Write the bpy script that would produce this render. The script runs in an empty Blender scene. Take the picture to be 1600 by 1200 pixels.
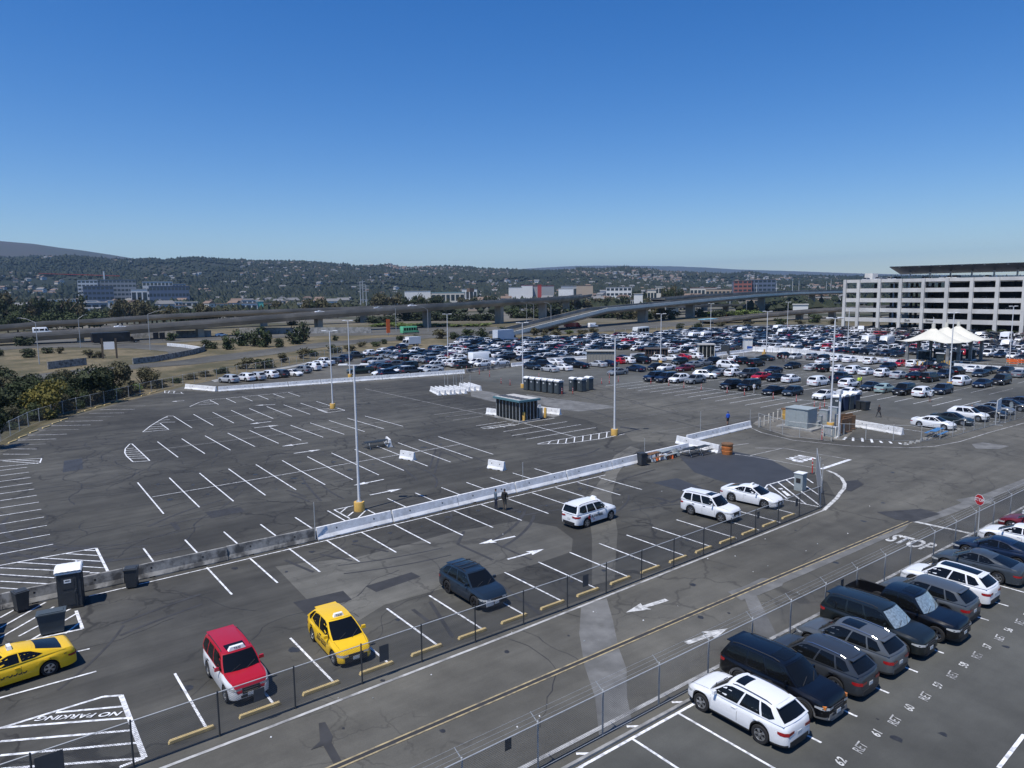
import bpy, bmesh, math, random
from mathutils import Vector, Matrix, noise
R = math.radians
rnd = random.Random(7)
scene = bpy.context.scene
COL = scene.collection

# ------------------------------------------------ camera, sky, sun, exposure
F, CX, CY, H0, SL, HC = 1120., 800., 600., 455.6, -.0105, 17.3
def _ray(x, y): return Vector(((x-CX)/F, -(y-CY)/F, -1.))
def _hor(x): return H0+SL*(x-CX)
_U = _ray(1600, _hor(1600)).cross(_ray(0, _hor(0))).normalized()
if _U.y < 0: _U = -_U
_X = _ray(2270, _hor(2270)); _X = (_X-_U*_X.dot(_U)).normalized()
_Y = _U.cross(_X)
def g(x, y, z=0.):
    """point of the world at height z that the photograph shows at pixel x, y"""
    r = _ray(x, y); d = Vector((_X.dot(r), _Y.dot(r), _U.dot(r))); t = (z-HC)/d.z
    return Vector((d.x*t, d.y*t, z))
def proj(p):
    p = Vector(p)-Vector((0, 0, HC)); c = _X*p.x+_Y*p.y+_U*p.z
    return CX+F*c.x/-c.z, CY-F*c.y/-c.z
def zat(x, yb, yt):
    """height of the point seen at row yt straight above the ground point seen at x, yb"""
    P = g(x, yb); lo, hi = -5., min(900., HC+.9*P.xy.length)
    for _ in range(50):
        m = (lo+hi)/2
        if proj((P.x, P.y, m))[1] > yt: lo = m
        else: hi = m
    return lo
def az_dir(x):
    r = _ray(x, _hor(x)); d = Vector((_X.dot(r), _Y.dot(r), 0)); return d.normalized()
cam_d = bpy.data.cameras.new('camera'); cam = bpy.data.objects.new('camera', cam_d); COL.objects.link(cam)
cam_d.sensor_width = 36.; cam_d.lens = F/1600*36; cam_d.clip_start = .1; cam_d.clip_end = 60000
rot = Matrix((_X, _Y, _U))            # rows: world axes written in camera axes
cam.matrix_world = Matrix.Translation((0, 0, HC)) @ rot.to_4x4()
scene.camera = cam
SUN_AZ, SUN_EL = 189.5, 65.
w = bpy.data.worlds.new('World'); scene.world = w; w.use_nodes = True
nt = w.node_tree; nt.nodes.clear()
sky = nt.nodes.new('ShaderNodeTexSky'); sky.sky_type = 'NISHITA'; sky.sun_disc = False
sky.sun_elevation = R(SUN_EL); sky.sun_rotation = R(90-SUN_AZ); sky.altitude = 300; sky.air_density = 1.0; sky.dust_density = .15; sky.ozone_density = 4.0
hs_ = nt.nodes.new('ShaderNodeHueSaturation'); hs_.inputs['Saturation'].default_value = 1.38; hs_.inputs['Hue'].default_value = .511
bg = nt.nodes.new('ShaderNodeBackground'); bg.inputs[1].default_value = .125
wo = nt.nodes.new('ShaderNodeOutputWorld'); nt.links.new(sky.outputs[0], hs_.inputs['Color']); nt.links.new(hs_.outputs[0], bg.inputs[0]); nt.links.new(bg.outputs[0], wo.inputs[0])
sd = bpy.data.lights.new('sun', 'SUN'); sd.energy = 5.0; sd.angle = R(.53); sd.color = (1, .96, .9)
so = bpy.data.objects.new('sun', sd); COL.objects.link(so)
sv = Vector((math.cos(R(SUN_AZ))*math.cos(R(SUN_EL)), math.sin(R(SUN_AZ))*math.cos(R(SUN_EL)), math.sin(R(SUN_EL))))
so.rotation_euler = sv.to_track_quat('Z', 'Y').to_euler(); so.location = sv*100
vs = scene.view_settings; scene.display_settings.display_device = 'sRGB'
vs.view_transform = 'Standard'; vs.look = 'None'; vs.exposure = 0; vs.gamma = 1; vs.use_curve_mapping = False

# ------------------------------------------------ materials
MATS = {}
def mat(name, col=(.5, .5, .5), rough=.7, metal=0., var=.12, scale=3., spec=.5, bump=0., objcol=False, coat=0., alpha=1., emit=0., dark=None, darkamt=0., dscale=.3, detail=4):
    if name in MATS: return MATS[name]
    m = bpy.data.materials.new(name); m.use_nodes = True; t = m.node_tree; N, L = t.nodes, t.links
    b = N['Principled BSDF']; b.inputs['Roughness'].default_value = rough; b.inputs['Metallic'].default_value = metal
    b.inputs['Specular IOR Level'].default_value = spec; b.inputs['Coat Weight'].default_value = coat; b.inputs['Coat Roughness'].default_value = .05
    tc = N.new('ShaderNodeTexCoord'); no = N.new('ShaderNodeTexNoise'); no.inputs['Scale'].default_value = scale; no.inputs['Detail'].default_value = detail
    L.new(tc.outputs['Object'], no.inputs['Vector'])
    mr = N.new('ShaderNodeMapRange'); mr.inputs[3].default_value = 1-var; mr.inputs[4].default_value = 1+var; mr.inputs[1].default_value = .3; mr.inputs[2].default_value = .7
    L.new(no.outputs[0], mr.inputs[0])
    mx = N.new('ShaderNodeMix'); mx.data_type = 'RGBA'; mx.blend_type = 'MULTIPLY'; mx.inputs[0].default_value = 1
    if objcol:
        oi = N.new('ShaderNodeObjectInfo'); L.new(oi.outputs['Color'], mx.inputs[6])
    else: mx.inputs[6].default_value = (*col, 1)
    L.new(mr.outputs[0], mx.inputs[7]); out = mx.outputs[2]
    if dark:
        n2 = N.new('ShaderNodeTexNoise'); n2.inputs['Scale'].default_value = dscale; n2.inputs['Detail'].default_value = 5; n2.inputs['Roughness'].default_value = .6
        L.new(tc.outputs['Object'], n2.inputs['Vector'])
        m2 = N.new('ShaderNodeMapRange'); m2.inputs[1].default_value = .45; m2.inputs[2].default_value = .62; m2.inputs[3].default_value = 0; m2.inputs[4].default_value = darkamt
        L.new(n2.outputs[0], m2.inputs[0])
        mx2 = N.new('ShaderNodeMix'); mx2.data_type = 'RGBA'; L.new(m2.outputs[0], mx2.inputs[0]); L.new(out, mx2.inputs[6]); mx2.inputs[7].default_value = (*dark, 1); out = mx2.outputs[2]
    L.new(out, b.inputs['Base Color'])
    if bump:
        bp = N.new('ShaderNodeBump'); bp.inputs['Strength'].default_value = bump; bp.inputs['Distance'].default_value = .02
        L.new(no.outputs[0], bp.inputs['Height']); L.new(bp.outputs[0], b.inputs['Normal'])
    if alpha < 1: b.inputs['Alpha'].default_value = alpha
    if emit: b.inputs['Emission Color'].default_value = (*col, 1); b.inputs['Emission Strength'].default_value = emit
    MATS[name] = m; return m

def asphalt(name, base, tint, crack=1., seal=.5, streak=.5):
    m = bpy.data.materials.new(name); m.use_nodes = True; t = m.node_tree; N, L = t.nodes, t.links
    b = N['Principled BSDF']; b.inputs['Roughness'].default_value = .88; b.inputs['Specular IOR Level'].default_value = .35
    tc = N.new('ShaderNodeTexCoord'); V = tc.outputs['Object']
    def noise_(s, d=4, r=.55, vec=V):
        n = N.new('ShaderNodeTexNoise'); n.inputs['Scale'].default_value = s; n.inputs['Detail'].default_value = d; n.inputs['Roughness'].default_value = r; L.new(vec, n.inputs['Vector']); return n.outputs[0]
    def rng(o, a, bb, c, d):
        r = N.new('ShaderNodeMapRange'); [setattr(r.inputs[i], 'default_value', v) for i, v in ((1, a), (2, bb), (3, c), (4, d))]; L.new(o, r.inputs[0]); return r.outputs[0]
    def mul(a, bb):
        x = N.new('ShaderNodeMath'); x.operation = 'MULTIPLY'; L.new(a, x.inputs[0])
        if isinstance(bb, float): x.inputs[1].default_value = bb
        else: L.new(bb, x.inputs[1])
        return x.outputs[0]
    big = rng(noise_(.035, 6), .35, .68, .66, 1.38)
    med = rng(noise_(.45, 5, .6), .3, .7, .82, 1.18)
    fine = rng(noise_(22, 3, .7), .25, .75, .86, 1.16)
    mp = N.new('ShaderNodeMapping'); mp.inputs['Scale'].default_value = (.06, 1.1, 1); L.new(V, mp.inputs[0])
    st = rng(noise_(.7, 5, .65, mp.outputs[0]), .35, .7, 1-.3*streak, 1+.22*streak)
    val = mul(mul(mul(big, med), fine), st)
    # cracks: warped cell borders, only where a mask lets them
    nv = N.new('ShaderNodeTexNoise'); nv.inputs['Scale'].default_value = .5; nv.inputs['Detail'].default_value = 5; L.new(V, nv.inputs['Vector'])
    sub = N.new('ShaderNodeVectorMath'); sub.operation = 'MULTIPLY_ADD'; L.new(nv.outputs['Color'], sub.inputs[0]); sub.inputs[1].default_value = (3.2, 3.2, 0); L.new(V, sub.inputs[2])
    vo = N.new('ShaderNodeTexVoronoi'); vo.feature = 'DISTANCE_TO_EDGE'; vo.inputs['Scale'].default_value = .16; L.new(sub.outputs[0], vo.inputs['Vector'])
    ck = rng(vo.outputs['Distance'], .006, .02, 1, 0)
    mask = rng(noise_(.06, 3), .46, .52, 0, 1)
    vo2 = N.new('ShaderNodeTexVoronoi'); vo2.feature = 'DISTANCE_TO_EDGE'; vo2.inputs['Scale'].default_value = .45; L.new(sub.outputs[0], vo2.inputs['Vector'])
    ck2 = mul(rng(vo2.outputs['Distance'], .008, .03, .8, 0), rng(noise_(.13, 3), .53, .60, 0, 1))
    c1 = mul(mul(ck, mask), crack*.62)
    mxm = N.new('ShaderNodeMath'); mxm.operation = 'MAXIMUM'; L.new(c1, mxm.inputs[0]); L.new(mul(ck2, crack*.6), mxm.inputs[1])
    c0 = N.new('ShaderNodeMix'); c0.data_type = 'RGBA'; L.new(rng(noise_(.09, 5), .4, .62, 0, 1), c0.inputs[0]); c0.inputs[6].default_value = (*base, 1); c0.inputs[7].default_value = (*tint, 1)
    c1_ = N.new('ShaderNodeMix'); c1_.data_type = 'RGBA'; c1_.blend_type = 'MULTIPLY'; c1_.inputs[0].default_value = 1; L.new(c0.outputs[2], c1_.inputs[6]); L.new(val, c1_.inputs[7])
    c2 = N.new('ShaderNodeMix'); c2.data_type = 'RGBA'; L.new(mxm.outputs[0], c2.inputs[0]); L.new(c1_.outputs[2], c2.inputs[6]); c2.inputs[7].default_value = (.012, .012, .013, 1)
    L.new(c2.outputs[2], b.inputs['Base Color'])
    bp = N.new('ShaderNodeBump'); bp.inputs['Strength'].default_value = .35; bp.inputs['Distance'].default_value = .01; L.new(noise_(60, 2), bp.inputs['Height']); L.new(bp.outputs[0], b.inputs['Normal'])
    MATS[name] = m; return m

ASPH_LOT = asphalt('asphalt_dark', (.052, .051, .046), (.071, .069, .060), 1.0, .6, .8)
ASPH_ROAD = asphalt('asphalt_road', (.086, .083, .072), (.099, .095, .081), .6, .2, .5)
ASPH_NEAR = asphalt('asphalt_smooth', (.076, .077, .070), (.082, .083, .075), .05, .1, .25)
ASPH_GREY = asphalt('asphalt_pale', (.108, .105, .093), (.128, .124, .108), .6, .2, .8)
PAINT = mat('road_paint_white', (.78, .79, .8), .6, var=.12, scale=2.2, dark=(.12, .12, .12), darkamt=.55, dscale=3.5)
PAINT_MID = mat('road_paint_dulled', (.56, .56, .54), .65, var=.15, scale=3, dark=(.12, .12, .115), darkamt=.75, dscale=2.6)
PAINT_OLD = mat('road_paint_worn', (.42, .42, .41), .7, var=.2, scale=3, dark=(.1, .1, .1), darkamt=.7, dscale=.9)
PAINT_FAINT = mat('road_paint_faded', (.17, .17, .165), .8, var=.2, scale=2, dark=(.07, .07, .07), darkamt=.8, dscale=.6)
PAINT_YEL = mat('road_paint_yellow', (.50, .38, .17), .7, var=.2, scale=3, dark=(.15, .13, .1), darkamt=.6, dscale=.9)
PAINT_YOLD = mat('road_paint_yellow_worn', (.36, .29, .16), .75, var=.2, scale=3, dark=(.10, .095, .085), darkamt=.8, dscale=1.6)
SEAL = mat('dark_patch_asphalt', (.030, .030, .031), .8, var=.2, scale=1.5)
SEALB = mat('blue_black_patch_asphalt', (.033, .036, .042), .75, var=.15, scale=.6)
LIGHTP = mat('light_patch_concrete', (.145, .145, .14), .9, var=.25, scale=.9, dark=(.095, .095, .09), darkamt=.8, dscale=.5)
TYREM = mat('tyre_rubber_mark', (.036, .036, .037), .8, var=.3, scale=1)
CONC = mat('concrete_grey', (.30, .30, .29), .9, var=.2, scale=1.5, bump=.3, dark=(.13, .13, .125), darkamt=.8, dscale=.6)
CONC_OLD = mat('concrete_stained', (.26, .255, .24), .9, var=.25, scale=2, bump=.3, dark=(.05, .05, .05), darkamt=.9, dscale=1.2)
BARW = mat('barrier_white_paint', (.74, .75, .76), .75, var=.07, scale=3, dark=(.42, .42, .41), darkamt=.5, dscale=1.4)
DECKC = mat('bridge_concrete', (.37, .315, .25), .9, var=.25, scale=.12, dark=(.15, .14, .12), darkamt=.6, dscale=.05)
DECKL = mat('bridge_parapet_sun_tint', (.80, .74, .62), .9, var=.1, scale=.2)  # sunlit look put into the colour; the near face lies in shade
STEEL = mat('galvanised_steel', (.46, .47, .47), .5, .35, var=.1, scale=4)
WIRE = mat('fence_wire', (.17, .175, .18), .55, .5, var=.1)
POLEW = mat('pole_white_paint', (.66, .67, .68), .5, var=.05)
YELB = mat('concrete_yellow_paint', (.62, .38, .09), .7, var=.12, scale=3, dark=(.3, .2, .1), darkamt=.5, dscale=1.5)
CARP = mat('car_paint', rough=.3, metal=.1, var=.015, objcol=True, coat=.35, spec=.4)
CARPM = mat('car_paint_far', rough=.4, var=.02, objcol=True, coat=.3)
GLASS = mat('car_glass_dark', (.006, .007, .008), .05, var=0, spec=.32)
SHADE = mat('sunshade_silver', (.42, .50, .50), .3, .6, var=.35, scale=9)
TRIM = mat('black_plastic_trim', (.022, .022, .023), .6, var=.08)
TYRE = mat('tyre_rubber', (.015, .015, .016), .85, var=.1)
RIM = mat('alloy_rim', (.48, .49, .5), .3, .8, var=.05)
RIMD = mat('dark_rim', (.05, .05, .055), .4, .6, var=.05)
CHROME = mat('chrome', (.62, .63, .64), .15, .95, var=.03)
LAMPC = mat('headlamp_clear', (.55, .57, .58), .12, .3, var=.1, coat=.6)
LAMPR = mat('tail_lamp_red', (.30, .012, .015), .2, var=.1, coat=.6)
LAMPO = mat('indicator_orange', (.6, .2, .04), .25, var=.1, coat=.6)
PLATE = mat('number_plate_white', (.6, .62, .62), .5, var=.15, scale=30)
PLASTB = mat('plastic_dark_grey', (.035, .04, .045), .55, var=.1)
PLASTG = mat('plastic_slate', (.055, .07, .08), .55, var=.1, scale=2)
PLASTN = mat('plastic_navy', (.02, .035, .08), .5, var=.1)
WHITEP = mat('plastic_white', (.76, .77, .77), .5, var=.04)
ORANGED = mat('plastic_orange_weathered', (.45, .15, .04), .7, var=.2, scale=4)
ORANGE = mat('plastic_orange', (.75, .14, .03), .6, var=.08)
REDP = mat('plastic_red', (.5, .04, .03), .6, var=.08)
REDS = mat('sign_red', (.45, .02, .025), .4, var=.05)
WOODB = mat('wood_brown', (.16, .085, .04), .8, var=.25, scale=8)
BLACK = mat('black_print', (.015, .015, .015), .6, var=0)
SIGNW = mat('sign_white', (.75, .76, .76), .5, var=.03)
METALG = mat('metal_grey_green', (.33, .37, .37), .6, .2, var=.06)
TEAL = mat('metal_teal', (.10, .22, .25), .5, .2, var=.06)
MEMB = mat('tent_membrane', (.62, .60, .52), .7, var=.05, scale=.6)
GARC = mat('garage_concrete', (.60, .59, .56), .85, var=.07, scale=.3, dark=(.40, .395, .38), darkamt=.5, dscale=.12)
GARIN = mat('garage_inside_shade', (.06, .06, .06), .9, var=.2, scale=.3)  # dark colour stands in for the shade inside the bays
SOLAR = mat('solar_panel_dark', (.012, .018, .03), .6, 0., var=.2, scale=1)
PANE = mat('window_pane', (.03, .045, .055), .08, var=.1, spec=.7)
CRACKM = mat('crack_sealant', (.024, .024, .025), .7, var=.2)
OILM = mat('oil_stain', (.03, .03, .03), .5, var=.3, scale=6)
DRY = mat('dry_grass', (.2, .165, .1), .95, var=.3, scale=.9, bump=.6, dark=(.07, .075, .032), darkamt=.8, dscale=.12, detail=8)
DIRT = mat('bare_dirt', (.21, .17, .12), .95, var=.25, scale=1.2, bump=.5, dark=(.10, .09, .055), darkamt=.7, dscale=.4, detail=8)
SKIN = mat('skin', (.35, .2, .14), .6, var=.05)
HIVIS = mat('hi_vis_yellow', (.55, .72, .08), .7, var=.05)
BARK = mat('bark', (.09, .07, .05), .9, var=.2, scale=4)

# ------------------------------------------------ mesh helpers
class MB:
    def __init__(s): s.v = []; s.f = []; s.m = []; s.mats = []; s.cur = 0
    def mat(s, m):
        if m not in s.mats: s.mats.append(m)
        s.cur = s.mats.index(m); return s
    def face(s, *pts):
        n = len(s.v); s.v += [tuple(p) for p in pts]; s.f.append(tuple(range(n, n+len(pts)))); s.m.append(s.cur); return s
    def add(s, vs_, fs):
        n = len(s.v); s.v += [tuple(p) for p in vs_]
        for f in fs: s.f.append(tuple(i+n for i in f)); s.m.append(s.cur)
        return s
    def box(s, c, d, rz=0., taper=1.):
        cx, cy, cz = c; a, b, h = d[0]/2, d[1]/2, d[2]/2; co, si = math.cos(rz), math.sin(rz); vs_ = []
        for z, k in ((-h, 1), (h, taper)):
            for x, y in ((-a, -b), (a, -b), (a, b), (-a, b)):
                x *= k; y *= k; vs_.append((cx+x*co-y*si, cy+x*si+y*co, cz+z))
        return s.add(vs_, [(3, 2, 1, 0), (4, 5, 6, 7), (0, 1, 5, 4), (1, 2, 6, 5), (2, 3, 7, 6), (3, 0, 4, 7)])
    def tube(s, a, b, r1, r2=None, n=8, cap=True):
        a = Vector(a); b = Vector(b); r2 = r1 if r2 is None else r2
        d = (b-a).normalized(); u = d.orthogonal().normalized(); v = d.cross(u); vs_ = []
        for p, r in ((a, r1), (b, r2)):
            for i in range(n):
                t = 2*math.pi*i/n; vs_.append(p+u*(r*math.cos(t))+v*(r*math.sin(t)))
        fs = [(i, (i+1) % n, n+(i+1) % n, n+i) for i in range(n)]
        if cap: fs += [tuple(range(n-1, -1, -1)), tuple(range(n, 2*n))]
        return s.add(vs_, fs)
    def path(s, pts, r, n=6):
        for a, b in zip(pts, pts[1:]): s.tube(a, b, r, n=n)
        return s
    def lathe(s, prof, c=(0, 0, 0), n=16, axis='z', sx=1., sy=1.):
        vs_ = []; k = len(prof)
        for i in range(n):
            t = 2*math.pi*i/n; co, si = math.cos(t), math.sin(t)
            for r, z in prof:
                p = (r*co*sx, r*si*sy, z)
                if axis == 'y': p = (p[0], z, p[1])
                vs_.append((c[0]+p[0], c[1]+p[1], c[2]+p[2]))
        fs = []
        for i in range(n):
            j = (i+1) % n
            for q in range(k-1): fs.append((i*k+q, j*k+q, j*k+q+1, i*k+q+1))
        return s.add(vs_, fs)
    def prism(s, poly, z0, z1):
        n = len(poly); vs_ = [(p[0], p[1], z0) for p in poly]+[(p[0], p[1], z1) for p in poly]
        return s.add(vs_, [tuple(range(n-1, -1, -1)), tuple(range(n, 2*n))]+[(i, (i+1) % n, n+(i+1) % n, n+i) for i in range(n)])
    def flat(s, poly, z):
        return s.face(*[(p[0], p[1], z) for p in poly])
    def grid(s, rows, closed=False):
        k = len(rows[0]); n = len(s.v); s.v += [tuple(p) for r in rows for p in r]
        for i in range(len(rows)-1):
            for j in range(k-1+(1 if closed else 0)):
                j2 = (j+1) % k; s.f.append((n+i*k+j, n+i*k+j2, n+(i+1)*k+j2, n+(i+1)*k+j)); s.m.append(s.cur)
        return s
    def mesh(s, name, smooth=None):
        me = bpy.data.meshes.new(name); me.from_pydata(s.v, [], s.f); me.update()
        for m in s.mats: me.materials.append(m)
        if len(s.mats) > 1: me.polygons.foreach_set('material_index', s.m)
        if smooth is not None:
            bm = bmesh.new(); bm.from_mesh(me); bmesh.ops.remove_doubles(bm, verts=bm.verts, dist=1e-4)
            bmesh.ops.recalc_face_normals(bm, faces=bm.faces); bm.to_mesh(me); bm.free()
            me.polygons.foreach_set('use_smooth', [True]*len(me.polygons)); me.set_sharp_from_angle(angle=R(smooth))
        return me
    def build(s, name, parent=None, loc=None, smooth=None, rz=0.):
        return put(name, s.mesh(name, smooth), parent, loc, rz)
def put(name, me, parent=None, loc=None, rz=0.):
    o = bpy.data.objects.new(name, me); COL.objects.link(o)
    if parent is not None: o.parent = parent
    if loc is not None: o.location = loc
    if rz: o.rotation_euler = (0, 0, rz)
    return o
def empty(name, loc=(0, 0, 0), rz=0.):
    o = bpy.data.objects.new(name, None); COL.objects.link(o); o.location = loc; o.rotation_euler = (0, 0, rz); o.empty_display_size = .3; return o
def tag(o, label, cat, group=None, kind=None):
    o['label'] = label; o['category'] = cat
    if group: o['group'] = group
    if kind: o['kind'] = kind
    return o
def struct(o, kind='structure', label=None):
    o['kind'] = kind
    if label: o['label'] = label
    return o
_kids = {}
def reg_kids(root):
    def ch(o): return [c for c in COL.objects if c.parent == o]
    _kids[root.name] = [(c, ch(c)) for c in ch(root)]
def dup(root, loc=None, rz=None, color=None):
    if root.name not in _kids: reg_kids(root)
    r = root.copy(); COL.objects.link(r)
    if loc is not None: r.location = loc
    if rz is not None: r.rotation_euler = (0, 0, rz)
    if color: r.color = color
    for c, gc in _kids[root.name]:
        d = c.copy(); COL.objects.link(d); d.parent = r
        if color: d.color = color
        for q in gc:
            e = q.copy(); COL.objects.link(e); e.parent = d
            if color: e.color = color
    return r
def text_mesh(txt, size, shear=0., bold=0.):
    c = bpy.data.curves.new('t', 'FONT'); c.body = txt; c.size = size; c.shear = shear; c.align_x = 'CENTER'; c.align_y = 'CENTER'; c.offset = bold; c.resolution_u = 3
    o = bpy.data.objects.new('t', c); COL.objects.link(o)
    dg = bpy.context.evaluated_depsgraph_get(); me = bpy.data.meshes.new_from_object(o.evaluated_get(dg)); bpy.data.objects.remove(o); return me
def text(name, txt, size, material, M, parent=None, shear=0., bold=0., sx=1., sy=1.):
    me = text_mesh(txt, size, shear, bold); me.transform(M @ Matrix.Diagonal((sx, sy, 1, 1))); me.materials.clear(); me.materials.append(material)
    o = bpy.data.objects.new(name, me); COL.objects.link(o)
    if parent is not None: o.parent = parent
    return o
def strip(mb, a, b, wd, z):
    a = Vector((a[0], a[1])); b = Vector((b[0], b[1])); d = (b-a)
    if d.length < 1e-6: return
    n = Vector((-d.y, d.x)).normalized()*wd/2
    mb.face((*(a-n), z), (*(b-n), z), (*(b+n), z), (*(a+n), z))
# ------------------------------------------------ ground, roads, lots
def sheet(name, poly, z, m, label=None):
    mb = MB().mat(m).flat(poly, z); return struct(mb.build(name), 'structure', label)
def pxs(*p): return [g(*q) for q in p]
# wide asphalt apron under everything near
apron = [(-60, -40), (95, -40), (330, 5), (330, 190), (300, 215), (214, 195), (166, 201), (143, 225), (120, 190), (90, 200), (74, 180), (62, 171), (42, 154), (34, 147), (25, 137), (12, 121.5), (7, 112.5), (3.2, 102), (0, 92), (-6, 80), (-14, 66), (-30, 50), (-60, 40)]
road_base = sheet('road', apron, -.012, ASPH_ROAD)
lot_poly = [(-30, 27.9), (53, 28.6), (57, 29.9), (60.6, 32.6), (62.5, 35), (61.5, 39.8), (64, 45), (63.8, 52.5), (60.5, 56), (64, 61), (66, 70), (66, 105), (78, 118), (86, 126), (67, 126.5), (42.8, 132.4), (34.8, 133), (31, 140), (24, 135), (12, 120), (8.4, 112.5), (4.2, 102), (1, 92), (-5, 80), (-13, 66), (-30, 50)]
lot = sheet('parking_lot', lot_poly, -.006, ASPH_LOT)
near_lot = sheet('parking_lot', [(-20, -38), (120, -38), (120, 17.93), (-20, 17.93)], -.004, ASPH_NEAR)
mid_lot = sheet('parking_lot', [(97, 33.5), (150, 33), (165, 40), (172, 60), (174, 89), (176, 107), (153, 117), (142, 130), (104, 131), (84, 126), (79, 118), (84, 98), (93, 97), (93, 88), (100, 78), (100, 60), (99, 46)], -.0068, ASPH_NEAR)
far_lot = sheet('parking_lot', [(44, 146), (36, 138), (66, 129), (103, 134.5), (126, 134), (144, 140), (156, 121), (179, 120), (178, 90), (174, 60), (190, 10), (320, 20), (318, 185), (279, 192), (214, 192), (166, 197), (143, 222), (120, 188), (88, 192), (72, 175)], -.0085, ASPH_ROAD)

_zc = [0]
def line(parent, a, b, w_=.11, m=PAINT, z=.006, name='stall_line'):
    _zc[0] += 1; z += (_zc[0] % 29)*.0003
    mb = MB().mat(m); strip(mb, a, b, w_, z); return mb.build(name, parent)
def poly(parent, name, pts, m, z=.002):
    _zc[0] += 1; z += (_zc[0] % 7)*.0002
    return MB().mat(m).flat([(p[0], p[1]) for p in pts], z).build(name, parent)

# rows of the open lot
for k in range(13): line(lot, (11.62+2.713*k, 61), (11.9+2.735*k, 73))
for k in range(11): line(lot, (17.4+2.735*k, 81.8), (17.5+2.70*k, 92.3))
for k in range(9): line(lot, (23.0+2.68*k, 99), (23.3+2.68*k, 110.4))
for k in range(6): line(lot, (31.55+2.66*k, 117.8), (31.8+2.66*k, 123.8))
line(lot, (11.9, 66.85), (44.3, 67.6), .08, name='spine_line'); line(lot, (14.9, 87.6), (45, 86.5), .08, PAINT_OLD, name='spine_line'); line(lot, (23.3, 105.2), (45, 104.3), .08, PAINT_OLD, name='spine_line')
line(lot, (31.7, 123.95), (46, 124), .1, name='spine_line')
line(lot, (58.2, 73.9), (57.6, 119.1), .1, PAINT_OLD, name='spine_line'); line(lot, (57.1, 62), (58.1, 73.2), .1, name='spine_line')
for k in range(21):
    y = 64.9+2.73*k
    if abs(y-78.7) < 1.5: continue
    m = PAINT if k < 5 else (PAINT_OLD if k < 9 else PAINT_FAINT)
    if 73 < y < 84: line(lot, (52.2, y), (57.2, y), .1, m)
    else: line(lot, (51.8 if k < 2 else 52.6, y), (63.2, y), .1, m)
for k in range(14):
    if k in (6,): continue
    line(lot, (8.73+2.683*k, 49.2), (8.73+2.683*k, 53.35))
for k in range(14): line(lot, (11.2+2.683*k, 41.55), (11.2+2.683*k, 46.85))
line(lot, (4.6, 46.6), (47.2, 47.15), .10, name='spine_line')
for k in range(17):
    x = 50.0-2.72*k
    line(lot, (x, 28.9 if k else 29.3), (x, 34.2))
# left wall stalls
for k in range(12): line(lot, (-6, 58.3+2.66*k), (3.9+.03*k, 58.3+2.62*k))
tipx = [4.3, 4.9, 5.8, 6.9, 8.2, 9.6, 11.2, 12.9, 14.7, 16.5, 18.3, 20.2, 22.2]
for k in range(13):
    y = 92.2+2.72*k; line(lot, (tipx[k]-.4-(1.9 if k < 3 else 3.8), y+1.2+.12*k), (tipx[k], y-.7), .1, PAINT if k % 3 else PAINT_OLD)
def zline(off, s, a, b, w_=.12, m=PAINT, parent=lot, name='painted_line'):
    return line(parent, g(off[0]+a[0]/s, off[1]+a[1]/s), g(off[0]+b[0]/s, off[1]+b[1]/s), w_, m, name=name)
A = ((0, 600), 4)
for a, b in (((260, 465), (250, 493)), ((0, 480), (260, 465)), ((0, 518), (250, 493)), ((20, 481), (240, 497)), ((100, 475), (255, 484)),
             ((780, 430), (783, 405)), ((783, 405), (810, 376)), ((780, 430), (792, 452)), ((792, 452), (830, 486)), ((810, 375), (825, 374)), ((825, 374), (937, 480)), ((830, 487), (937, 480)),
             ((795, 404), (838, 400)), ((783, 416), (858, 412)), ((781, 428), (870, 424)), ((786, 441), (884, 437)), ((796, 454), (905, 449)), ((808, 466), (925, 462)),
             ((893, 300), (940, 262)), ((940, 262), (1000, 225)), ((1000, 225), (1050, 200)), ((1050, 200), (1085, 200)), ((895, 300), (1055, 285)), ((1055, 285), (1000, 245)),
             ((915, 283), (1045, 275)), ((935, 268), (1030, 264)), ((955, 253), (1010, 250)), ((975, 240), (1095, 238)), ((1000, 227), (1060, 222)), ((1020, 213), (1050, 210)),
             ((1185, 142), (1245, 115)), ((1245, 115), (1305, 100)), ((1305, 100), (1310, 100)), ((1240, 130), (1350, 122)), ((1270, 116), (1330, 110)),
             ((1030, 42), (1100, 45)), ((1030, 56), (1150, 60)), ((1030, 42), (1030, 56)), ((1060, 43), (1050, 57)), ((1090, 44), (1085, 58)), ((1130, 50), (1140, 60))):
    zline(*A, a, b, .12)
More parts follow.
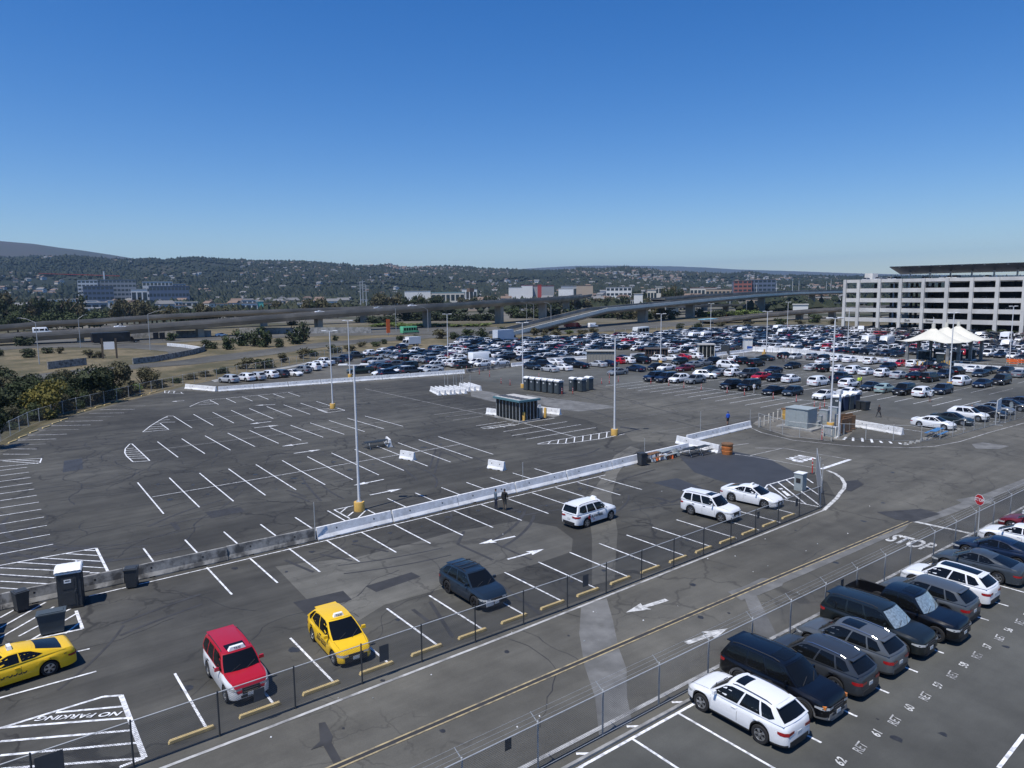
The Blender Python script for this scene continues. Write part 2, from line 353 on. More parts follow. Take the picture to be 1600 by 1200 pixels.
# hatch round the left portable toilet, bins and NO PARKING area
B_ = ((0, 850), 3.4275)
for a, b, w_ in (((515, 22), (583, 158), .16), ((-200, 182), (0, 115), .12), ((0, 115), (215, 75), .12), ((215, 75), (515, 22), .12), ((455, 34), (512, 36), .1), ((355, 52), (525, 62), .1), ((215, 75), (540, 93), .1), ((90, 98), (555, 128), .1), ((0, 128), (480, 150), .1),
                 ((0, 163), (290, 181), .1), ((0, 200), (285, 215), .1), ((0, 235), (180, 247), .1), ((480, 155), (575, 155), .1),
                 ((0, 395), (100, 340), .12), ((0, 450), (245, 312), .12), ((0, 503), (290, 336), .12), ((100, 495), (410, 330), .12), ((165, 515), (412, 372), .12), ((408, 358), (442, 455), .16), ((442, 455), (165, 515), .14), ((0, 555), (165, 515), .14), ((350, 480), (430, 420), .12),
                 ((0, 825), (516, 683), .12), ((380, 585), (480, 562), .12), ((-200, 880), (0, 825), .12),
                 ((-300, 1065), (0, 987), .16), ((0, 987), (300, 895), .14), ((300, 895), (552, 818), .14), ((552, 818), (652, 811), .14), ((648, 811), (775, 1145), .2), ((775, 1145), (640, 1195), .14),
                 ((300, 903), (660, 870), .13), ((0, 985), (685, 932), .13), ((0, 1058), (710, 998), .13), ((0, 1133), (740, 1065), .13), ((0, 1205), (770, 1148), .13)):
    zline(*B_, a, b, w_)
# hatches in the middle
C_ = ((500, 650), 7.5)
for a, b in (((165, 1100), (390, 1053)), ((165, 1100), (350, 1203)), ((240, 1133), (320, 1068)), ((322, 1180), (390, 1125)), ((440, 1200), (548, 1095)), ((548, 1095), (680, 1165)), ((600, 1190), (645, 1158))):
    zline(*C_, a, b, .11)
D_ = ((800, 600), 4)
for a, b in (((160, 374), (250, 355)), ((250, 355), (400, 332)), ((400, 332), (615, 297)), ((160, 376), (340, 372)), ((340, 372), (560, 342)), ((560, 342), (705, 312)), ((225, 374), (240, 360)), ((285, 373), (292, 350)), ((335, 371), (342, 342)), ((388, 366), (392, 334)), ((441, 360), (444, 326)), ((490, 353), (494, 318)), ((542, 344), (545, 308)), ((590, 334), (594, 300))):
    zline(*D_, a, b, .12)
E_ = ((660, 540), 5.333)
for a, b in (((485, 683), (760, 645)), ((500, 693), (800, 655)), ((560, 680), (600, 690)), ((640, 668), (690, 680)), ((715, 655), (775, 668)), ((800, 650), (1100, 605))):
    zline(*E_, a, b, .12)
G_ = ((400, 600), 4)
for a, b in (((385, 160), (445, 180)), ((445, 180), (555, 165)), ((555, 165), (500, 148)), ((390, 160), (500, 148)), ((405, 168), (520, 155)),): zline(*G_, a, b, .12)
H_ = ((1180, 700), 10)
for a, b in (((190, 578), (120, 668)), ((190, 578), (780, 410)), ((140, 665), (190, 690)), ((190, 690), (330, 780)), ((330, 780), (700, 860)), ((700, 860), (1020, 925)),
             ((225, 575), (510, 800)), ((350, 530), (790, 875)), ((480, 495), (640, 615)), ((720, 680), (1020, 908)), ((600, 462), (660, 510)), ((760, 575), (985, 728)), ((725, 425), (905, 548)), ((780, 410), (700, 392)), ((360, 635), (430, 640)), ((420, 670), (540, 745))):
    zline(*H_, a, b, .13 if a[0] < 1000 else .1)
poly(lot, 'painted_block', pxs((1222, 768), (1226, 767), (1236, 774.5), (1230, 775)), PAINT, .006)
poly(lot, 'painted_block', pxs((1216, 763), (1222, 762.7), (1224, 764.6), (1219, 765)), PAINT, .006)

# arrows
def arrow(parent, tail, tip, m, L=3., z=.007):
    t = Vector(tail[:2]); q = Vector(tip[:2]); d = (q-t); Ln = d.length; d.normalize(); n = Vector((-d.y, d.x))
    pts = [(0, .09), (Ln*.62, .09), (Ln*.58, .38), (Ln, 0), (Ln*.58, -.38), (Ln*.62, -.09), (0, -.09)]
    P = [t+d*a+n*b for a, b in pts]; mb = MB().mat(m)
    mb.face((*P[0], z), (*P[6], z), (*P[5], z), (*P[1], z)); mb.face((*P[1], z), (*P[5], z), (*P[4], z), (*P[3], z), (*P[2], z))
    return mb.build('painted_arrow', parent)
for t, q in (((805, 838), (748, 850)), ((793, 874), (850, 858)), ((600, 749), (552, 758.5)), ((578, 773.5), (628, 763.5)), ((481, 692), (440, 697.5)), ((459, 708.5), (501, 702.5)), ((424, 658.5), (390, 662.5)), ((397, 668.5), (435, 664.5)), ((288, 626), (268, 627.5)), ((430, 632), (398, 633.5))):
    arrow(lot, g(*t), g(*q), PAINT)
for t, q in (((1042, 937), (978, 957)), ((1072, 1005), (1137, 982))):
    a = g(*t); b = g(*q); d = Vector((b.x-a.x, b.y-a.y)).normalized(); n = Vector((-d.y, d.x)); Ln = (b-a).length; z = .004
    P = [Vector(a[:2])+d*u+n*v for u, v in ((0, .16), (Ln*.56, .16), (Ln*.52, .45), (Ln, 0), (Ln*.52, -.45), (Ln*.56, -.16), (0, -.16))]; mb = MB().mat(PAINT_MID)
    mb.face((*P[0], z), (*P[6], z), (*P[5], z), (*P[1], z)); mb.face((*P[1], z), (*P[5], z), (*P[4], z), (*P[3], z), (*P[2], z)); mb.build('painted_arrow', road_base)

# road paint: edge lines, double yellow centre, stop bars
def pline(parent, pts, w_, m, z, name):
    _zc[0] += 1; z += (_zc[0] % 29)*.0003
    mb = MB().mat(m)
    for a, b in zip(pts, pts[1:]): strip(mb, a, b, w_, z)
    return mb.build(name, parent)
edge = [(-20, 27.2), (8, 27.35), (21, 27.55), (36, 28.0), (52.6, 28.45)]
pline(road_base, edge, .16, PAINT_OLD, .004, 'edge_line')
curve = [(52.6, 28.45), (56.5, 29.5)]+[(p.x, p.y) for p in pxs((1313, 770), (1319, 763), (1320, 756), (1315, 747), (1305, 740), (1292, 735))]
pline(road_base, curve, .3, PAINT_MID, .004, 'edge_line')
for dy in (-.14, .14): pline(road_base, [(-20, 23.5+dy), (10, 23.4+dy), (38.2, 23.2+dy), (54.9, 22.95+dy)], .085, PAINT_YOLD, .004, 'centre_line')
pline(road_base, [(-20, 23.5), (10, 23.4), (38.2, 23.2), (54.9, 22.95)], .2, SEAL, .002, 'centre_joint')
pline(road_base, [(-20, 19.3), (20, 19.05), (60, 19.0), (90, 18.9)], .2, PAINT_OLD, .004, 'edge_line')
pline(road_base, [(55.1, 22.7), (55.4, 19.1)], .35, PAINT_MID, .004, 'stop_bar')
pline(road_base, [(p.x, p.y) for p in pxs((1283, 733), (1328, 718))], .4, PAINT, .004, 'stop_bar')
for pts in ([(1100, 703), (1180, 714), (1283, 733)], [(1180, 700), (1225, 700.5), (1322, 717)], [(1172, 712), (1225, 700)], [(1172, 668), (1190, 676), (1240, 688), (1330, 697), (1420, 699.5), (1460, 697.5), (1500, 690), (1545, 676), (1600, 661)], [(1180, 660), (1300, 640)], [(1076, 705), (1170, 693)]):
    pline(road_base, [(p.x, p.y) for p in pxs(*pts)], .13, PAINT_OLD, .004, 'edge_line')
for k in range(9):
    a, b = [(1322, 683), (1333, 684), (1347, 684.5), (1361, 686), (1375, 689), (1390, 690), (1405, 692), (1415, 694), (1310, 680)][k], [(1318, 687), (1333, 689), (1348, 690), (1363, 691.5), (1378, 692), (1393, 693), (1408, 694), (1420, 695), (1305, 685)][k]
    pline(road_base, [g(*a)[:2], g(*b)[:2]], .25, PAINT, .004, 'hatch_line')
# writing on the ground
def flat_text(parent, txt, c, size, rz, m, z, sx=1, sy=1, shear=0., bold=.0):
    return text('painted_text', txt, size, m, Matrix.Translation((c[0], c[1], z+.012)) @ Matrix.Rotation(rz, 4, 'Z'), parent, shear, bold, sx, sy)
flat_text(road_base, 'STOP', (50.2, 20.9), 1.0, R(-90), PAINT_MID, .004, 1.15, 2.6, bold=.035)
c = g(1249, 716.5); flat_text(road_base, 'STOP', (c.x, c.y), 1.0, R(180), PAINT, .004, 1.25, 2.6, bold=.04)
a, b = g(78, 1122.5), g(172, 1116.5); c = (a+b)/2
flat_text(lot, 'NO PARKING', (c.x, c.y), .5, math.atan2((a-b).y, (a-b).x), PAINT, .02, 1.1, .85, shear=.25, bold=.010)
for k in range(10): flat_text(near_lot, str(62-k), (24.3+2.752*k, 12.05), .50, R(8), PAINT_MID, .006, .9, 1.0, .3, .012)
for k in range(10): flat_text(near_lot, 'RET', (25.65+2.77*k, 12.0), .52, R(8), PAINT_OLD, .006, .8, 1.05, .3, .006)
# right hand stalls
for k in range(-6, 15): line(near_lot, (22.1+2.74*k, 13.1), (22.1+2.74*k, 17.85), .11, PAINT, .002)
pline(near_lot, [(-20, 17.8), (120, 17.8)], .13, PAINT, .002, 'edge_line')
pline(near_lot, [(g(1600, 1148)).xy, g(1560, 1200).xy], .14, PAINT, .002, 'painted_line')
pline(near_lot, [(x, 6.3) for x in (-20, 34)], .14, PAINT, .002, 'painted_line')
for k in range(-6, 15): pline(near_lot, [(22.9+2.74*k, 18.15), (22.5+2.74*k, 18.45)], .13, PAINT, .002, 'tick_mark')
# mid lot stall lines run along X
for k in range(17): line(mid_lot, (92.5, 49.7+2.68*k), (103.4, 49.7+2.68*k), .11, PAINT)
for k in range(17): line(mid_lot, (112.2, 42.2+2.68*k), (122.6, 42.2+2.68*k), .11, PAINT)
for k in range(18): line(mid_lot, (131, 44+2.68*k), (141.5, 44+2.68*k), .11, PAINT_OLD)
for k in range(18): line(mid_lot, (150, 46+2.68*k), (160.5, 46+2.68*k), .11, PAINT_OLD)
for k in range(12): line(mid_lot, (91+2.7*k, 34.7), (91+2.7*k, 39.6), .11, PAINT)
pline(mid_lot, [(103.6, 50), (103.6, 92)], .12, PAINT, .002, 'spine_line')
# light concrete bands and patches
poly(road_base, 'concrete_band', pxs((822, 616), (862, 622), (955, 634), (962, 637), (905, 643), (876, 640), (830, 627)), LIGHTP, -.001)
poly(road_base, 'concrete_band', pxs((735, 607), (770, 613), (850, 640), (880, 648), (864, 652), (800, 635), (736, 619)), LIGHTP, .001)
for p_, m_ in ((((908, 945), (948, 935), (958, 970), (966, 1010), (979, 1045), (980, 1090), (988, 1130), (936, 1150), (930, 1090), (913, 1040), (905, 990)), LIGHTP), (((1137, 925), (1165, 915), (1190, 903), (1228, 905), (1222, 915), (1185, 930), (1158, 938)), LIGHTP), (((1163, 933), (1182, 930), (1205, 975), (1218, 1000), (1186, 1010), (1175, 965)), LIGHTP),
               (((1215, 905), (1410, 823), (1424, 815), (1412, 829), (1260, 896), (1222, 912)), LIGHTP), (((1424, 816), (1600, 748), (1600, 758), (1500, 798), (1445, 818)), LIGHTP), (((1493, 781), (1520, 776), (1555, 778), (1548, 787), (1510, 789)), LIGHTP), (((1518, 694), (1535, 691), (1578, 697), (1560, 702), (1525, 701)), LIGHTP), (((1320, 752), (1340, 750), (1350, 757), (1330, 768), (1322, 766)), SEAL)):
    poly(road_base, 'pavement_patch', pxs(*p_), m_, .001)
for p_, m_ in ((((571, 916), (643, 894), (657, 901), (588, 925)), SEAL), (((458, 941), (536, 923), (550, 937), (478, 960)), SEAL), (((1060, 712), (1105, 697), (1200, 716), (1255, 745), (1205, 760), (1170, 766), (1085, 738)), SEALB), (((1020, 754), (1058, 747), (1097, 762), (1074, 770)), SEALB), (((320, 800), (375, 792), (383, 799), (330, 810)), SEAL), (((265, 817), (275, 815), (282, 827), (275, 829)), SEAL), (((100, 720), (128, 716), (130, 733), (98, 738)), SEALB),
               (((1022, 778), (1030, 777), (1048, 783), (1066, 777), (1066, 779), (1050, 786)), SEAL), (((1028, 786), (1040, 783), (1044, 786), (1034, 789)), SEAL), (((968, 668), (1003, 673), (995, 670), (970, 666)), TYREM)):
    poly(lot, 'pavement_patch', pxs(*p_), m_, -.002)
poly(lot, 'pale_aisle', pxs((430, 885), (560, 870), (640, 850), (700, 833), (760, 822), (815, 813), (870, 823), (895, 842), (893, 862), (840, 880), (760, 903), (690, 920), (600, 945), (560, 970), (500, 950), (478, 935)), ASPH_GREY, -.004)  # paler asphalt sheet laid over part of the aisle
poly(lot, 'pale_aisle', pxs((917, 780), (945, 740), (960, 712), (985, 697), (1000, 702), (985, 712), (965, 740), (955, 775), (965, 830), (960, 905), (925, 915), (925, 840)), ASPH_GREY, -.003)
sheet('service_lane', [(161, 112), (176, 113), (174, 100), (166, 84), (165, 70), (164.5, 64), (161, 64), (158.5, 84), (161, 100)], -.001, LIGHTP)
poly(road_base, 'worn_lane', pxs((830, 567), (985, 556), (1090, 549), (1180, 551), (1180, 555), (1100, 560), (985, 562), (920, 566), (832, 574)), LIGHTP, .0)
# tyre marks
rt = random.Random(3)
def tyre(parent, pts, w_=.22, z=-.0005):
    _zc[0] += 1; z += (_zc[0] % 13)*.0003
    mb = MB().mat(TYREM)
    for a, b in zip(pts, pts[1:]): strip(mb, a, b, w_, z)
    return mb.build('tyre_mark', parent)
for p_ in (((452, 862), (425, 838)), ((500, 866), (550, 876)), ((550, 850), (607, 862)), ((445, 875), (490, 894)), ((725, 830), (715, 850), (770, 875)), ((845, 960), (770, 905)), ((672, 940), (708, 996)), ((645, 952), (668, 970))):
    tyre(lot, [g(*q).xy for q in p_])
for i in range(10):
    r_ = 7+i*.55+rt.uniform(-.2, .2); c0 = (9.5+rt.uniform(-1, 1), 64+rt.uniform(-3, 3)); a0 = rt.uniform(160, 190); a1 = a0+rt.uniform(40, 95)
    tyre(lot, [(c0[0]+r_*math.cos(R(a0+(a1-a0)*t/10)), c0[1]+1.2*r_*math.sin(R(a0+(a1-a0)*t/10))) for t in range(11)], rt.uniform(.12, .3))
for i in range(42):
    x, y = rt.uniform(-2, 50), rt.choice([38, 44.5, 57, 57.5, 77, 95, 56, 36.5])+rt.uniform(-2.5, 2.5); L_ = rt.uniform(3, 9); a = rt.uniform(-.5, .5)+(1.2 if rt.random() < .3 else 0); k = rt.uniform(-.5, .5)
    pts = [(x+L_*t/6*math.cos(a+k*t/6), y+L_*t/6*math.sin(a+k*t/6)) for t in range(7)]; wd = rt.uniform(.12, .24)
    tyre(lot, pts, wd)
    if rt.random() < .5: tyre(lot, [(p[0]+.3, p[1]+1.5) for p in pts], wd)
for i in range(14):
    x = rt.uniform(66, 90); y = rt.uniform(52, 92); L_ = rt.uniform(8, 18); a = rt.choice([0.05, 1.3, -.3])
    tyre(road_base, [(x, y), (x+L_*math.cos(a), y+L_*math.sin(a))], .2, -.004)
for i in range(14):
    x = rt.uniform(66, 88); y = 56+i*2.7; line(road_base, (x, y), (x+rt.uniform(5, 11), y), .09, PAINT_FAINT, -.003, 'faded_line')
for i in range(5): line(road_base, (66, 58+i*9), (92, 54+i*9+rt.uniform(0, 3)), .1, PAINT_FAINT, -.003, 'faded_line')
# sealed cracks that wander over the old lot, and drips in the bays
def crack(parent, x, y, a, n, wd=.05, z=.001, wob=.75, st=.55, m=CRACKM):
    pts = [(x, y)]
    for i in range(n): a += rt.uniform(-wob, wob)*.55; x += st*math.cos(a); y += st*math.sin(a); pts.append((x, y)); a += rt.uniform(-.15, .15)
    mb = MB().mat(m)
    for p, q in zip(pts, pts[1:]): strip(mb, p, q, wd*rt.uniform(.5, 1.5), z)
    return mb.build('pavement_crack', parent), pts
for i in range(46):
    x, y = (rt.uniform(2, 20), rt.uniform(56, 96)) if i < 28 else (rt.uniform(18, 56), rt.uniform(58, 116))
    o_, pts = crack(lot, x, y, rt.choice([0, 1.57, 3.1, .7])+rt.uniform(-.3, .3), rt.randint(12, 34), rt.uniform(.05, .09), .001+.0002*(i % 9))
    if rt.random() < .7: p = pts[len(pts)//2]; crack(lot, p[0], p[1], rt.uniform(0, 6), rt.randint(6, 14), .05, .0012+.0002*(i % 9))
for i in range(20): crack(lot, rt.uniform(-2, 46), rt.uniform(30, 46), rt.uniform(0, 3), rt.randint(8, 24), rt.uniform(.025, .05), .001+.0002*(i % 9))
for i in range(18): crack(road_base, rt.uniform(5, 85), rt.uniform(19.5, 34), rt.choice([1.5, 1.2, .1]), rt.randint(8, 22), rt.uniform(.02, .045), -.008+.0002*(i % 9))
def blotch(parent, x, y, r_, z, m=OILM):
    k = [rt.uniform(.6, 1.2) for _ in range(9)]; return MB().mat(m).flat([(x+r_*k[j]*math.cos(R(40*j)), y+r_*1.2*k[j]*math.sin(R(40*j))) for j in range(9)], z).build('oil_drip', parent)
for k in range(16): blotch(lot, 6.3+2.72*k+rt.uniform(-.3, .3), rt.choice([30.6, 32.6])+rt.uniform(-.4, .4), rt.uniform(.1, .3), .0005+.0002*(k % 5))
for k in range(13): blotch(lot, 12.5+2.683*k+rt.uniform(-.3, .3), rt.choice([43, 45.5])+rt.uniform(-.4, .4), rt.uniform(.1, .3), .0005+.0002*(k % 5))
for k in range(24): blotch(lot, 13+2.713*(k % 12)+rt.uniform(-.3, .3), rt.choice([62.5, 65, 69, 71.5])+rt.uniform(-.4, .4), rt.uniform(.1, .3), .0005+.0002*(k % 5))
for k in range(12): blotch(near_lot, rt.uniform(16, 40), rt.uniform(4, 13), rt.uniform(.06, .2), .0005+.0002*(k % 5))
for k in range(26): blotch(road_base, rt.uniform(5, 80), rt.uniform(19.5, 34), rt.uniform(.06, .22), -.008+.0003*(k % 9))
# oil and water stains
for p_ in (((498, 1130), (508, 1128), (520, 1150), (518, 1160), (540, 1200), (525, 1200), (505, 1165), (485, 1172), (500, 1158)), ((1370, 800), (1440, 795), (1470, 803), (1430, 815), (1400, 812))):
    poly(road_base, 'stain', pxs(*p_), TYREM, .0016)
# concrete wheel stops
for k in range(17):
    x = 5.9+2.69*k
    mb = MB().mat(PAINT_YEL); mb.box((0, 0, .065), (1.75, .17, .12), taper=.93)
    for q in (-.55, .55): mb.mat(STEEL).lathe([(0, .128), (.018, .128), (.018, .12)], (q, 0, .0), 6)
    o = mb.build('wheel_stop', loc=(x, 28.72+.0005*max(0, x-25)**2.2, .004), rz=R(1 if x > 30 else 0))
    desc = ['past the no parking hatch, nearest the lower left corner', 'in front of the red taxi', 'in the empty stall left of the yellow hatchback taxi', 'in front of the yellow hatchback taxi', 'in the empty stall just right of the yellow hatchback taxi', 'in the empty stall left of the dark blue crossover', 'in front of the dark blue crossover'][k] if k < 7 else '%s to the right of the one before the dark blue crossover' % ['next', 'second', 'third', 'fourth', 'fifth', 'sixth', 'seventh', 'eighth', 'ninth', 'tenth'][k-7]
    tag(o, 'yellow concrete wheel stop '+desc, 'wheel stop', 'yellow wheel stops along the fence')
for k, (px_, py_) in enumerate(((20, 690.5), (36, 682.5), (53, 675), (72.5, 667.8), (87.5, 661), (101, 656), (125, 645), (138, 640.5), (154, 635.7), (168, 632), (185, 627), (199, 622.5), (212, 618), (225, 617.5), (238, 613.7), (246, 611))):
    p = g(px_, py_); o = MB().mat(PAINT_YEL).box((0, 0, .065), (1.75, .17, .12), taper=.93).build('wheel_stop', loc=(p.x, p.y, .004), rz=R(50 if k > 6 else 58-k))
    tag(o, 'yellow wheel stop by the far left fence, number %s from the left edge' % ['one', 'two', 'three', 'four', 'five', 'six', 'seven', 'eight', 'nine', 'ten', 'eleven', 'twelve', 'thirteen', 'fourteen', 'fifteen', 'sixteen'][k], 'wheel stop', 'yellow wheel stops along the left fence')
# kerb beside the right fence
struct(MB().mat(CONC).box((50, 18.05, .04), (150, .14, .1)).build('kerb'))
# ------------------------------------------------ barriers
def jersey_mesh(L, m, h=.86, name='barrier_body', holes=2):
    mb = MB().mat(m); prof = [(-.31, 0), (-.31, .07), (-.17, .30), (-.085, h), (.085, h), (.17, .30), (.31, .07), (.31, 0)]
    nseg = 1; e = .015
    secs = [(-L/2+e, .97), (L/2-e, .97)]
    rows = [[(x, y, z) for y, z in prof] for x in (-L/2+e, L/2-e)]
    mb.grid(rows); mb.face(*[rows[0][i] for i in range(8)]); mb.face(*[rows[1][i] for i in range(7, -1, -1)])
    for x in ([-L*.25, L*.25] if holes else []):
        mb.mat(BLACK)
        for s in (-1, 1): mb.box((x, s*.30, .035), (.32, .05, .06)); mb.box((x, s*.128, .56), (.09, .03, .11))
    return mb.mesh(name)
JW = jersey_mesh(6.02, BARW); JG = jersey_mesh(6.02, CONC_OLD); JS = jersey_mesh(2.0, BARW); JW3 = jersey_mesh(3.02, BARW)
ORD = ['first', 'second', 'third', 'fourth', 'fifth', 'sixth', 'seventh', 'eighth', 'ninth', 'tenth', 'eleventh', 'twelfth', 'thirteenth', 'fourteenth', 'fifteenth', 'sixteenth', 'seventeenth', 'eighteenth', 'nineteenth', 'twentieth']
def ordw(n):
    if n < 20: return ORD[n]
    T = {2: 'twenty', 3: 'thirty', 4: 'forty', 5: 'fifty', 6: 'sixty', 7: 'seventy', 8: 'eighty', 9: 'ninety'}
    a, b = divmod(n+1, 10)
    return ({2: 'twentieth', 3: 'thirtieth', 4: 'fortieth', 5: 'fiftieth', 6: 'sixtieth', 7: 'seventieth', 8: 'eightieth'}[a] if b == 0 else T[a]+' '+ORD[b-1])
def barrier(me, p, rz, label, group):
    o = put('concrete_barrier', me, loc=(p[0], p[1], 0), rz=rz); return tag(o, label, 'barrier', group)
def run(a, b, me, L, lab, group, zs=1.):
    a = Vector(a[:2]); b = Vector(b[:2]); d = b-a; n = max(1, round(d.length/L)); st = d/n
    for i in range(n):
        c = a+st*(i+.5); o = barrier(me, (c.x+rnd.uniform(-.03, .03), c.y+rnd.uniform(-.04, .04)), math.atan2(d.y, d.x)+rnd.uniform(-.006, .006), lab % ordw(i), group); o.scale = (st.length/L, 1, zs)
run((-11.5, 48.0), (18.7, 47.45), JG, 6.02, 'stained grey concrete barrier, %s of the grey ones from the left in the long wall', 'grey barriers of the long wall')
run((18.75, 47.45), (61.5, 48.9), JW, 6.1, 'white concrete barrier, %s white one from the left in the long wall', 'white barriers of the long wall')
run((63.0, 45.9), (63.6, 52.2), JW, 6.1, 'white concrete barrier standing crosswise at the right end of the long wall%.0s', 'white barriers of the long wall')
run((64.6, 51.6), (77.9, 52.3), JW, 6.1, 'white concrete barrier, %s from the left in the short wall near the man in blue', 'white barriers near the man in blue')
p0, p1 = g(1328, 665), g(1411, 680)
run(p0, p1, JW, 6.1, 'white concrete barrier at the hatched corner of the utility yard, %s from the left', 'white barriers at the utility yard')
run(g(290, 607), g(338, 611.5), JW, 6.1, 'white concrete barrier at the far left corner of the lot, %s from the left', 'white barriers at the far lot edge')
run(g(341, 611.5), g(726, 583.5), JW, 6.1, 'white concrete barrier, %s from the left in the wall in front of the far cars', 'white barriers at the far lot edge')
run(g(728, 583), g(798, 573.5), JG, 6.1, 'grey concrete barrier, %s from the left beside the white van', 'grey barriers beside the white van')
run(g(799, 573), g(818, 571), JW, 6.1, 'white concrete barrier, %s from the left just left of the lamp pole by the toilets', 'white barriers of the middle wall')
run(g(818, 567), g(917, 561), JW, 6.1, 'white concrete barrier, %s from the left behind the front middle cars', 'white barriers of the middle wall')
run(g(985, 558), g(1100, 548), JW, 6.1, 'white concrete barrier, %s from the left in the wall behind the red car', 'white barriers of the middle wall')
run(g(1114, 557), g(1176, 549), JW, 6.1, 'white concrete barrier, %s from the left beside the guard booth', 'white barriers of the middle wall')
run(g(1120, 548), g(1176, 544), JW, 6.1, 'white concrete barrier, %s from the left behind the guard booth', 'white barriers of the middle wall')
wallpts = [(1176, 549), (1240, 552), (1330, 563.5), (1402, 571), (1448, 575)]
for i, (a, b) in enumerate(zip(wallpts, wallpts[1:])): run(g(*a), g(*b), JW, 6.1, 'white concrete barrier, %s of section '+['one', 'two', 'three', 'four'][i]+' in the long wall before the garage', 'white barriers before the garage', 1.6)
run(g(1490, 576), g(1612, 585), JW, 6.1, 'white concrete barrier, %s from the left in the wall right of the tent', 'white barriers right of the tent', 1.4)
barrier(JS, g(607, 696), R(-106), 'short white barrier block turned end on beside the lone picnic table', 'short white barrier blocks')
barrier(JS, g(637, 717.5), R(-74), 'short white barrier block standing in the middle of the empty lot', 'short white barrier blocks')
barrier(JS, g(776, 733), R(-75), 'short white barrier block, rightmost, just beyond the long wall', 'short white barrier blocks')
for i in range(9):
    t = i/8; p = g(682+t*62, 615.5-4*t+(2.2 if i < 6 else -1)); barrier(JW, (p.x+1.2, p.y+2.3), R(73+2*(i % 3)), 'white barrier in the parked cluster, %s from the left' % ORD[i], 'cluster of white barriers')
barrier(JW, g(786, 650), R(-77), 'white barrier in front of the glass booth', 'white barriers round the glass booth')
barrier(JW, g(849, 645), R(-77), 'white barrier just right of the glass booth', 'white barriers round the glass booth')

# ------------------------------------------------ light poles
def pole_parts(h=11.7, base=.75, br=.42, yell=YELB, arm=1.15):
    root = empty('light_pole')
    b = MB().mat(yell).lathe([(0, base), (br*.96, base), (br, base-.05), (br, 0)], n=20).build('pole_base', root, smooth=40)
    s = MB().mat(STEEL).box((0, 0, base+.02), (.42, .42, .04))
    for q in ((-1, -1), (1, -1), (1, 1), (-1, 1)): s.tube((q[0]*.15, q[1]*.15, base), (q[0]*.15, q[1]*.15, base+.12), .018, n=6)
    s.build('base_plate', root)
    MB().mat(POLEW).tube((0, 0, base+.04), (0, 0, h), .11, .075, n=10).build('pole_shaft', root, smooth=40)
    MB().mat(POLEW).box((0, 0, h+.02), (.1, arm*2, .08)).build('cross_arm', root)
    for s_ in (-1, 1):
        l = MB().mat(POLEW).box((0, s_*(arm*.72), h+.09), (.46, .72, .09), taper=.9).build('lamp_head', root)
        MB().mat(LAMPC).box((0, s_*(arm*.72), h+.035), (.36, .58, .02)).build('lens', l)
    return root
P0 = pole_parts(); P0.location = (24.15, 51.75, 0); P0.rotation_euler = (0, 0, R(55))
tag(P0, 'tall white lamp pole on a yellow drum base, nearest, behind the long barrier wall', 'lamp pole', 'lamp poles')
for (px_, py_), lab in zip(((520, 638), (547, 590), (960, 680), (817, 606), (700, 562), (1032, 568), (1110, 520), (1197, 560), (1230, 516), (1324, 547)),
    ('on a yellow base in the middle of the empty lot', 'beside the dark green pickup at the far barrier', 'on a yellow base at the ladder hatching', 'at the left end of the row of portable toilets', 'among the cars left of the white cargo van', 'behind the brown framed shelter in the middle', 'beside the pale blue canopy far away', 'at the corner of the white wall by the blue booth', 'right of the tall overpass pillar, far off', 'standing just left of the garage corner behind the white wall')):
    o = dup(P0, g(px_, py_), R(55+rnd.uniform(-25, 25))); o['label'] = 'white lamp pole '+lab
    if lab.startswith('right of'): o.scale = (1, 1, 1)
for (px_, py_, yt), lab in zip(((1297, 671, 497), (1483, 604, 489), (1577, 566, 478.5)), ('rising from the utility yard beside the blue toilets', 'standing in front of the white tent', 'tall one right of the tent before the garage')):
    o = dup(P0, g(px_, py_), R(70)); o['label'] = 'white lamp pole '+lab; h = zat(px_, py_, yt); o.scale = (1, 1, h/11.75)
# street lamps with curved arms on the ramps
def street_lamp(px_, yb, yt, dirx, lab, arm=2.6):
    p = g(px_, yb); h = zat(px_, yb, yt); root = empty('street_lamp', p)
    MB().mat(STEEL).tube((0, 0, 0), (0, 0, h), .11, .08, n=8).build('pole_shaft', root)
    d = Vector(dirx).normalized(); pts = [Vector((0, 0, h)), Vector((0, 0, h))+d*(arm*.6)+Vector((0, 0, 1.0)), Vector((0, 0, h))+d*arm*1.0+Vector((0, 0, 1.25))]
    MB().mat(STEEL).path(pts, .055).build('curved_arm', root)
    MB().mat(STEEL).box(tuple(pts[-1]+d*.3), (.6, .3, .12)).build('lamp_head', root)
    tag(root, lab, 'street lamp', 'street lamps along the ramps'); return root
L_ = (-1, .4, 0); R_ = (1, -.3, 0)
street_lamp(61.5, 569, 504, L_, 'silver street lamp in the dry grass nearest the left edge, arm to the left', 3.4)
street_lamp(126, 543, 498, (1, .4, 0), 'silver street lamp by the ramp left of the black truck, arm to the right', 2.6)
street_lamp(235, 547, 491, (1, .2, 0), 'silver street lamp inside the curved ramp', 5)
street_lamp(669, 518, 484, L_, 'silver street lamp in front of the bridge right of the green bus')
street_lamp(619, 518, 482, L_, 'silver street lamp just left of the green bus')
street_lamp(861, 515, 477, L_, 'silver street lamp right of the bridge end, arm to the left')
street_lamp(823, 505, 475, L_, 'silver street lamp far left of the pair behind the toilets pole')
street_lamp(834, 505, 476, L_, 'silver street lamp, the closer of the thin pair past the bridge')
street_lamp(1166, 494, 470, L_, 'silver street lamp under the high right bridge')

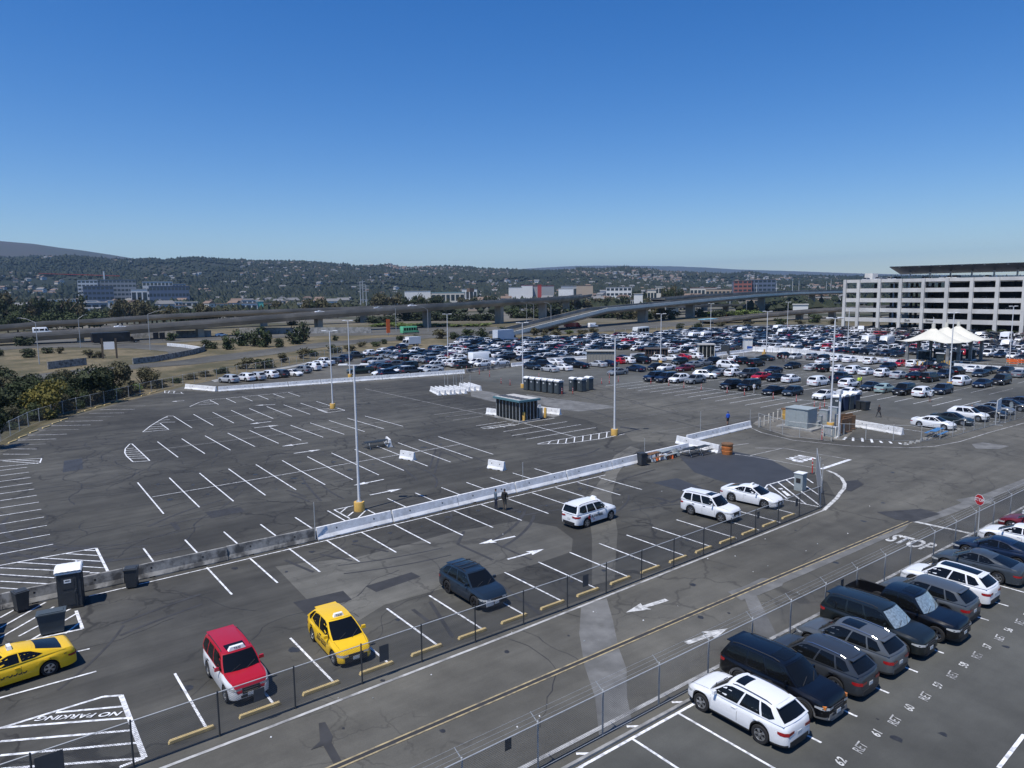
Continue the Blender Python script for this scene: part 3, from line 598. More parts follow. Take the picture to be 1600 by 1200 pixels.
# ------------------------------------------------ chain link fences
def chain(a, b, h, z0=.04, pitch=.075, r=.0022, mb=None):
    a = Vector((a[0], a[1], 0)); b = Vector((b[0], b[1], 0)); d = b-a; L = d.length; u = d.normalized(); nrm = Vector((-u.y, u.x, 0)); mb = mb or MB().mat(WIRE)
    n = int((L+h)/pitch)
    for s in (-1, 1):
        for i in range(n):
            x0 = i*pitch-h if s > 0 else i*pitch; x1 = x0+h if s > 0 else x0-h; za, zb = 0., h
            if x1 == x0: continue
            t0 = max(0., min((0-x0)/(x1-x0), (L-x0)/(x1-x0))); t1 = min(1., max((0-x0)/(x1-x0), (L-x0)/(x1-x0)))
            if t1 <= t0: continue
            p = a+u*(x0+(x1-x0)*t0)+Vector((0, 0, z0+h*t0)); q = a+u*(x0+(x1-x0)*t1)+Vector((0, 0, z0+h*t1)); off = nrm*(r*s)
            wv = (q-p).cross(nrm).normalized()*r
            mb.add([p-wv+off, p+off+nrm*r, p+wv+off, q-wv+off, q+off+nrm*r, q+wv+off], [(0, 1, 4, 3), (1, 2, 5, 4), (2, 0, 3, 5)])
    return mb
def fence(pts, h, posts, name, label, group=None, pitch=.075, r=.0022, mr=.03, barbs=False, mesh=True, bottom=True, dark=False, pr=.035, cat='fence'):
    root = empty(name, (pts[0][0], pts[0][1], 0)); o0 = Vector((pts[0][0], pts[0][1], 0))
    rel = [Vector((p[0], p[1], 0))-o0 for p in pts]
    m = PLASTB if dark else STEEL
    for p in posts:
        q = Vector((p[0], p[1], 0))-o0
        pm = MB().mat(m).tube((0, 0, 0), (0, 0, h+.05), pr, n=8); pm.lathe([(0, h+.1), (pr*.8, h+.07), (pr*1.1, h+.03)], n=8)
        po = pm.build('post', root, loc=tuple(q))
        if barbs: MB().mat(STEEL).tube((0, 0, h), (-.12, .28, h+.34), .016, n=5).build('barb_arm', po)
    tr = MB().mat(STEEL).path([r_+Vector((0, 0, h)) for r_ in rel], .022, 6).build('top_rail', root)
    if bottom:
        br = MB().mat(m).path([r_+Vector((0, 0, .06)) for r_ in rel], .012, 5).build('bottom_rail', root)
    if barbs:
        for k in range(3):
            t = .3+.35*k; MB().mat(STEEL).path([r_+Vector((-.12*t, .28*t, h+.34*t)) for r_ in rel], .005, 4).build('barbed_wire', root)
    if mesh:
        mb = MB().mat(WIRE)
        for a, b in zip(rel, rel[1:]): chain(a, b, h-.04, pitch=pitch, r=r, mb=mb)
        mb.build('chain_link', root)['kind'] = 'stuff'
    tag(root, label, cat, group); return root
f1pts = [(-12, 28.05), (25.4, 27.95), (40.5, 28.35), (52.9, 28.9)]
def onpts(pts, s):
    for a, b in zip(pts, pts[1:]):
        a = Vector(a); b = Vector(b); L = (b-a).length
        if s <= L: return (a+(b-a)*s/L)
        s -= L
    return Vector(pts[-1])
f1posts = [onpts(f1pts, .4+3.06*k) for k in range(22)]
fence1 = fence(f1pts, 1.83, f1posts, 'chain_link_fence', 'low chain link fence between the road and the taxi stalls', dark=True, pitch=.085, r=.004)
f1b = fence([(52.95, 28.95), g(1275, 741).xy], 2.4, [(52.95, 28.95), g(1284, 770).xy, g(1280, 757).xy, g(1275, 741).xy], 'fence_gate', 'open chain link gate standing edge on at the right end of the taxi lot', pitch=.09, r=.003, cat='gate')
f2pts = [(-5, 18.62), (61.4, 18.5), (110, 18.4)]
f2posts = [(15.3+3.28*k, 18.62-.002*k) for k in range(-6, 28)]
fence2 = fence(f2pts, 1.86, f2posts, 'chain_link_fence', 'chain link fence with barbed wire arms along the numbered stalls', barbs=True, pitch=.085, r=.0036)
SIGNB = mat('sign_back_grey', (.06, .062, .065), .7, var=.1)
# mesh-backed signs that hang on the fences
for (px_, py_, w_, h_, yy), lab in zip(((76, 1180, 1.0, .9, 28.0), (590+10, 1020, .55, .9, 27.93), (915, 905, .5, .8, 27.93), (375+30, 1085, .5, .6, 27.9), (1245, 785, .35, .7, 28.85), (1185, 803, .35, .6, 28.7)),
        ('at the lower left corner', 'beside the yellow hatchback taxi', 'right of the dark blue crossover', 'before the red taxi', 'by the hatched corner near the gate', 'beside the white sedan')):
    r_ = _ray(px_, py_); d = Vector((_X.dot(r_), _Y.dot(r_), _U.dot(r_))); t = (yy-.05)/d.y; P = Vector((d.x*t, d.y*t, HC+d.z*t)); P.z = max(h_/2+.1, min(1.3, P.z))
    tag(MB().mat(SIGNB).box((0, 0, 0), (w_*.85, .02, h_*.85)).build('fence_sign', loc=P), 'dark back of a sign on the low fence '+lab, 'sign', 'sign backs on the low fence')
r_ = _ray(1315, 911); 
for (px_, py_), lab in zip(((1316, 911), (794, 1163)), ('between two posts near the black suv', 'near the bottom edge of the photo')):
    r_ = _ray(px_, py_); d = Vector((_X.dot(r_), _Y.dot(r_), _U.dot(r_))); t = 18.65/d.y; P = Vector((d.x*t, 18.65, HC+d.z*t))
    tag(MB().mat(PLASTB).box((0, 0, 0), (.28, .02, .42)).build('fence_sign', loc=P), 'small dark sign on the barbed wire fence '+lab, 'sign', 'small signs on the barbed wire fence')
# fence round the far left and behind the left car row
flp = [(-1.0, 92), (2.2, 103.5), (4.5, 110.1), (6.6, 115.9), (11.6, 124.6), (24.9, 140.0), (34.1, 149.6), (63.8, 172.3), (71.5, 178.6), (88, 196)]
fence(flp, 1.9, [onpts(flp, 3.4*k) for k in range(45)], 'chain_link_fence', 'long chain link fence along the dry verge left of the empty lot', pitch=.16, r=.004, pr=.045)
mp_ = [(-6, 47.6), (61, 48.9)]
for (px_, yb, yt), lab in zip(((493, 845, 785), (817, 752, 722), (1007, 717, 685), (1094, 686, 643), (1172, 661, 640)), ('between grey and white barriers', 'left of the white taxi suv', 'beside the dark bin', 'at the crosswise barrier', 'near the man in blue')):
    p = g(px_, yb); tag(MB().mat(STEEL).tube((0, 0, 0), (0, 0, zat(px_, yb, yt)), .03, n=6).build('fence_post', loc=p), 'lone thin fence post in the barrier wall '+lab, 'post', 'lone fence posts in the barriers')
for i, px_ in enumerate((695, 700, 709, 713, 720, 723, 735)): tag(MB().mat(STEEL).tube((0, 0, 0), (0, 0, 3.4), .03, n=5).build('fence_post', loc=g(px_, 613)), 'thin post rising from the cluster of white barriers, %s from the left' % ORD[i], 'post', 'posts in the barrier cluster')
wf = [g(1180, 551).xy, g(1240, 554).xy, g(1330, 565.5).xy, g(1402, 573).xy, g(1448, 577).xy]
fence(wf, 1.9, [onpts(wf, 3.2*k) for k in range(28)], 'chain_link_fence', 'thin fence in front of the long white wall before the garage', mesh=False, bottom=False)
wf = [g(1490, 577.5).xy, g(1612, 587).xy]
fence(wf, 1.9, [onpts(wf, 3.2*k) for k in range(10)], 'chain_link_fence', 'thin fence in front of the white wall right of the tent', mesh=False, bottom=False)
wf = [g(1185, 668).xy, g(1232, 682).xy, g(1300, 690).xy]; fence(wf, 1.8, [onpts(wf, 2.4*k) for k in range(8)], 'chain_link_fence', 'chain link fence in front of the utility yard', pitch=.12, r=.003)
wf = [g(1310, 686).xy, g(1440, 690).xy, g(1475, 686).xy, g(1520, 673).xy, g(1610, 650).xy]; fence(wf, 1.8, [onpts(wf, 2.9*k) for k in range(16)], 'chain_link_fence', 'chain link fence along the road in front of the white sedan row', pitch=.12, r=.003)
# ------------------------------------------------ vehicles
def lerp(a, b, t): return a+(b-a)*t
def pw(pts, x):
    if x <= pts[0][0]: return pts[0][1]
    for (a, u), (b, v) in zip(pts, pts[1:]):
        if x <= b:
            t = (x-a)/(b-a); return u+(v-u)*t
    return pts[-1][1]
# L, W, wheelbase, wheel radius, sill, top profile (x fraction from rear -1..front 1 in metres), greenhouse
SPECS = dict(
 sedan=dict(L=4.85, W=1.86, wb=2.83, R=.345, sill=.20, top=[(-2.42, .62), (-2.38, .92), (-2.25, 1.04), (-1.9, 1.08), (-1.2, 1.02), (0, .95), (1.05, .95), (1.6, .90), (2.05, .80), (2.3, .66), (2.39, .56), (2.42, .48)],
   gh=(1.22, -.05, .28, -.72, -1.98, .96, 1.44, 1.36, 1.07), rw=.66, bw=.93, win=[(.03, .44), (.47, .80)], roofk=1.0),
 hatch=dict(L=4.15, W=1.72, wb=2.6, R=.31, sill=.20, top=[(-2.07, .65), (-2.03, .92), (-1.8, 1.0), (0, .95), (1.0, .96), (1.45, .90), (1.8, .80), (1.98, .66), (2.07, .50)],
   gh=(1.22, 0, .22, -1.35, -1.93, .96, 1.52, 1.46, 1.0), rw=.70, bw=.94, win=[(.04, .44), (.47, .80), (.83, .94)], roofk=1.0),
 prius=dict(L=4.5, W=1.76, wb=2.7, R=.32, sill=.20, top=[(-2.25, .62), (-2.2, 1.0), (-1.9, 1.09), (0, .95), (1.1, .95), (1.7, .84), (2.05, .72), (2.2, .58), (2.25, .48)],
   gh=(1.45, 0, .25, -1.0, -2.05, .95, 1.48, 1.38, 1.09), rw=.67, bw=.93, win=[(.04, .42), (.45, .75), (.78, .9)], roofk=1.0),
 suv=dict(L=4.70, W=1.89, wb=2.75, R=.375, sill=.27, top=[(-2.35, .70), (-2.31, 1.02), (-2.15, 1.12), (-1.2, 1.10), (0, 1.05), (1.0, 1.06), (1.6, 1.02), (2.0, .95), (2.22, .82), (2.31, .66), (2.35, .55)],
   gh=(1.18, 0, .38, -1.62, -2.20, 1.06, 1.66, 1.58, 1.13), rw=.70, bw=.94, win=[(.03, .40), (.43, .71), (.74, .93)], roofk=1.0),
 boxy=dict(L=4.45, W=1.82, wb=2.62, R=.36, sill=.30, top=[(-2.22, .72), (-2.2, 1.02), (-2.1, 1.12), (0, 1.09), (1.0, 1.09), (1.6, 1.05), (2.0, .98), (2.15, .86), (2.2, .7), (2.22, .58)],
   gh=(1.08, 0, .46, -1.92, -2.16, 1.09, 1.72, 1.70, 1.12), rw=.77, bw=.95, win=[(.03, .37), (.40, .67), (.70, .95)], roofk=1.0),
 big=dict(L=5.10, W=1.98, wb=2.95, R=.40, sill=.33, top=[(-2.54, .8), (-2.52, 1.12), (-2.4, 1.20), (0, 1.16), (1.15, 1.16), (1.85, 1.12), (2.3, 1.03), (2.48, .86), (2.54, .62)],
   gh=(1.25, 0, .52, -2.1, -2.46, 1.16, 1.83, 1.79, 1.20), rw=.74, bw=.94, win=[(.03, .34), (.37, .62), (.65, .95)], roofk=1.0),
 mini=dict(L=5.1, W=1.98, wb=3.05, R=.36, sill=.22, top=[(-2.55, .65), (-2.5, 1.05), (-2.35, 1.14), (0, 1.05), (1.4, 1.03), (1.95, .93), (2.3, .80), (2.48, .64), (2.55, .5)],
   gh=(1.72, 0, .62, -1.9, -2.40, 1.04, 1.73, 1.66, 1.14), rw=.72, bw=.94, win=[(.06, .36), (.39, .68), (.71, .95)], roofk=1.0),
 pickup=dict(L=5.75, W=2.0, wb=3.65, R=.40, sill=.40, top=[(-2.87, .95), (-2.85, 1.22), (-1.15, 1.22), (-1.1, 1.18), (.3, 1.14), (1.35, 1.15), (2.1, 1.12), (2.65, 1.04), (2.82, .9), (2.87, .65)],
   gh=(1.3, 0, .72, -.70, -.98, 1.15, 1.85, 1.83, 1.18), rw=.78, bw=.94, win=[(.05, .50), (.54, .93)], roofk=1.0, bed=True),
)
def plan(x, L, rf=.20, rr=.15):
    a = (x-(L/2-.95))/.95; b = (-x-(L/2-.75))/.75
    k = 1.
    if a > 0: k -= rf*min(1, a)**2.6+(.10 if a > .9 else 0)*(a-.9)/.1
    if b > 0: k -= rr*min(1, b)**2.6+(.08 if b > .9 else 0)*(b-.9)/.1
    return k
def car_parts(kind, detail=2, cladm=None, clad=False, rails=False, roofm=None, two=None, rim=None, sun=False, bed_cover=False, paint=CARP, spoiler=True, sunroof=None, topper=False):
    S = SPECS[kind]; L, W, wb, Rw, sill = S['L'], S['W'], S['wb'], S['R'], S['sill']; out = {}
    fx, rx = wb/2+.12, -wb/2+.12; Ra = Rw+.065
    xs = set([-L/2, -L/2+.03, -L/2+.1, -L/2+.25, L/2, L/2-.03, L/2-.1, L/2-.25])
    n = int(L/(.22 if detail > 1 else .45))
    for i in range(1, n): xs.add(-L/2+L*i/n)
    na = 6 if detail > 1 else 3
    for c in (fx, rx):
        xs = set(x for x in xs if abs(x-c) > Ra+.02)
        for i in range(-na, na+1): xs.add(c+Ra*math.sin(math.pi/2*i/na))
        xs.add(c+Ra+.015); xs.add(c-Ra-.015)
    if S.get('bed') and not bed_cover: xs |= {-1.12, -1.06, -L/2+.09}
    xs = sorted(xs)
    def half(x): return W/2*plan(x, L)
    def sillz(x):
        s = sill+(.10 if abs(x) > L/2-.15 else 0)*0; e = max(0, abs(x)-(L/2-.5))/.5; s += .05*e*e
        for c in (fx, rx):
            d = abs(x-c)
            if d <= Ra+1e-4: s = max(s, Rw+math.sqrt(max(0, Ra*Ra-d*d)))
        return s
    def sec(x):
        w = half(x); s = sillz(x); T = pw(S['top'], x); b = max(T-.09, s+.05)
        p1 = s+(.09 if clad else .12*(b-s)/.6)
        inner = w-.27
        q = [(w*.965, s), (w*.992, min(p1, b-.02)), (w, lerp(s, b, .55)), (w*.985, lerp(s, b, .85)), (w*.955, b), (w*.885, T), (w*.5, T+.022), (0, T+.03)]
        if S.get('bed') and not bed_cover and x < -1.1 and x > -L/2+.08: q[5] = (w*.9, T); q[6] = (w*.86, .72); q[7] = (0, .72)
        return [(0, .22), (inner, .22), (inner, s)]+q
    mb = MB().mat(paint)
    rows = []
    for x in xs:
        q = sec(x); full = [(x, y, z) for y, z in q]+[(x, -y, z) for y, z in reversed(q[1:-1])]
        rows.append(full)
    k = len(rows[0]); nn = len(mb.v); mb.v += [p for r in rows for p in r]
    mb.mat(TRIM); mb.mat(paint)
    for i in range(len(rows)-1):
        for j in range(k):
            j2 = (j+1) % k; jj = j if j < 10 else k-1-j
            m = 1 if jj <= 2 else 0
            if clad and jj == 3: m = 1
            if two is not None and jj in (4, 5, 6, 7, 3) and jj <= 7 and not (clad and jj == 3): m = 2
            mb.f.append((nn+i*k+j, nn+i*k+j2, nn+(i+1)*k+j2, nn+(i+1)*k+j)); mb.m.append(m)
    mb.mats = [paint, TRIM]+([two] if two else [])
    if cladm: mb.mats = [paint, cladm]
    for i, r in ((0, 0), (len(rows)-1, 1)):
        f = [nn+i*k+j for j in range(3, k-2)]; mb.f.append(tuple(f)); mb.m.append(0 if two is None else 2)
        f = [nn+i*k+j for j in (0, 1, 2, 3, k-3, k-2, k-1)]; mb.f.append(tuple(f)); mb.m.append(1)
    # greenhouse
    xwb, _, xwt, xrt, xrb, zf, zt, zr, zb = S['gh']; rw, bw = S['rw'], S['bw']; NS = 10 if detail > 1 else 5
    def B(s): x = lerp(xwb, xrb, s); return Vector((x, W/2*bw*(plan(x, L)*.5+.5)*(1-.06*max(0, 1-s*5)), lerp(zf, zb, s)-.02))
    def Rf(s):
        x = lerp(xwt, xrt, s); z = lerp(zt, zr, s)+.03*math.sin(math.pi*s)-.02*(1-s)**4; return Vector((x, W/2*rw*(1-.05*(1-s)**2-.04*s*s), z))
    def side(s, t, off=0.):
        p = B(s).lerp(Rf(s), t); p.y += .035*math.sin(math.pi*t)+off; return p
    def front(v, t, off=0.):
        p = side(0, t); y = p.y*v; bow = lerp(.16, .10, t)*(1-v*v); return Vector((p.x+bow+off*.8, y, p.z+.03*(1-v*v)*t+off*.6))
    def back(v, t, off=0.):
        p = side(1, t); y = p.y*v; bow = lerp(.07, .06, t)*(1-v*v); return Vector((p.x-bow-off*.8, y, p.z+.03*(1-v*v)*t+off*.5))
    gm = MB().mat(roofm or paint)
    if topper: pass
    ts = [0, .3, .65, .9, 1]
    for sg in (1, -1):
        gm.grid([[Vector((p.x, p.y*sg, p.z)) for p in (side(i/NS, t) for t in ts)] for i in range(NS+1)])
    vsn = [-1, -.6, -.2, .2, .6, 1]
    gm.grid([[front(v, t) for v in vsn] for t in ts]); gm.grid([[back(v, t) for v in vsn] for t in ts])
    rr_ = []
    for i in range(NS+1):
        s = i/NS; e = side(s, 1); rr_.append([Vector((e.x+.10*(1-v*v)*(1-s)-.06*(1-v*v)*s, e.y*v, e.z+.03*(1-v*v)+.012*(1-v**4))) for v in vsn])
    gm.grid(rr_)
    me = mb.mesh('car_body'); g2 = gm.mesh('car_roof')
    bm = bmesh.new(); bm.from_mesh(me); bmesh.ops.remove_doubles(bm, verts=bm.verts, dist=1e-4); bmesh.ops.recalc_face_normals(bm, faces=bm.faces); bm.to_mesh(me); bm.free()
    bm = bmesh.new(); bm.from_mesh(g2); bmesh.ops.remove_doubles(bm, verts=bm.verts, dist=1e-4); bmesh.ops.recalc_face_normals(bm, faces=bm.faces); bm.to_mesh(g2); bm.free()
    for m_ in (me, g2): m_.polygons.foreach_set('use_smooth', [True]*len(m_.polygons)); m_.set_sharp_from_angle(angle=R(38))
    out['body'] = me; out['roof'] = g2
    def grid_m(rows_, m): b_ = MB().mat(m); b_.grid(rows_); return b_
    o_ = .007
    out['windshield'] = grid_m([[front(v, t, o_) for v in (-.93, -.6, -.2, .2, .6, .93)] for t in (.06, .35, .65, .93)], SHADE if sun else GLASS).mesh('windshield', 60)
    out['rear_window'] = grid_m([[back(v, t, o_) for v in (-.86, -.45, 0, .45, .86)] for t in (.12, .5, .9)], GLASS).mesh('rear_window', 60)
    sw = []
    for a, b in S['win']:
        for sg in (1, -1):
            rows_ = []
            for i in range(5):
                s = lerp(a, b, i/4); t1 = .92; t0 = .10
                if a < .1: t1 = .92 if i else .80
                if b > .78 and i >= 2: t0 = .10+.10*(i-2); t1 = .92-.04*(i-2)
                rows_.append([Vector((p.x, p.y*sg, p.z)) for p in (side(s, t, .006) for t in (t0, lerp(t0, t1, .5), t1))])
            sw.append(grid_m(rows_, GLASS).mesh('side_window', 60))
    out['side_window'] = sw
    # wheels
    def wheel(sg):
        t = MB().mat(TYRE); w_ = .115
        prof = [(Rw*.66, -w_), (Rw*.93, -w_), (Rw, -w_*.75), (Rw, w_*.75), (Rw*.93, w_), (Rw*.66, w_)]
        t.lathe(prof, n=20 if detail > 1 else 12, axis='y'); tm = t.mesh('tyre', 35)
        r = MB().mat(rim or RIM); rr = Rw*.67
        if detail > 1:
            r.lathe([(rr, w_*.9*sg), (rr*.9, w_*.95*sg), (rr*.88, w_*.3*sg)], n=20, axis='y'); r.mat(RIMD).lathe([(rr*.9, w_*.35*sg), (0, w_*.35*sg)], n=20, axis='y'); r.mat(rim or RIM)
            for i in range(5):
                for q in (-.13, .13):
                    a = 2*math.pi*i/5+q; u = Vector((math.cos(a), 0, math.sin(a))); v = Vector((-u.z, 0, u.x)); y = w_*.86*sg
                    pts = [u*(rr*.1)-v*.022, u*(rr*.93)-v*.028, u*(rr*.93)+v*.028, u*(rr*.1)+v*.022]
                    r.face(*[p+Vector((0, y, 0)) for p in pts]); r.face(*[p+Vector((0, y-.03*sg, 0)) for p in pts])
            r.lathe([(.06, w_*.5*sg), (.06, w_*.95*sg), (0, w_*.97*sg)], n=10, axis='y')
        else: r.lathe([(rr, w_*.85*sg), (rr*.8, w_*.95*sg), (0, w_*.7*sg)], n=10, axis='y')
        return tm, r.mesh('rim')
    out['wheels'] = {s: wheel(s) for s in (1, -1)}; out['wpos'] = [(fx, W/2-.13, Rw, 1), (fx, -W/2+.13, Rw, -1), (rx, W/2-.13, Rw, 1), (rx, -W/2+.13, Rw, -1)]
    # lamps, grille, plates
    def sy(x, z):
        q = sec(x)[3:8]
        for (y0, z0), (y1, z1) in zip(q, q[1:]):
            if z <= z1: return lerp(y0, y1, 0 if z1 == z0 else max(0, (z-z0)/(z1-z0)))
        return q[-1][0]
    T_f = pw(S['top'], L/2-.12); T_r = pw(S['top'], -L/2+.03)
    def lamp(front_, sg, z0, z1, len_, yin, m):
        e = L/2 if front_ else -L/2; d = -1 if front_ else 1; b_ = MB().mat(m); xs_ = [e+d*len_, e+d*.25 if len_ > .3 else e+d*len_*.6, e+d*.1, e+d*.03]
        rows_ = [[Vector((x, sg*(sy(x, z)+.008), z)) for z in (lerp(z0, z1, .35 if i == 0 else 0), lerp(z0, z1, .5), z1)] for i, x in enumerate(xs_)]
        rows_.append([Vector((e-d*.012, sg*(half(e)*.97), z)) for z in (z0, lerp(z0, z1, .5), z1)])
        rows_.append([Vector((e-d*.012, sg*(half(e)*yin), z)) for z in (lerp(z0, z1, .2), lerp(z0, z1, .5), z1)])
        return b_.grid(rows_).mesh('lamp', 30)
    zf1 = T_f-.05; out['headlight'] = [lamp(True, s, zf1-.12, zf1-.01, .48, .58, LAMPC) for s in (1, -1)]
    if kind in ('sedan', 'prius'): out['taillight'] = [lamp(False, s, T_r-.17, T_r-.06, .36, .42, LAMPR) for s in (1, -1)]
    elif kind == 'pickup': out['taillight'] = [lamp(False, s, T_r-.34, T_r-.04, .12, .86, LAMPR) for s in (1, -1)]
    else: out['taillight'] = [lamp(False, s, T_r-.20, T_r-.06, .36, .5, LAMPR) for s in (1, -1)]
    e = L/2+.012; yb = half(L/2)
    gr = MB().mat(TRIM).box((e-.02, 0, zf1-.17), (.05, yb*1.15, .26)); 
    gr.box((e-.01, 0, sill+.14), (.03, yb*1.35, .12))
    gr.mat(CHROME if detail > 1 else TRIM)
    if detail > 1:
        for q in range(2): gr.box((e+.008, 0, zf1-.22+.10*q), (.012, yb*.95, .014))
    out['grille'] = gr.mesh('grille')
    out['plate_f'] = MB().mat(PLATE).box((e+.015, 0, sill+.2), (.012, .30, .15)).mesh('number_plate'); out['plate_r'] = MB().mat(PLATE).box((-L/2-.012, 0, lerp(sill, T_r, .62 if kind != 'sedan' else .6)), (.012, .30, .15)).mesh('number_plate')
    out['rear_bumper'] = MB().mat(TRIM).box((-L/2-.004, 0, sill+.13), (.03, half(-L/2)*1.7, .17)).mesh('rear_bumper')
    mir = []
    for s in (1, -1):
        p = side(.10, .06); b_ = MB().mat(paint if not (clad and two) else TRIM).box((p.x, s*(p.y+.13), p.z+.10), (.11, .20, .14), taper=.85); b_.mat(TRIM).box((p.x, s*(p.y+.03), p.z+.03), (.06, .10, .03)); mir.append(b_.mesh('mirror'))
    out['mirror'] = mir
    if detail > 1:
        hd = []; zd = zf-.14
        seam = MB().mat(TRIM); xsB = [lerp(xwb, xrb, s) for s in [.07]]; wins = S['win']
        doors = [B(wins[0][0]).x-.05, B((wins[0][1]+wins[1][0])/2).x, B(wins[1][1]).x-.02]
        for sg in (1, -1):
            for x in doors:
                zz = [z for z in (max(sillz(x), sill+.02), .5, .65, .8, zf-.1) if z >= sillz(x)]; zz = sorted(set(zz))
                seam.grid([[Vector((x-.006, sg*(sy(x, z)+.004), z)), Vector((x+.006, sg*(sy(x, z)+.004), z))] for z in zz])
            for i in (0, 1):
                x = doors[i+1]+.16; hd.append(MB().mat(paint if kind in ('sedan', 'suv', 'mini') else TRIM).box((x, sg*(sy(x, zd)+.018), zd), (.20, .03, .035)).mesh('door_handle'))
        out['door_handle'] = hd
        # hood and tailgate seams
        for sg in (1, -1):
            pts = [(x, sg*half(x)*.80, pw(S['top'], x)+.016) for x in [lerp(xwb+.05, L/2-.28, i/5) for i in range(6)]]
            for a, b in zip(pts, pts[1:]):
                seam.face((a[0], a[1]-.006, a[2]), (b[0], b[1]-.006, b[2]), (b[0], b[1]+.006, b[2]), (a[0], a[1]+.006, a[2]))
        out['seams'] = seam.mesh('door_seams')
        wp = MB().mat(TRIM)
        for y0 in (-.5, .15): a = front(y0/.8, .05, .02); b_ = front((y0+.45)/.8, .30, .02); wp.tube(a, b_, .012, n=4)
        out['wipers'] = wp.mesh('wipers')
        if rails:
            rl = []
            for sg in (1, -1):
                b_ = MB().mat(CHROME if rails == 2 else TRIM); pts = []
                for i in range(9): q = side(lerp(.08, .95, i/8), 1); pts.append(Vector((q.x, sg*(q.y-.05), q.z+(.015 if i in (0, 8) else .065))))
                b_.path(pts, .018, 5); rl.append(b_.mesh('roof_rail'))
            out['roof_rail'] = rl
        if sunroof:
            rows_ = []
            for i in range(4):
                s = lerp(sunroof[0], sunroof[1], i/3); e_ = side(s, 1); rows_.append([Vector((e_.x+.10*(1-v*v)*(1-s)-.06*(1-v*v)*s, e_.y*v, e_.z+.03*(1-v*v)+.012*(1-v**4)+.006)) for v in (-.62, -.3, 0, .3, .62)])
            out['sunroof'] = MB().mat(GLASS).grid(rows_).mesh('sunroof', 60)
        if spoiler and kind not in ('sedan', 'pickup'):
            p = Rf(1); out['spoiler'] = MB().mat(roofm or paint).box((p.x-.09, 0, p.z+.0), (.26, p.y*1.8, .035)).mesh('spoiler')
    if S.get('bed'):
        bl = MB().mat(TRIM)
        for sg in (1, -1): bl.box((-1.95, sg*W/2*.92, 1.235), (1.7, .07, .03))
        out['bed_rail'] = bl.mesh('bed_rail')
        if topper:
            tp = MB().mat(paint); x0, x1 = -2.84, -1.02; hw = W/2*.9; hr = W/2*.76; z0, z1 = 1.22, 1.86
            tp.grid([[(x, hw, z0), (x, hw*.98, z0+.2), (x, hr, z1-.03), (x, hr*.9, z1), (x, 0, z1+.03), (x, -hr*.9, z1), (x, -hr, z1-.03), (x, -hw*.98, z0+.2), (x, -hw, z0)] for x in (x0, x0+.1, x1)])
            tp.face((x0, hw, z0), (x0, hr, z1-.03), (x0, hr*.9, z1), (x0, 0, z1+.03), (x0, -hr*.9, z1), (x0, -hr, z1-.03), (x0, -hw, z0))
            tp.mat(GLASS)
            for sg in (1, -1): tp.face((x0+.25, sg*(hw*.975+.01), z0+.22), (x1-.1, sg*(hw*.975+.01), z0+.22), (x1-.1, sg*(hr+.025), z1-.12), (x0+.3, sg*(hr+.025), z1-.12))
            out['camper_top'] = tp.mesh('camper_top', 35)
    return out
def assemble(P, name, loc, rz, color, full=True):
    root = empty(name, loc, rz); o = []
    def pt(n, me, par=root, l=None):
        q = put(n, me, par, l); q.color = color; return q
    b = pt('body', P['body']); pt('roof', P['roof']); pt('windshield', P['windshield']); pt('rear_window', P['rear_window'])
    for m in P['side_window']: pt('side_window', m)
    for x, y, z, s in P['wpos']:
        wv = pt('wheel', P['wheels'][s][0], l=(x, y, z)); pt('rim', P['wheels'][s][1], wv)
    for m in P['headlight']: pt('headlight', m)
    for m in P['taillight']: pt('tail_light', m)
    pt('grille', P['grille']); pt('rear_bumper', P['rear_bumper']); pt('number_plate', P['plate_f']); pt('number_plate', P['plate_r'])
    for m in P['mirror']: pt('side_mirror', m)
    for k, n in (('door_handle', 'door_handle'), ('roof_rail', 'roof_rail')):
        for m in P.get(k, []): pt(n, m)
    for k, n in (('seams', 'door_seam'), ('wipers', 'wiper'), ('sunroof', 'sunroof'), ('spoiler', 'spoiler'), ('bed_rail', 'bed_rail'), ('camper_top', 'camper_top')):
        if k in P: pt(n, P[k])
    return root
WHT, SIL, GRY, DGR, BLK, NVY, RED, DRED, YEL = (.80, .81, .82, 1), (.42, .44, .46, 1), (.17, .185, .20, 1), (.035, .040, .047, 1), (.0045, .005, .007, 1), (.008, .017, .042, 1), (.42, .012, .025, 1), (.13, .012, .02, 1), (.86, .53, .015, 1)
SLATE = (.015, .026, .042, 1)
def car_text(root, txt, size, x, side_, z, y, m=BLACK, shear=0., bold=.004, tilt=8):
    """flat lettering on a car's flank; side_ -1 right flank, 1 left flank"""
    if side_ < 0: M = Matrix.Translation((x, -y, z)) @ Matrix.Rotation(R(90-tilt), 4, 'X')
    else: M = Matrix.Translation((x, y, z)) @ Matrix.Rotation(math.pi, 4, 'Z') @ Matrix.Rotation(R(90-tilt), 4, 'X')
    return text('lettering', txt, size, m, M, root, shear, bold)
def taxi_sign(root, x, z, wd=.62):
    s = MB().mat(WHITEP).box((x, 0, z+.09), (.20, wd, .16), taper=.75).build('roof_sign', root)
    text('lettering', 'TAXI', .13, BLACK, Matrix.Translation((x+.096, 0, z+.09)) @ Matrix.Rotation(R(90), 4, 'Z') @ Matrix.Rotation(R(76), 4, 'X'), s, 0, .002)
    return s
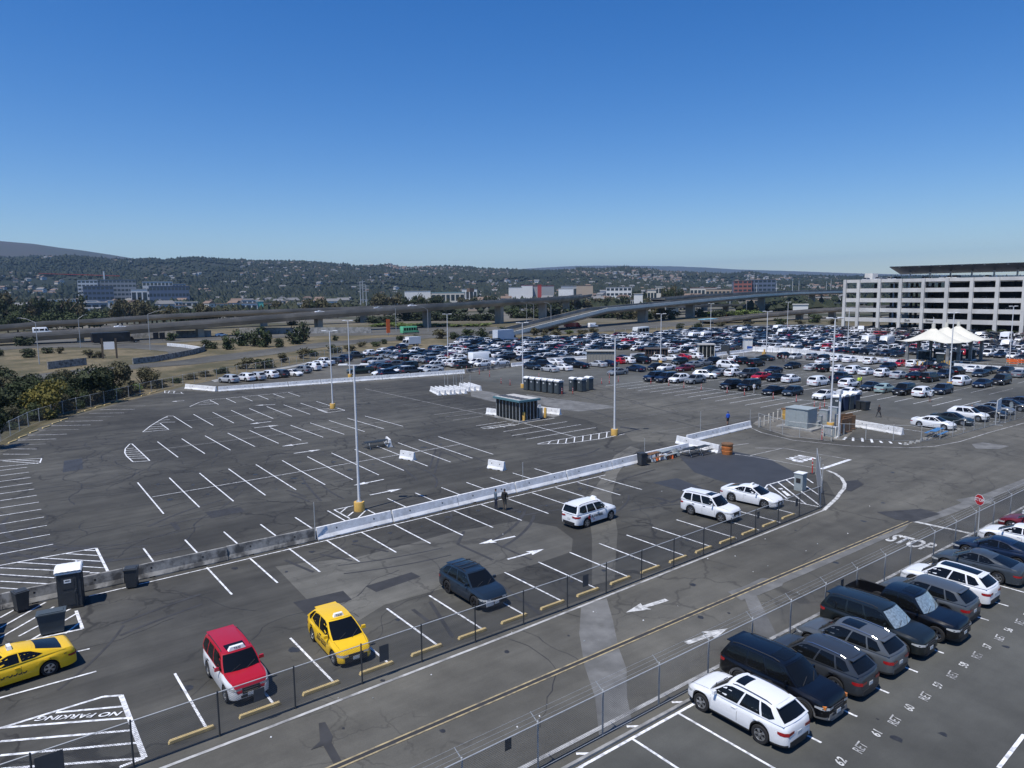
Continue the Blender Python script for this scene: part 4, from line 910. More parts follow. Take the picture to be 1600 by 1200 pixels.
# --- taxis and cars in the near lot
c1 = assemble(car_parts('sedan'), 'taxi', (.55, 38.4, 0), R(180+6), YEL)
tag(c1, 'yellow taxi sedan cut by the left edge, phone number along its side', 'taxi')
car_text(c1, '333-3333', .36, .25, 1, .62, .925, shear=.25, bold=.012); car_text(c1, 'YELLOW', .13, -1.75, 1, .84, .91, shear=.2, bold=.003)
taxi_sign(c1, .05, 1.47, .5)
c2 = assemble(car_parts('boxy', clad=False, rails=1, two=mat('silver_white_paint', (.74, .75, .76), .35, .2, var=.02, coat=.6), roofm=CARP, sunroof=(.08, .28)), 'taxi', (8.5, 31.75, 0), R(-90), RED)
hood = MB().mat(CARP); SP = SPECS['boxy']
hood.grid([[Vector((x, y, pw(SP['top'], x)+.034-abs(y)*.012)) for y in (-.70, -.35, 0, .35, .70)] for x in (1.04, 1.3, 1.6, 1.85, 2.04)]); h_ = hood.build('hood', c2, smooth=60); h_.color = RED
tag(c2, 'white taxi suv with red roof and red hood', 'taxi'); taxi_sign(c2, .42, 1.73, .75)
c3 = assemble(car_parts('hatch'), 'taxi', (13.5, 31.9, 0), R(-93), YEL); c3.scale = (1.09, 1.05, 1.05); tag(c3, 'yellow hatchback taxi parked nose to the fence', 'taxi'); taxi_sign(c3, .1, 1.52, .5)
car_text(c3, '333-3333', .30, .1, -1, .60, .868, shear=.2, bold=.01); MB().mat(TRIM).box((2.07, 0, .36), (.05, 1.05, .24)).build('front_bumper', c3)
c4 = assemble(car_parts('suv', clad=True, rails=1, rim=RIMD), 'parked_car', (22.0, 32.6, 0), R(-90), SLATE); tag(c4, 'dark slate blue crossover suv with roof rails, right of the yellow hatchback', 'car')
cb = MB().mat(TRIM)
for x in (-.9, -.35, .05): cb.box((x-.2, 0, 1.735), (.07, 1.25, .03))
cb.build('cross_bar', c4); MB().mat(PLATE).box((2.36, -.45, .5), (.02, .5, .3)).build('front_sign', c4)
c5 = assemble(car_parts('boxy', rails=1, rim=RIM), 'taxi', (36.5, 38.1, 0), R(3), WHT); tag(c5, 'white taxi suv with red and black lettering driving in the aisle', 'taxi')
car_text(c5, 'FLYWHEEL', .26, -.15, -1, .74, .925, shear=.15, bold=.01); MB().mat(REDS).lathe([(0, 0), (.13, 0), (.13, .01), (0, .01)], (-.98, -.922, .76), 14, axis='y').build('round_logo', c5); taxi_sign(c5, .42, 1.73, .5)
car_text(c5, 'TAXI', .1, -.5, -1, .52, .925, m=REDS)
c6 = assemble(car_parts('boxy', rails=1, rim=RIM, sunroof=(.1, .3)), 'taxi', (44.6, 33.2, 0), R(-85), WHT); tag(c6, 'white taxi suv with roof rails parked beside the white sedan', 'taxi'); MB().mat(SOLAR).box((-.2, 0, 1.745), (1.1, .9, .02)).build('roof_panel', c6)
c7 = assemble(car_parts('sedan'), 'taxi', (50.1, 33.3, 0), R(-83), WHT); tag(c7, 'white taxi sedan parked nearest the hatched corner', 'taxi'); taxi_sign(c7, .05, 1.46, .45)
# --- numbered stalls by the barbed wire fence
def right(k, kind, nose_in, color, label, dy=0., dx=0., **kw):
    o = assemble(car_parts(kind, **kw), 'parked_car', (23.85+2.755*k+dx, 15.8+dy*.6, 0), R(90 if nose_in else -90), color); return tag(o, label, 'pickup' if kind == 'pickup' else 'car')
right(0, 'suv', True, WHT, 'white suv with black sunroof and tinted glass, closest to the camera', clad=True, rails=1, sunroof=(.10, .30), rim=RIM)
o = right(1, 'big', False, BLK, 'big black suv with silver lower trim facing the camera beside the white suv', clad=True, cladm=mat('silver_cladding', (.2, .2, .2), .5, .2, var=.03), rim=CHROME, dy=.25, sunroof=(.06, .3), rails=1)
MB().mat(MATS['silver_cladding']).box((2.50, 0, .46), (.14, 1.42, .20), taper=.9).build('front_bumper', o); MB().mat(MATS['silver_cladding']).box((-2.54, 0, .50), (.12, 1.5, .22)).build('rear_bumper', o)
for sg in (-1, 1):
    MB().mat(LAMPO).box((2.41, sg*.80, .84), (.14, .10, .12)).build('indicator', o)
    for sx_ in (1.62, -1.38):
        mbf = MB().mat(MATS['silver_cladding'])
        for q in range(10):
            a0_, a1_ = math.pi*q/10, math.pi*(q+1)/10; P_ = [(sx_+r_*math.cos(a_), sg*yy, .39+r_*math.sin(a_)) for a_ in (a0_, a1_) for r_, yy in ((.44, .965), (.54, 1.0))]
            mbf.face(P_[0], P_[1], P_[3], P_[2])
            mbf.face((P_[0][0], sg*.90, P_[0][2]), P_[0], P_[2], (P_[2][0], sg*.90, P_[2][2]))
        mbf.build('wheel_arch', o)
right(2, 'suv', True, DGR, 'dark grey suv nose to the fence, right of the black suv with silver trim', rails=2, clad=True)
right(3, 'suv', True, (.085, .095, .105, 1), 'slate grey suv with red tail lamps between two dark cars', rails=2, clad=True, sunroof=(.1, .5))
right(4, 'big', False, (.012, .016, .017, 1), 'long black green suv with a silver sunshade facing the camera', sun=True, rails=1, dy=.1)
o = right(5, 'pickup', False, BLK, 'black pickup with open bed and silver sunshade', sun=True, rim=CHROME, dy=-.05, sunroof=(.1, .5))
right(6, 'suv', True, (.07, .08, .09, 1), 'small grey crossover parked beside the black open pickup', clad=True)
right(7, 'suv', True, WHT, 'white crossover with a black roof nose to the fence', roofm=CARP, rim=CHROME, dy=.2, sunroof=(.05, .95), dx=.3)
right(8.7, 'sedan', True, (.045, .055, .065, 1), 'charcoal sedan right of the white crossover with black roof', dy=.2)
right(9.9, 'sedan', True, NVY, 'navy sedan mostly hidden behind the charcoal sedan', dy=.4, dx=.2)
right(11.4, 'sedan', True, WHT, 'white sedan nose to the fence at the right border, below the maroon car', dy=.3)
right(12.8, 'sedan', True, DRED, 'maroon sedan at the right border of the photo', dy=.4)
right(14.1, 'hatch', True, WHT, 'white car at the right border above the maroon one', dy=.4)

# --- middle and far lots: shared lighter meshes
MID = {k: car_parts(k, detail=1, clad=k == 'suv') for k in ('sedan', 'prius', 'suv', 'big', 'mini', 'pickup', 'hatch')}
def merge_parts(P):
    bmx = bmesh.new(); mats = []
    def addm(me, M=Matrix.Identity(4)):
        m2 = me.copy(); m2.transform(M); base = []
        for mm in me.materials:
            if mm not in mats: mats.append(mm)
            base.append(mats.index(mm))
        n0 = len(bmx.faces); bmx.from_mesh(m2); bmx.faces.ensure_lookup_table()
        for f in bmx.faces[n0:]: f.material_index = base[f.material_index] if base else 0
        bpy.data.meshes.remove(m2)
    for k in ('body', 'roof', 'windshield', 'rear_window', 'grille', 'rear_bumper'): addm(P[k])
    for k in ('side_window', 'headlight', 'taillight', 'mirror'):
        for m in P[k]: addm(m)
    for x, y, z, s in P['wpos']:
        for m in P['wheels'][s]: addm(m, Matrix.Translation((x, y, z)))
    me = bpy.data.meshes.new('car'); bmx.to_mesh(me); bmx.free()
    for m in mats: me.materials.append(m)
    return me
def light_assemble(kind, name, loc, rz, color):
    P = MID[kind]; root = put(name, P['body'], loc=loc, rz=rz); root.color = color
    def pt(n, me, par=root, l=None): q = put(n, me, par, l); q.color = color; return q
    pt('roof', P['roof']); pt('windshield', P['windshield']); pt('rear_window', P['rear_window'])
    for m in P['side_window'][:4]: pt('side_window', m)
    for x, y, z, s in P['wpos']: pt('rim', P['wheels'][s][1], pt('wheel', P['wheels'][s][0], l=(x, y, z)))
    for m in P['headlight']: pt('headlight', m)
    for m in P['taillight']: pt('tail_light', m)
    pt('grille', P['grille']); pt('number_plate', P['plate_r']); pt('number_plate', P['plate_f'])
    return root
PROTO = {}
def midcar(kind, loc, rz, color, label, group, name='parked_car', cat='car'):
    key = kind
    if key not in PROTO: PROTO[key] = o = light_assemble(kind, name, loc, rz, color)
    else: o = dup(PROTO[key], loc, rz, color); o.name = name
    return tag(o, label, cat, group)
TG, GRN, LBL = (.012, .022, .026, 1), (.30, .40, .38, 1), (.25, .30, .36, 1)
CN = {WHT: 'white', SIL: 'silver', GRY: 'grey', DGR: 'dark grey', BLK: 'black', NVY: 'navy', RED: 'red', DRED: 'dark red', TG: 'dark teal', GRN: 'pale green', LBL: 'pale blue', SLATE: 'slate blue'}
KN = dict(sedan='sedan', prius='hatchback sedan', suv='suv', big='large suv', mini='minivan', pickup='pickup', hatch='hatchback')
# px, py (ground under the middle), kind, colour, heading degrees, where
ML = [(832, 578, 'suv', SLATE, -90, 'nearest the lamp pole left of the toilets'), (850, 574.5, 'suv', BLK, -90, 'behind the slate blue suv near the toilets pole'), (859, 581.5, 'sedan', SIL, 90, 'in front above the row of grey toilets'), (880, 579.5, 'sedan', WHT, 90, 'just right of the silver sedan above the toilets'), (867, 571, 'sedan', WHT, 90, 'behind the silver sedan above the toilets'), (892, 571, 'suv', SLATE, -90, 'behind the black sedan above the toilets'), (906, 576, 'sedan', BLK, 90, 'standing alone between the two groups of toilets'), (934, 574, 'sedan', SIL, 90, 'in front of the long shelter'), (950, 573, 'sedan', NVY, 90, 'right end in front of the long shelter'),
 (965, 569, 'hatch', RED, 90, 'hidden behind the thin tall lamp pole'), (979, 569, 'suv', WHT, 90, 'right of the tall central lamp pole'), (1003, 569, 'suv', BLK, 90, 'right of the white suv by the central lamp pole'), (972, 564.5, 'sedan', NVY, 90, 'in the back row by the central lamp pole'), (1000, 562, 'sedan', TG, 90, 'in the back row left of the brown framed shelter'), (965, 586.5, 'sedan', GRY, 180, 'passing behind the central lamp pole'), (993, 581, 'sedan', NVY, 90, 'turning out right of the central lamp pole'),
 (1027, 565.5, 'suv', WHT, 90, 'in front of the brown framed shelter'), (1051, 564.5, 'sedan', WHT, 90, 'second white one in front of the brown framed shelter'), (1066, 562.5, 'sedan', RED, 90, 'right of the brown framed shelter'), (1085, 562, 'suv', WHT, 90, 'alone left of the guard booth'), (1024, 579, 'hatch', BLK, 180, 'left end of the second middle row'), (1041, 579.5, 'sedan', WHT, 180, 'in the second middle row beside the black hatchback'), (1062, 570, 'suv', TG, 180, 'behind the dark red pair'), (1070, 580.5, 'sedan', DRED, 180, 'in the second middle row'), (1085, 575, 'sedan', GRY, 0, 'behind the dark red sedan'), (1100, 572, 'sedan', GRY, 0, 'behind the white crossover in the middle'),
 (1023, 596, 'big', NVY, 180, 'left end of the front middle row'), (1041, 597.5, 'big', NVY, 180, 'second from the left in the front middle row'), (1061, 598.5, 'suv', WHT, 180, 'third from the left in the front middle row'), (1086, 600, 'suv', GRY, 180, 'fourth from the left in the front middle row'), (1101, 592, 'suv', WHT, -65, 'with its nose to the right behind the grey suv'),
 (1113, 569.5, 'suv', BLK, 180, 'facing left near the guard booth'), (1137, 576, 'mini', WHT, -90, 'seen from the side behind the front middle row'), (1149, 567, 'suv', WHT, 0, 'behind the side-on white minivan'), (1161, 569.5, 'suv', BLK, 0, 'right behind the side-on white minivan'), (1181, 573.5, 'big', BLK, 0, 'right of the side-on white minivan'), (1195, 564, 'sedan', TG, 90, 'facing away beyond the large black suv'), (1128, 588, 'sedan', GRY, 0, 'below the side-on white minivan'), (1112, 583, 'sedan', TG, 0, 'between the white crossover and the minivan'), (1147, 589, 'suv', WHT, 0, 'tail to the camera below the minivan'), (1170, 591, 'big', DGR, 180, 'right of the tail-on white suv'), (1189, 594, 'sedan', RED, 180, 'bright one in the second middle row'), (1208, 584, 'sedan', NVY, 180, 'behind the bright red sedan'), (1213, 596, 'sedan', BLK, 180, 'right of the bright red sedan'), (1238, 576.5, 'sedan', BLK, 180, 'alone in the aisle behind the white hatchback sedan'), (1236, 598, 'prius', WHT, 0, 'alone left of the white minivan by the lamp pole'),
 (1142, 608, 'suv', BLK, 180, 'left of the standing man in the front row'), (1170, 610, 'big', BLK, 180, 'with the man in a white shirt at its side'), (1208, 617, 'sedan', BLK, 180, 'front row, right of the man in a white shirt'), (1238, 618.5, 'hatch', SLATE, 180, 'front row, last before the gap'), (1288, 624, 'sedan', WHT, 180, 'nose to the camera by the blue toilets'), (1328, 620, 'sedan', WHT, 0, 'behind the roofs of the blue toilets'),
 (1243, 562, 'hatch', SIL, 180, 'beside the car with an open tailgate'), (1226, 561, 'suv', BLK, 0, 'with two people at its tail'), (1270, 563, 'suv', GRY, 0, 'back row left of the utility lamp pole'), (1289, 565, 'suv', BLK, 0, 'back row just left of the utility lamp pole'), (1309, 566, 'suv', WHT, 0, 'back row just right of the utility lamp pole'), (1328, 567, 'sedan', WHT, 0, 'back row second right of the utility lamp pole'), (1361, 570, 'suv', WHT, 0, 'back row third right of the utility lamp pole'), (1386, 569, 'sedan', LBL, 0, 'back row left of the red sedan'), (1408, 573, 'sedan', RED, 180, 'back row near the tent'), (1428, 574.5, 'suv', WHT, 0, 'back row right of the red sedan near the tent'), (1451, 576, 'sedan', BLK, 0, 'back row below the tent left corner'), (1471, 578, 'sedan', BLK, 0, 'back row below the tent middle'),
 (1270, 579.5, 'sedan', SIL, 0, 'second row left of the utility lamp pole'), (1285, 571, 'prius', WHT, 0, 'between the rows left of the utility lamp pole'), (1289, 581.5, 'suv', BLK, 0, 'second row just left of the utility lamp pole'), (1310, 582, 'prius', WHT, 0, 'second row just right of the utility lamp pole'), (1334, 585, 'mini', WHT, 0, 'second row second right of the utility lamp pole'), (1354, 586.5, 'prius', WHT, 0, 'second row third right of the utility lamp pole'), (1380, 589.5, 'suv', WHT, 0, 'second row fourth right of the utility lamp pole'), (1405, 592, 'sedan', SIL, 0, 'second row below the red sedan'), (1387, 579, 'suv', NVY, 180, 'behind the white suv of the second row'), (1434, 583, 'sedan', DRED, 180, 'second row below the tent'), (1430, 593.5, 'sedan', BLK, 0, 'in front of the dark red one below the tent'), (1453, 597, 'big', BLK, 0, 'left of the lamp pole below the tent'), (1475, 591, 'suv', NVY, 180, 'just left of the lamp pole below the tent'), (1495, 586, 'suv', BLK, 0, 'just right of the lamp pole below the tent'),
 (1279, 603, 'mini', WHT, 0, 'third row left of the utility lamp pole'), (1314, 597.5, 'pickup', NVY, 0, 'third row right of the utility lamp pole'), (1326, 606.5, 'suv', WHT, 0, 'third row beside the hi vis workers'), (1360, 610, 'sedan', SLATE, 180, 'third row right of the hi vis workers'), (1382, 613.5, 'prius', GRN, 0, 'third row'), (1412, 617, 'big', BLK, 180, 'third row right of the pale green car'), (1442, 620.5, 'suv', WHT, 0, 'third row with a man at its side'), (1472, 616, 'suv', NVY, 180, 'third row right end'), (1502, 602.5, 'mini', WHT, 0, 'fourth group right of the tent lamp pole'), (1535, 605.5, 'sedan', NVY, 180, 'fourth group facing the camera'), (1564, 601.5, 'big', BLK, 180, 'fourth group right end'), (1521, 582.5, 'sedan', WHT, 0, 'near the white wall right of the tent'), (1546, 584.5, 'sedan', TG, 180, 'near the white wall, second right of the tent'), (1532, 589, 'sedan', SLATE, 180, 'between the groups right of the tent'), (1571, 586.5, 'suv', BLK, 180, 'near the white wall, third right of the tent'), (1593, 590, 'sedan', GRY, 0, 'near the white wall at the right border'),
 (1458, 669, 'sedan', WHT, -90, 'nose to the road behind the blue picnic table'), (1487, 662.5, 'sedan', TG, -90, 'beside the white sedan near the road'), (1512, 656.5, 'suv', WHT, -90, 'in the row along the road'), (1540, 651.5, 'sedan', BLK, -90, 'right of the white suv near the road'), (1553, 646, 'sedan', GRY, -90, 'in the row along the road behind the white signboard'), (1577, 641, 'sedan', BLK, -90, 'second from the right border along the road'), (1598, 636, 'sedan', NVY, -90, 'at the right border along the road')]
for x, y, k, c, hd, wh in ML:
    p = g(x, y-1.); sc = 1.
    midcar(k, (p.x, p.y, 0), R(hd+rnd.uniform(-1.5, 1.5)), c, '%s %s %s' % (CN[c], KN[k], wh), 'cars in the middle lot', cat='pickup' if k == 'pickup' else 'car', name='parked_pickup' if k == 'pickup' else 'parked_car')
LL = [(358, 598.5, 'suv', SIL, 112, 'first from the left'), (383, 596, 'suv', WHT, 112, 'second from the left'), (400, 594.5, 'suv', SIL, 112, 'third from the left'), (420, 591.5, 'suv', WHT, 112, 'fourth from the left'), (437, 590, 'suv', DGR, 112, 'fifth from the left'), (457, 588, 'sedan', WHT, -65, 'sixth from the left'), (472, 583.5, 'suv', GRY, 115, 'seventh from the left'), (486, 579.5, 'big', WHT, 115, 'eighth from the left'), (497, 575, 'suv', WHT, 120, 'ninth from the left'), (506, 571.5, 'pickup', WHT, 120, 'tenth from the left'), (524, 569, 'suv', DGR, 120, 'eleventh from the left'), (537, 565, 'suv', NVY, 120, 'twelfth from the left'), (555, 560.5, 'pickup', DGR, 0, 'thirteenth from the left'), (580, 556, 'suv', WHT, 10, 'fourteenth from the left'), (600, 553, 'suv', WHT, 20, 'fifteenth from the left'), (613, 549, 'sedan', NVY, 20, 'sixteenth from the left'), (628, 546, 'suv', NVY, 25, 'seventeenth from the left')]
for x, y, k, c, hd, wh in LL:
    p = g(x, y-.7); midcar(k, (p.x, p.y, 0), R(hd), c, '%s %s %s in the slanted row along the far left fence' % (CN[c], KN[k], wh), 'cars along the far left fence', cat='pickup' if k == 'pickup' else 'car', name='parked_pickup' if k == 'pickup' else 'parked_car')
FL = [(563, 584.5, 'pickup', (.02, .035, .03, 1), 172, 'dark green pickup alone beside a lamp pole at the far barrier'), (592, 570, 'pickup', SIL, 190, 'silver pickup at the left end of the second far row'), (606, 574, 'sedan', DRED, 150, 'maroon car beside the silver pickup'), (618, 575, 'suv', DGR, 150, 'dark grey suv right of the maroon car'), (637, 578, 'big', TG, 185, 'large dark teal suv near the far barrier'), (680, 576.5, 'suv', SIL, 185, 'silver suv near the far barrier beside the white van'), (650, 553, 'pickup', WHT, 190, 'white pickup in front of the white van row'), (844, 558, 'big', SLATE, 185, 'large slate blue suv behind the middle wall'), (875, 557.5, 'hatch', WHT, 180, 'white hatchback behind the middle wall'), (716, 565, 'suv', WHT, 185, 'white crossover left of the white cargo van'), (786, 565, 'sedan', BLK, 185, 'black sedan right of the white cargo van'), (1000, 546, 'pickup', WHT, 185, 'white pickup above the brown framed shelter'), (977, 543.5, 'suv', WHT, 10, 'white suv left of the white pickup above the shelter'), (1029, 544.5, 'sedan', WHT, 190, 'white sedan right of the white pickup above the shelter')]
for x, y, k, c, hd, lab in FL:
    p = g(x, y-.7); midcar(k, (p.x, p.y, 0), R(hd), c, lab, None, cat='pickup' if k == 'pickup' else 'car', name='parked_pickup' if k == 'pickup' else 'parked_car')
PLACED = [g(q[0], q[1]-.7) for q in LL+FL]
# vans, trucks, campers: boxes with cab, glass and wheels
def van(name, loc, rz, L, W, H, col, label, nose=1.1, hood=1.15, boxcab=False, cat='van', windows=0, winband=False):
    root = put(name, None or _van_mesh(L, W, H, nose, hood, boxcab), loc=loc, rz=rz); root.color = col
    gm = MB().mat(GLASS); x1 = L/2
    cx0, cx1 = (x1-nose*.95, x1-nose*.95-.65)
    zt = min(H, 2.5)-.35 if boxcab else H-.45
    gm.face((x1-nose+.06, -W*.42, hood+.1), (x1-nose+.06, W*.42, hood+.1), (x1-nose-.42, W*.38, zt), (x1-nose-.42, -W*.38, zt)); q = gm.build('windshield', root)
    for s in (-1, 1):
        MB().mat(GLASS).face((x1-nose-.05, s*(W/2+.01), hood+.12), (x1-nose-.95, s*(W/2+.01), hood+.12), (x1-nose-.95, s*(W/2+.01), zt-.05), (x1-nose-.4, s*(W/2+.01), zt-.05)).build('side_window', root)
        for k in range(windows):
            a = x1-nose-1.25-k*((L-nose-1.5)/windows); b = a-(L-nose-1.5)/windows+.25
            MB().mat(GLASS).face((a, s*(W/2+.01), hood+.2), (b, s*(W/2+.01), hood+.2), (b, s*(W/2+.01), zt-.1), (a, s*(W/2+.01), zt-.1)).build('side_window', root)
        for x in (x1-nose*.72, -x1+L*.2): 
            t = MB().mat(TYRE).lathe([(0, -.12), (.36, -.12), (.37, 0), (.36, .12), (0, .12)], n=14, axis='y'); t.mat(RIM).lathe([(.22, .125*s), (0, .13*s)], n=10, axis='y'); t.build('wheel', root, loc=(x, s*(W/2-.13), .37))
        MB().mat(LAMPC).box((x1-.03, s*W*.38, .85), (.1, .25, .2)).build('headlight', root); MB().mat(LAMPR).box((-x1, s*W*.45, 1.1), (.04, .12, .4)).build('tail_light', root)
    return tag(root, label, cat)
def _van_mesh(L, W, H, nose, hood, boxcab):
    mb = MB().mat(CARP); x1 = L/2; w_ = W/2
    if boxcab:
        prof = [(x1, .35), (x1, hood-.1), (x1-nose, hood+.08), (x1-nose-.5, 2.3), (x1-nose-1.2, 2.3), (x1-nose-1.2, .35)]
        for s in (1,): pass
        n = len(prof); mb.add([(x, -w_*.92, z) for x, z in prof]+[(x, w_*.92, z) for x, z in prof], [tuple(range(n)), tuple(range(2*n-1, n-1, -1))]+[(i, n+i, n+(i+1) % n, (i+1) % n) for i in range(n)])
        mb.box(((-x1+x1-nose-1.25)/2, 0, (H+.75)/2), (L-nose-1.25, W, H-.75)); mb.mat(TRIM).box((0, 0, .6), (L*.9, W*.5, .25))
    else:
        prof = [(-x1, .35), (-x1, H-.15), (-x1+.12, H), (x1-nose-.7, H), (x1-nose-.45, H-.12), (x1-nose, hood+.12), (x1-.1, hood-.15), (x1, hood-.4), (x1, .35)]
        rows = []
        for y, k in ((-w_, 0), (-w_, 0), ): pass
        def ring(y, ins): return [(x*(1-ins*.01), y, z if z < hood+.2 else z-ins*.06) for x, z in prof]
        rows = [ring(-w_, 2), ring(-w_+.10, 0), ring(0, -.5), ring(w_-.10, 0), ring(w_, 2)]
        mb.grid(rows); n = len(prof); mb.face(*rows[0]); mb.face(*rows[-1]); mb.face(*[r[0] for r in rows], *[r[-1] for r in reversed(rows)])
        mb.mat(TRIM).box((0, 0, .42), (L*.96, W*1.005, .2))
    return mb.mesh('van_body', 40)
def vn(px_, py_, *a, **k): p = g(px_, py_); return van(a[0], (p.x, p.y, 0), R(a[1]), *a[2:], **k)
vn(753, 567, 'cargo_van', 3, 7.0, 2.1, 2.75, WHT, 'white high roof cargo van behind the grey far barrier')
vn(641, 541, 'box_truck', 185, 7.0, 2.2, 3.1, WHT, 'white box van among dark cars at the far left row', boxcab=True)
vn(790, 533.5, 'box_truck', 10, 10.5, 2.5, 4.2, (.62, .66, .72, 1), 'long pale box trailer truck at the back of the far lot', boxcab=True, cat='truck')
vn(1000, 524, 'motorhome', 185, 8.6, 2.5, 3.3, (.62, .63, .6, 1), 'white motorhome at the back of the far lot', cat='motorhome', windows=3, nose=.8)
vn(1345, 521, 'cargo_van', 205, 6.5, 2.1, 2.8, WHT, 'white van with side windows near the garage corner', windows=2)
vn(1356, 537.5, 'cargo_van', 185, 6.4, 2.1, 2.7, (.7, .72, .72, 1), 'white covered van left of the other covered van before the garage', nose=.5)
vn(1385, 539, 'cargo_van', 185, 6.6, 2.2, 2.8, (.7, .72, .72, 1), 'white covered camper nearer the tent before the garage', nose=.5)
vn(1571, 535, 'motorhome', 188, 8.0, 2.4, 3.2, WHT, 'white camper at the right edge below the garage', cat='motorhome', windows=1, nose=1.4)
vn(1572, 543, 'shuttle_van', 185, 5.6, 2.0, 2.2, WHT, 'white passenger van in front of the camper at the right edge', windows=2)
vn(1530, 529, 'shuttle_van', 185, 5.6, 2.0, 2.2, WHT, 'white passenger van right of the tent near the garage', windows=2)
for i, px_ in enumerate((1083, 1100)): vn(px_, 531-i, 'shuttle_van', 183, 6.2, 2.0, 2.6, WHT, 'white shuttle van, %s of the pair left of the blue booth' % ('left', 'right')[i], windows=3)
vn(1158, 521, 'shuttle_van', 188, 6.0, 2.0, 2.5, WHT, 'white passenger van below the low right ramp', windows=2)
vn(1222, 524, 'shuttle_van', 185, 6.5, 2.0, 2.5, WHT, 'white passenger van right of the far lamp pole', windows=3)
vn(1214, 517, 'shuttle_van', 185, 6.0, 2.0, 2.4, WHT, 'white passenger van further back right of the far lamp pole', windows=2)
VANS = [g(757, 567), g(641, 541), g(790, 533.5), g(1000, 524), g(1345, 521), g(1356, 537.5), g(1385, 539), g(1571, 535), g(1572, 543), g(1530, 529), g(1083, 531), g(1100, 530), g(1158, 521), g(1222, 524), g(1214, 517)]
# dense far lot
def inpoly(p, poly_):
    c = False; n = len(poly_)
    for i in range(n):
        a, b = poly_[i], poly_[(i+1) % n]
        if (a[1] > p[1]) != (b[1] > p[1]) and p[0] < (b[0]-a[0])*(p[1]-a[1])/(b[1]-a[1])+a[0]: c = not c
    return c
FARP = [(68, 131), (104, 136), (127, 135.5), (145, 142), (158, 123), (181, 122.5), (184, 88), (196, 60), (200, 20), (296, 30), (294, 172), (270, 189), (214, 190), (166, 194), (143, 219), (122, 184), (93, 186), (80, 165)]
FM = {k: merge_parts(MID[k]) for k in ('sedan', 'suv', 'big', 'mini', 'pickup', 'hatch', 'prius')}
cand = []
rf = random.Random(11)
x = 70.; row = 0
while x < 296:
    y = 20+rf.uniform(0, 2)
    while y < 222:
        if inpoly((x, y), FARP) and rf.random() < .93:
            p = Vector((x+rf.uniform(-.25, .25), y+rf.uniform(-.15, .15), 0))
            if all((p-q).xy.length > 5.2 for q in VANS) and all((p-q).xy.length > 4.2 for q in PLACED):
                if not (p.x < 197 and 60 < p.y < 82): cand.append((p, row))
        y += 2.62
    x += (5.35 if row % 3 != 2 else 10.4); row += 1
WTS = [(WHT, 30), (SIL, 9), (GRY, 11), (DGR, 12), (BLK, 20), (NVY, 7), (SLATE, 4), (RED, 2.2), (DRED, 2), (TG, 4), (LBL, 1.5)]
cols = [c for c, w_ in WTS for _ in range(int(w_*10))]
kinds = ['sedan']*34+['suv']*34+['big']*9+['mini']*6+['pickup']*7+['hatch']*5+['prius']*6
cand.sort(key=lambda q: (q[0].xy-Vector((0, 0))).length)
NIND = max(0, 298-len(ML)-len(LL)-len(FL)-18)
bulk = {}
rowcount = {}
for i, (p, row) in enumerate(cand):
    k = rf.choice(kinds); c = rf.choice(cols); hd = R(rf.choice([0, 180])+rf.uniform(-2, 2))
    if i < NIND:
        o = put('parked_pickup' if k == 'pickup' else 'parked_car', FM[k], loc=p, rz=hd); o.color = c
        n = rowcount.get(row, 0); rowcount[row] = n+1
        px_, py_ = proj(p)
        tag(o, '%s %s in the crowded far lot, row %s, car %s' % (CN[c], KN[k], ordw(row), ordw(n)), 'pickup' if k == 'pickup' else 'car', 'cars in the crowded far lot')
    else: bulk.setdefault(c, []).append((FM[k], p, hd))
for c, lst in bulk.items():
    for sub in (0,):
        bmx = bmesh.new(); mats = []; 
        for me, p, hd in lst:
            m2 = me.copy(); m2.transform(Matrix.Translation(p) @ Matrix.Rotation(hd, 4, 'Z')); idx = []
            for mm in me.materials:
                if mm not in mats: mats.append(mm)
                idx.append(mats.index(mm))
            n0 = len(bmx.faces); bmx.from_mesh(m2); bmx.faces.ensure_lookup_table()
            for f in bmx.faces[n0:]: f.material_index = idx[f.material_index]
            bpy.data.meshes.remove(m2)
        me = bpy.data.meshes.new('cars'); bmx.to_mesh(me); bmx.free()
        for m in mats: me.materials.append(m)
        o = put('distant_cars', me); o.color = c; struct(o, 'stuff', 'mass of %s cars parked at the back of the far lot' % CN[c])
print('far cars', len(cand), NIND)
# ------------------------------------------------ big structures
def wray(px_, py_): r = _ray(px_, py_); return Vector((_X.dot(r), _Y.dot(r), _U.dot(r)))
def gX(px_, py_, X): d = wray(px_, py_); t = X/d.x; return Vector((X, d.y*t, HC+d.z*t))
def gline(px_, py_, P, D):
    """point on the upright plane through P along D seen at the pixel"""
    d = wray(px_, py_); n = Vector((-D[1], D[0])); t = n.dot(Vector(P))/n.dot(d.xy); return Vector((d.x*t, d.y*t, HC+d.z*t))
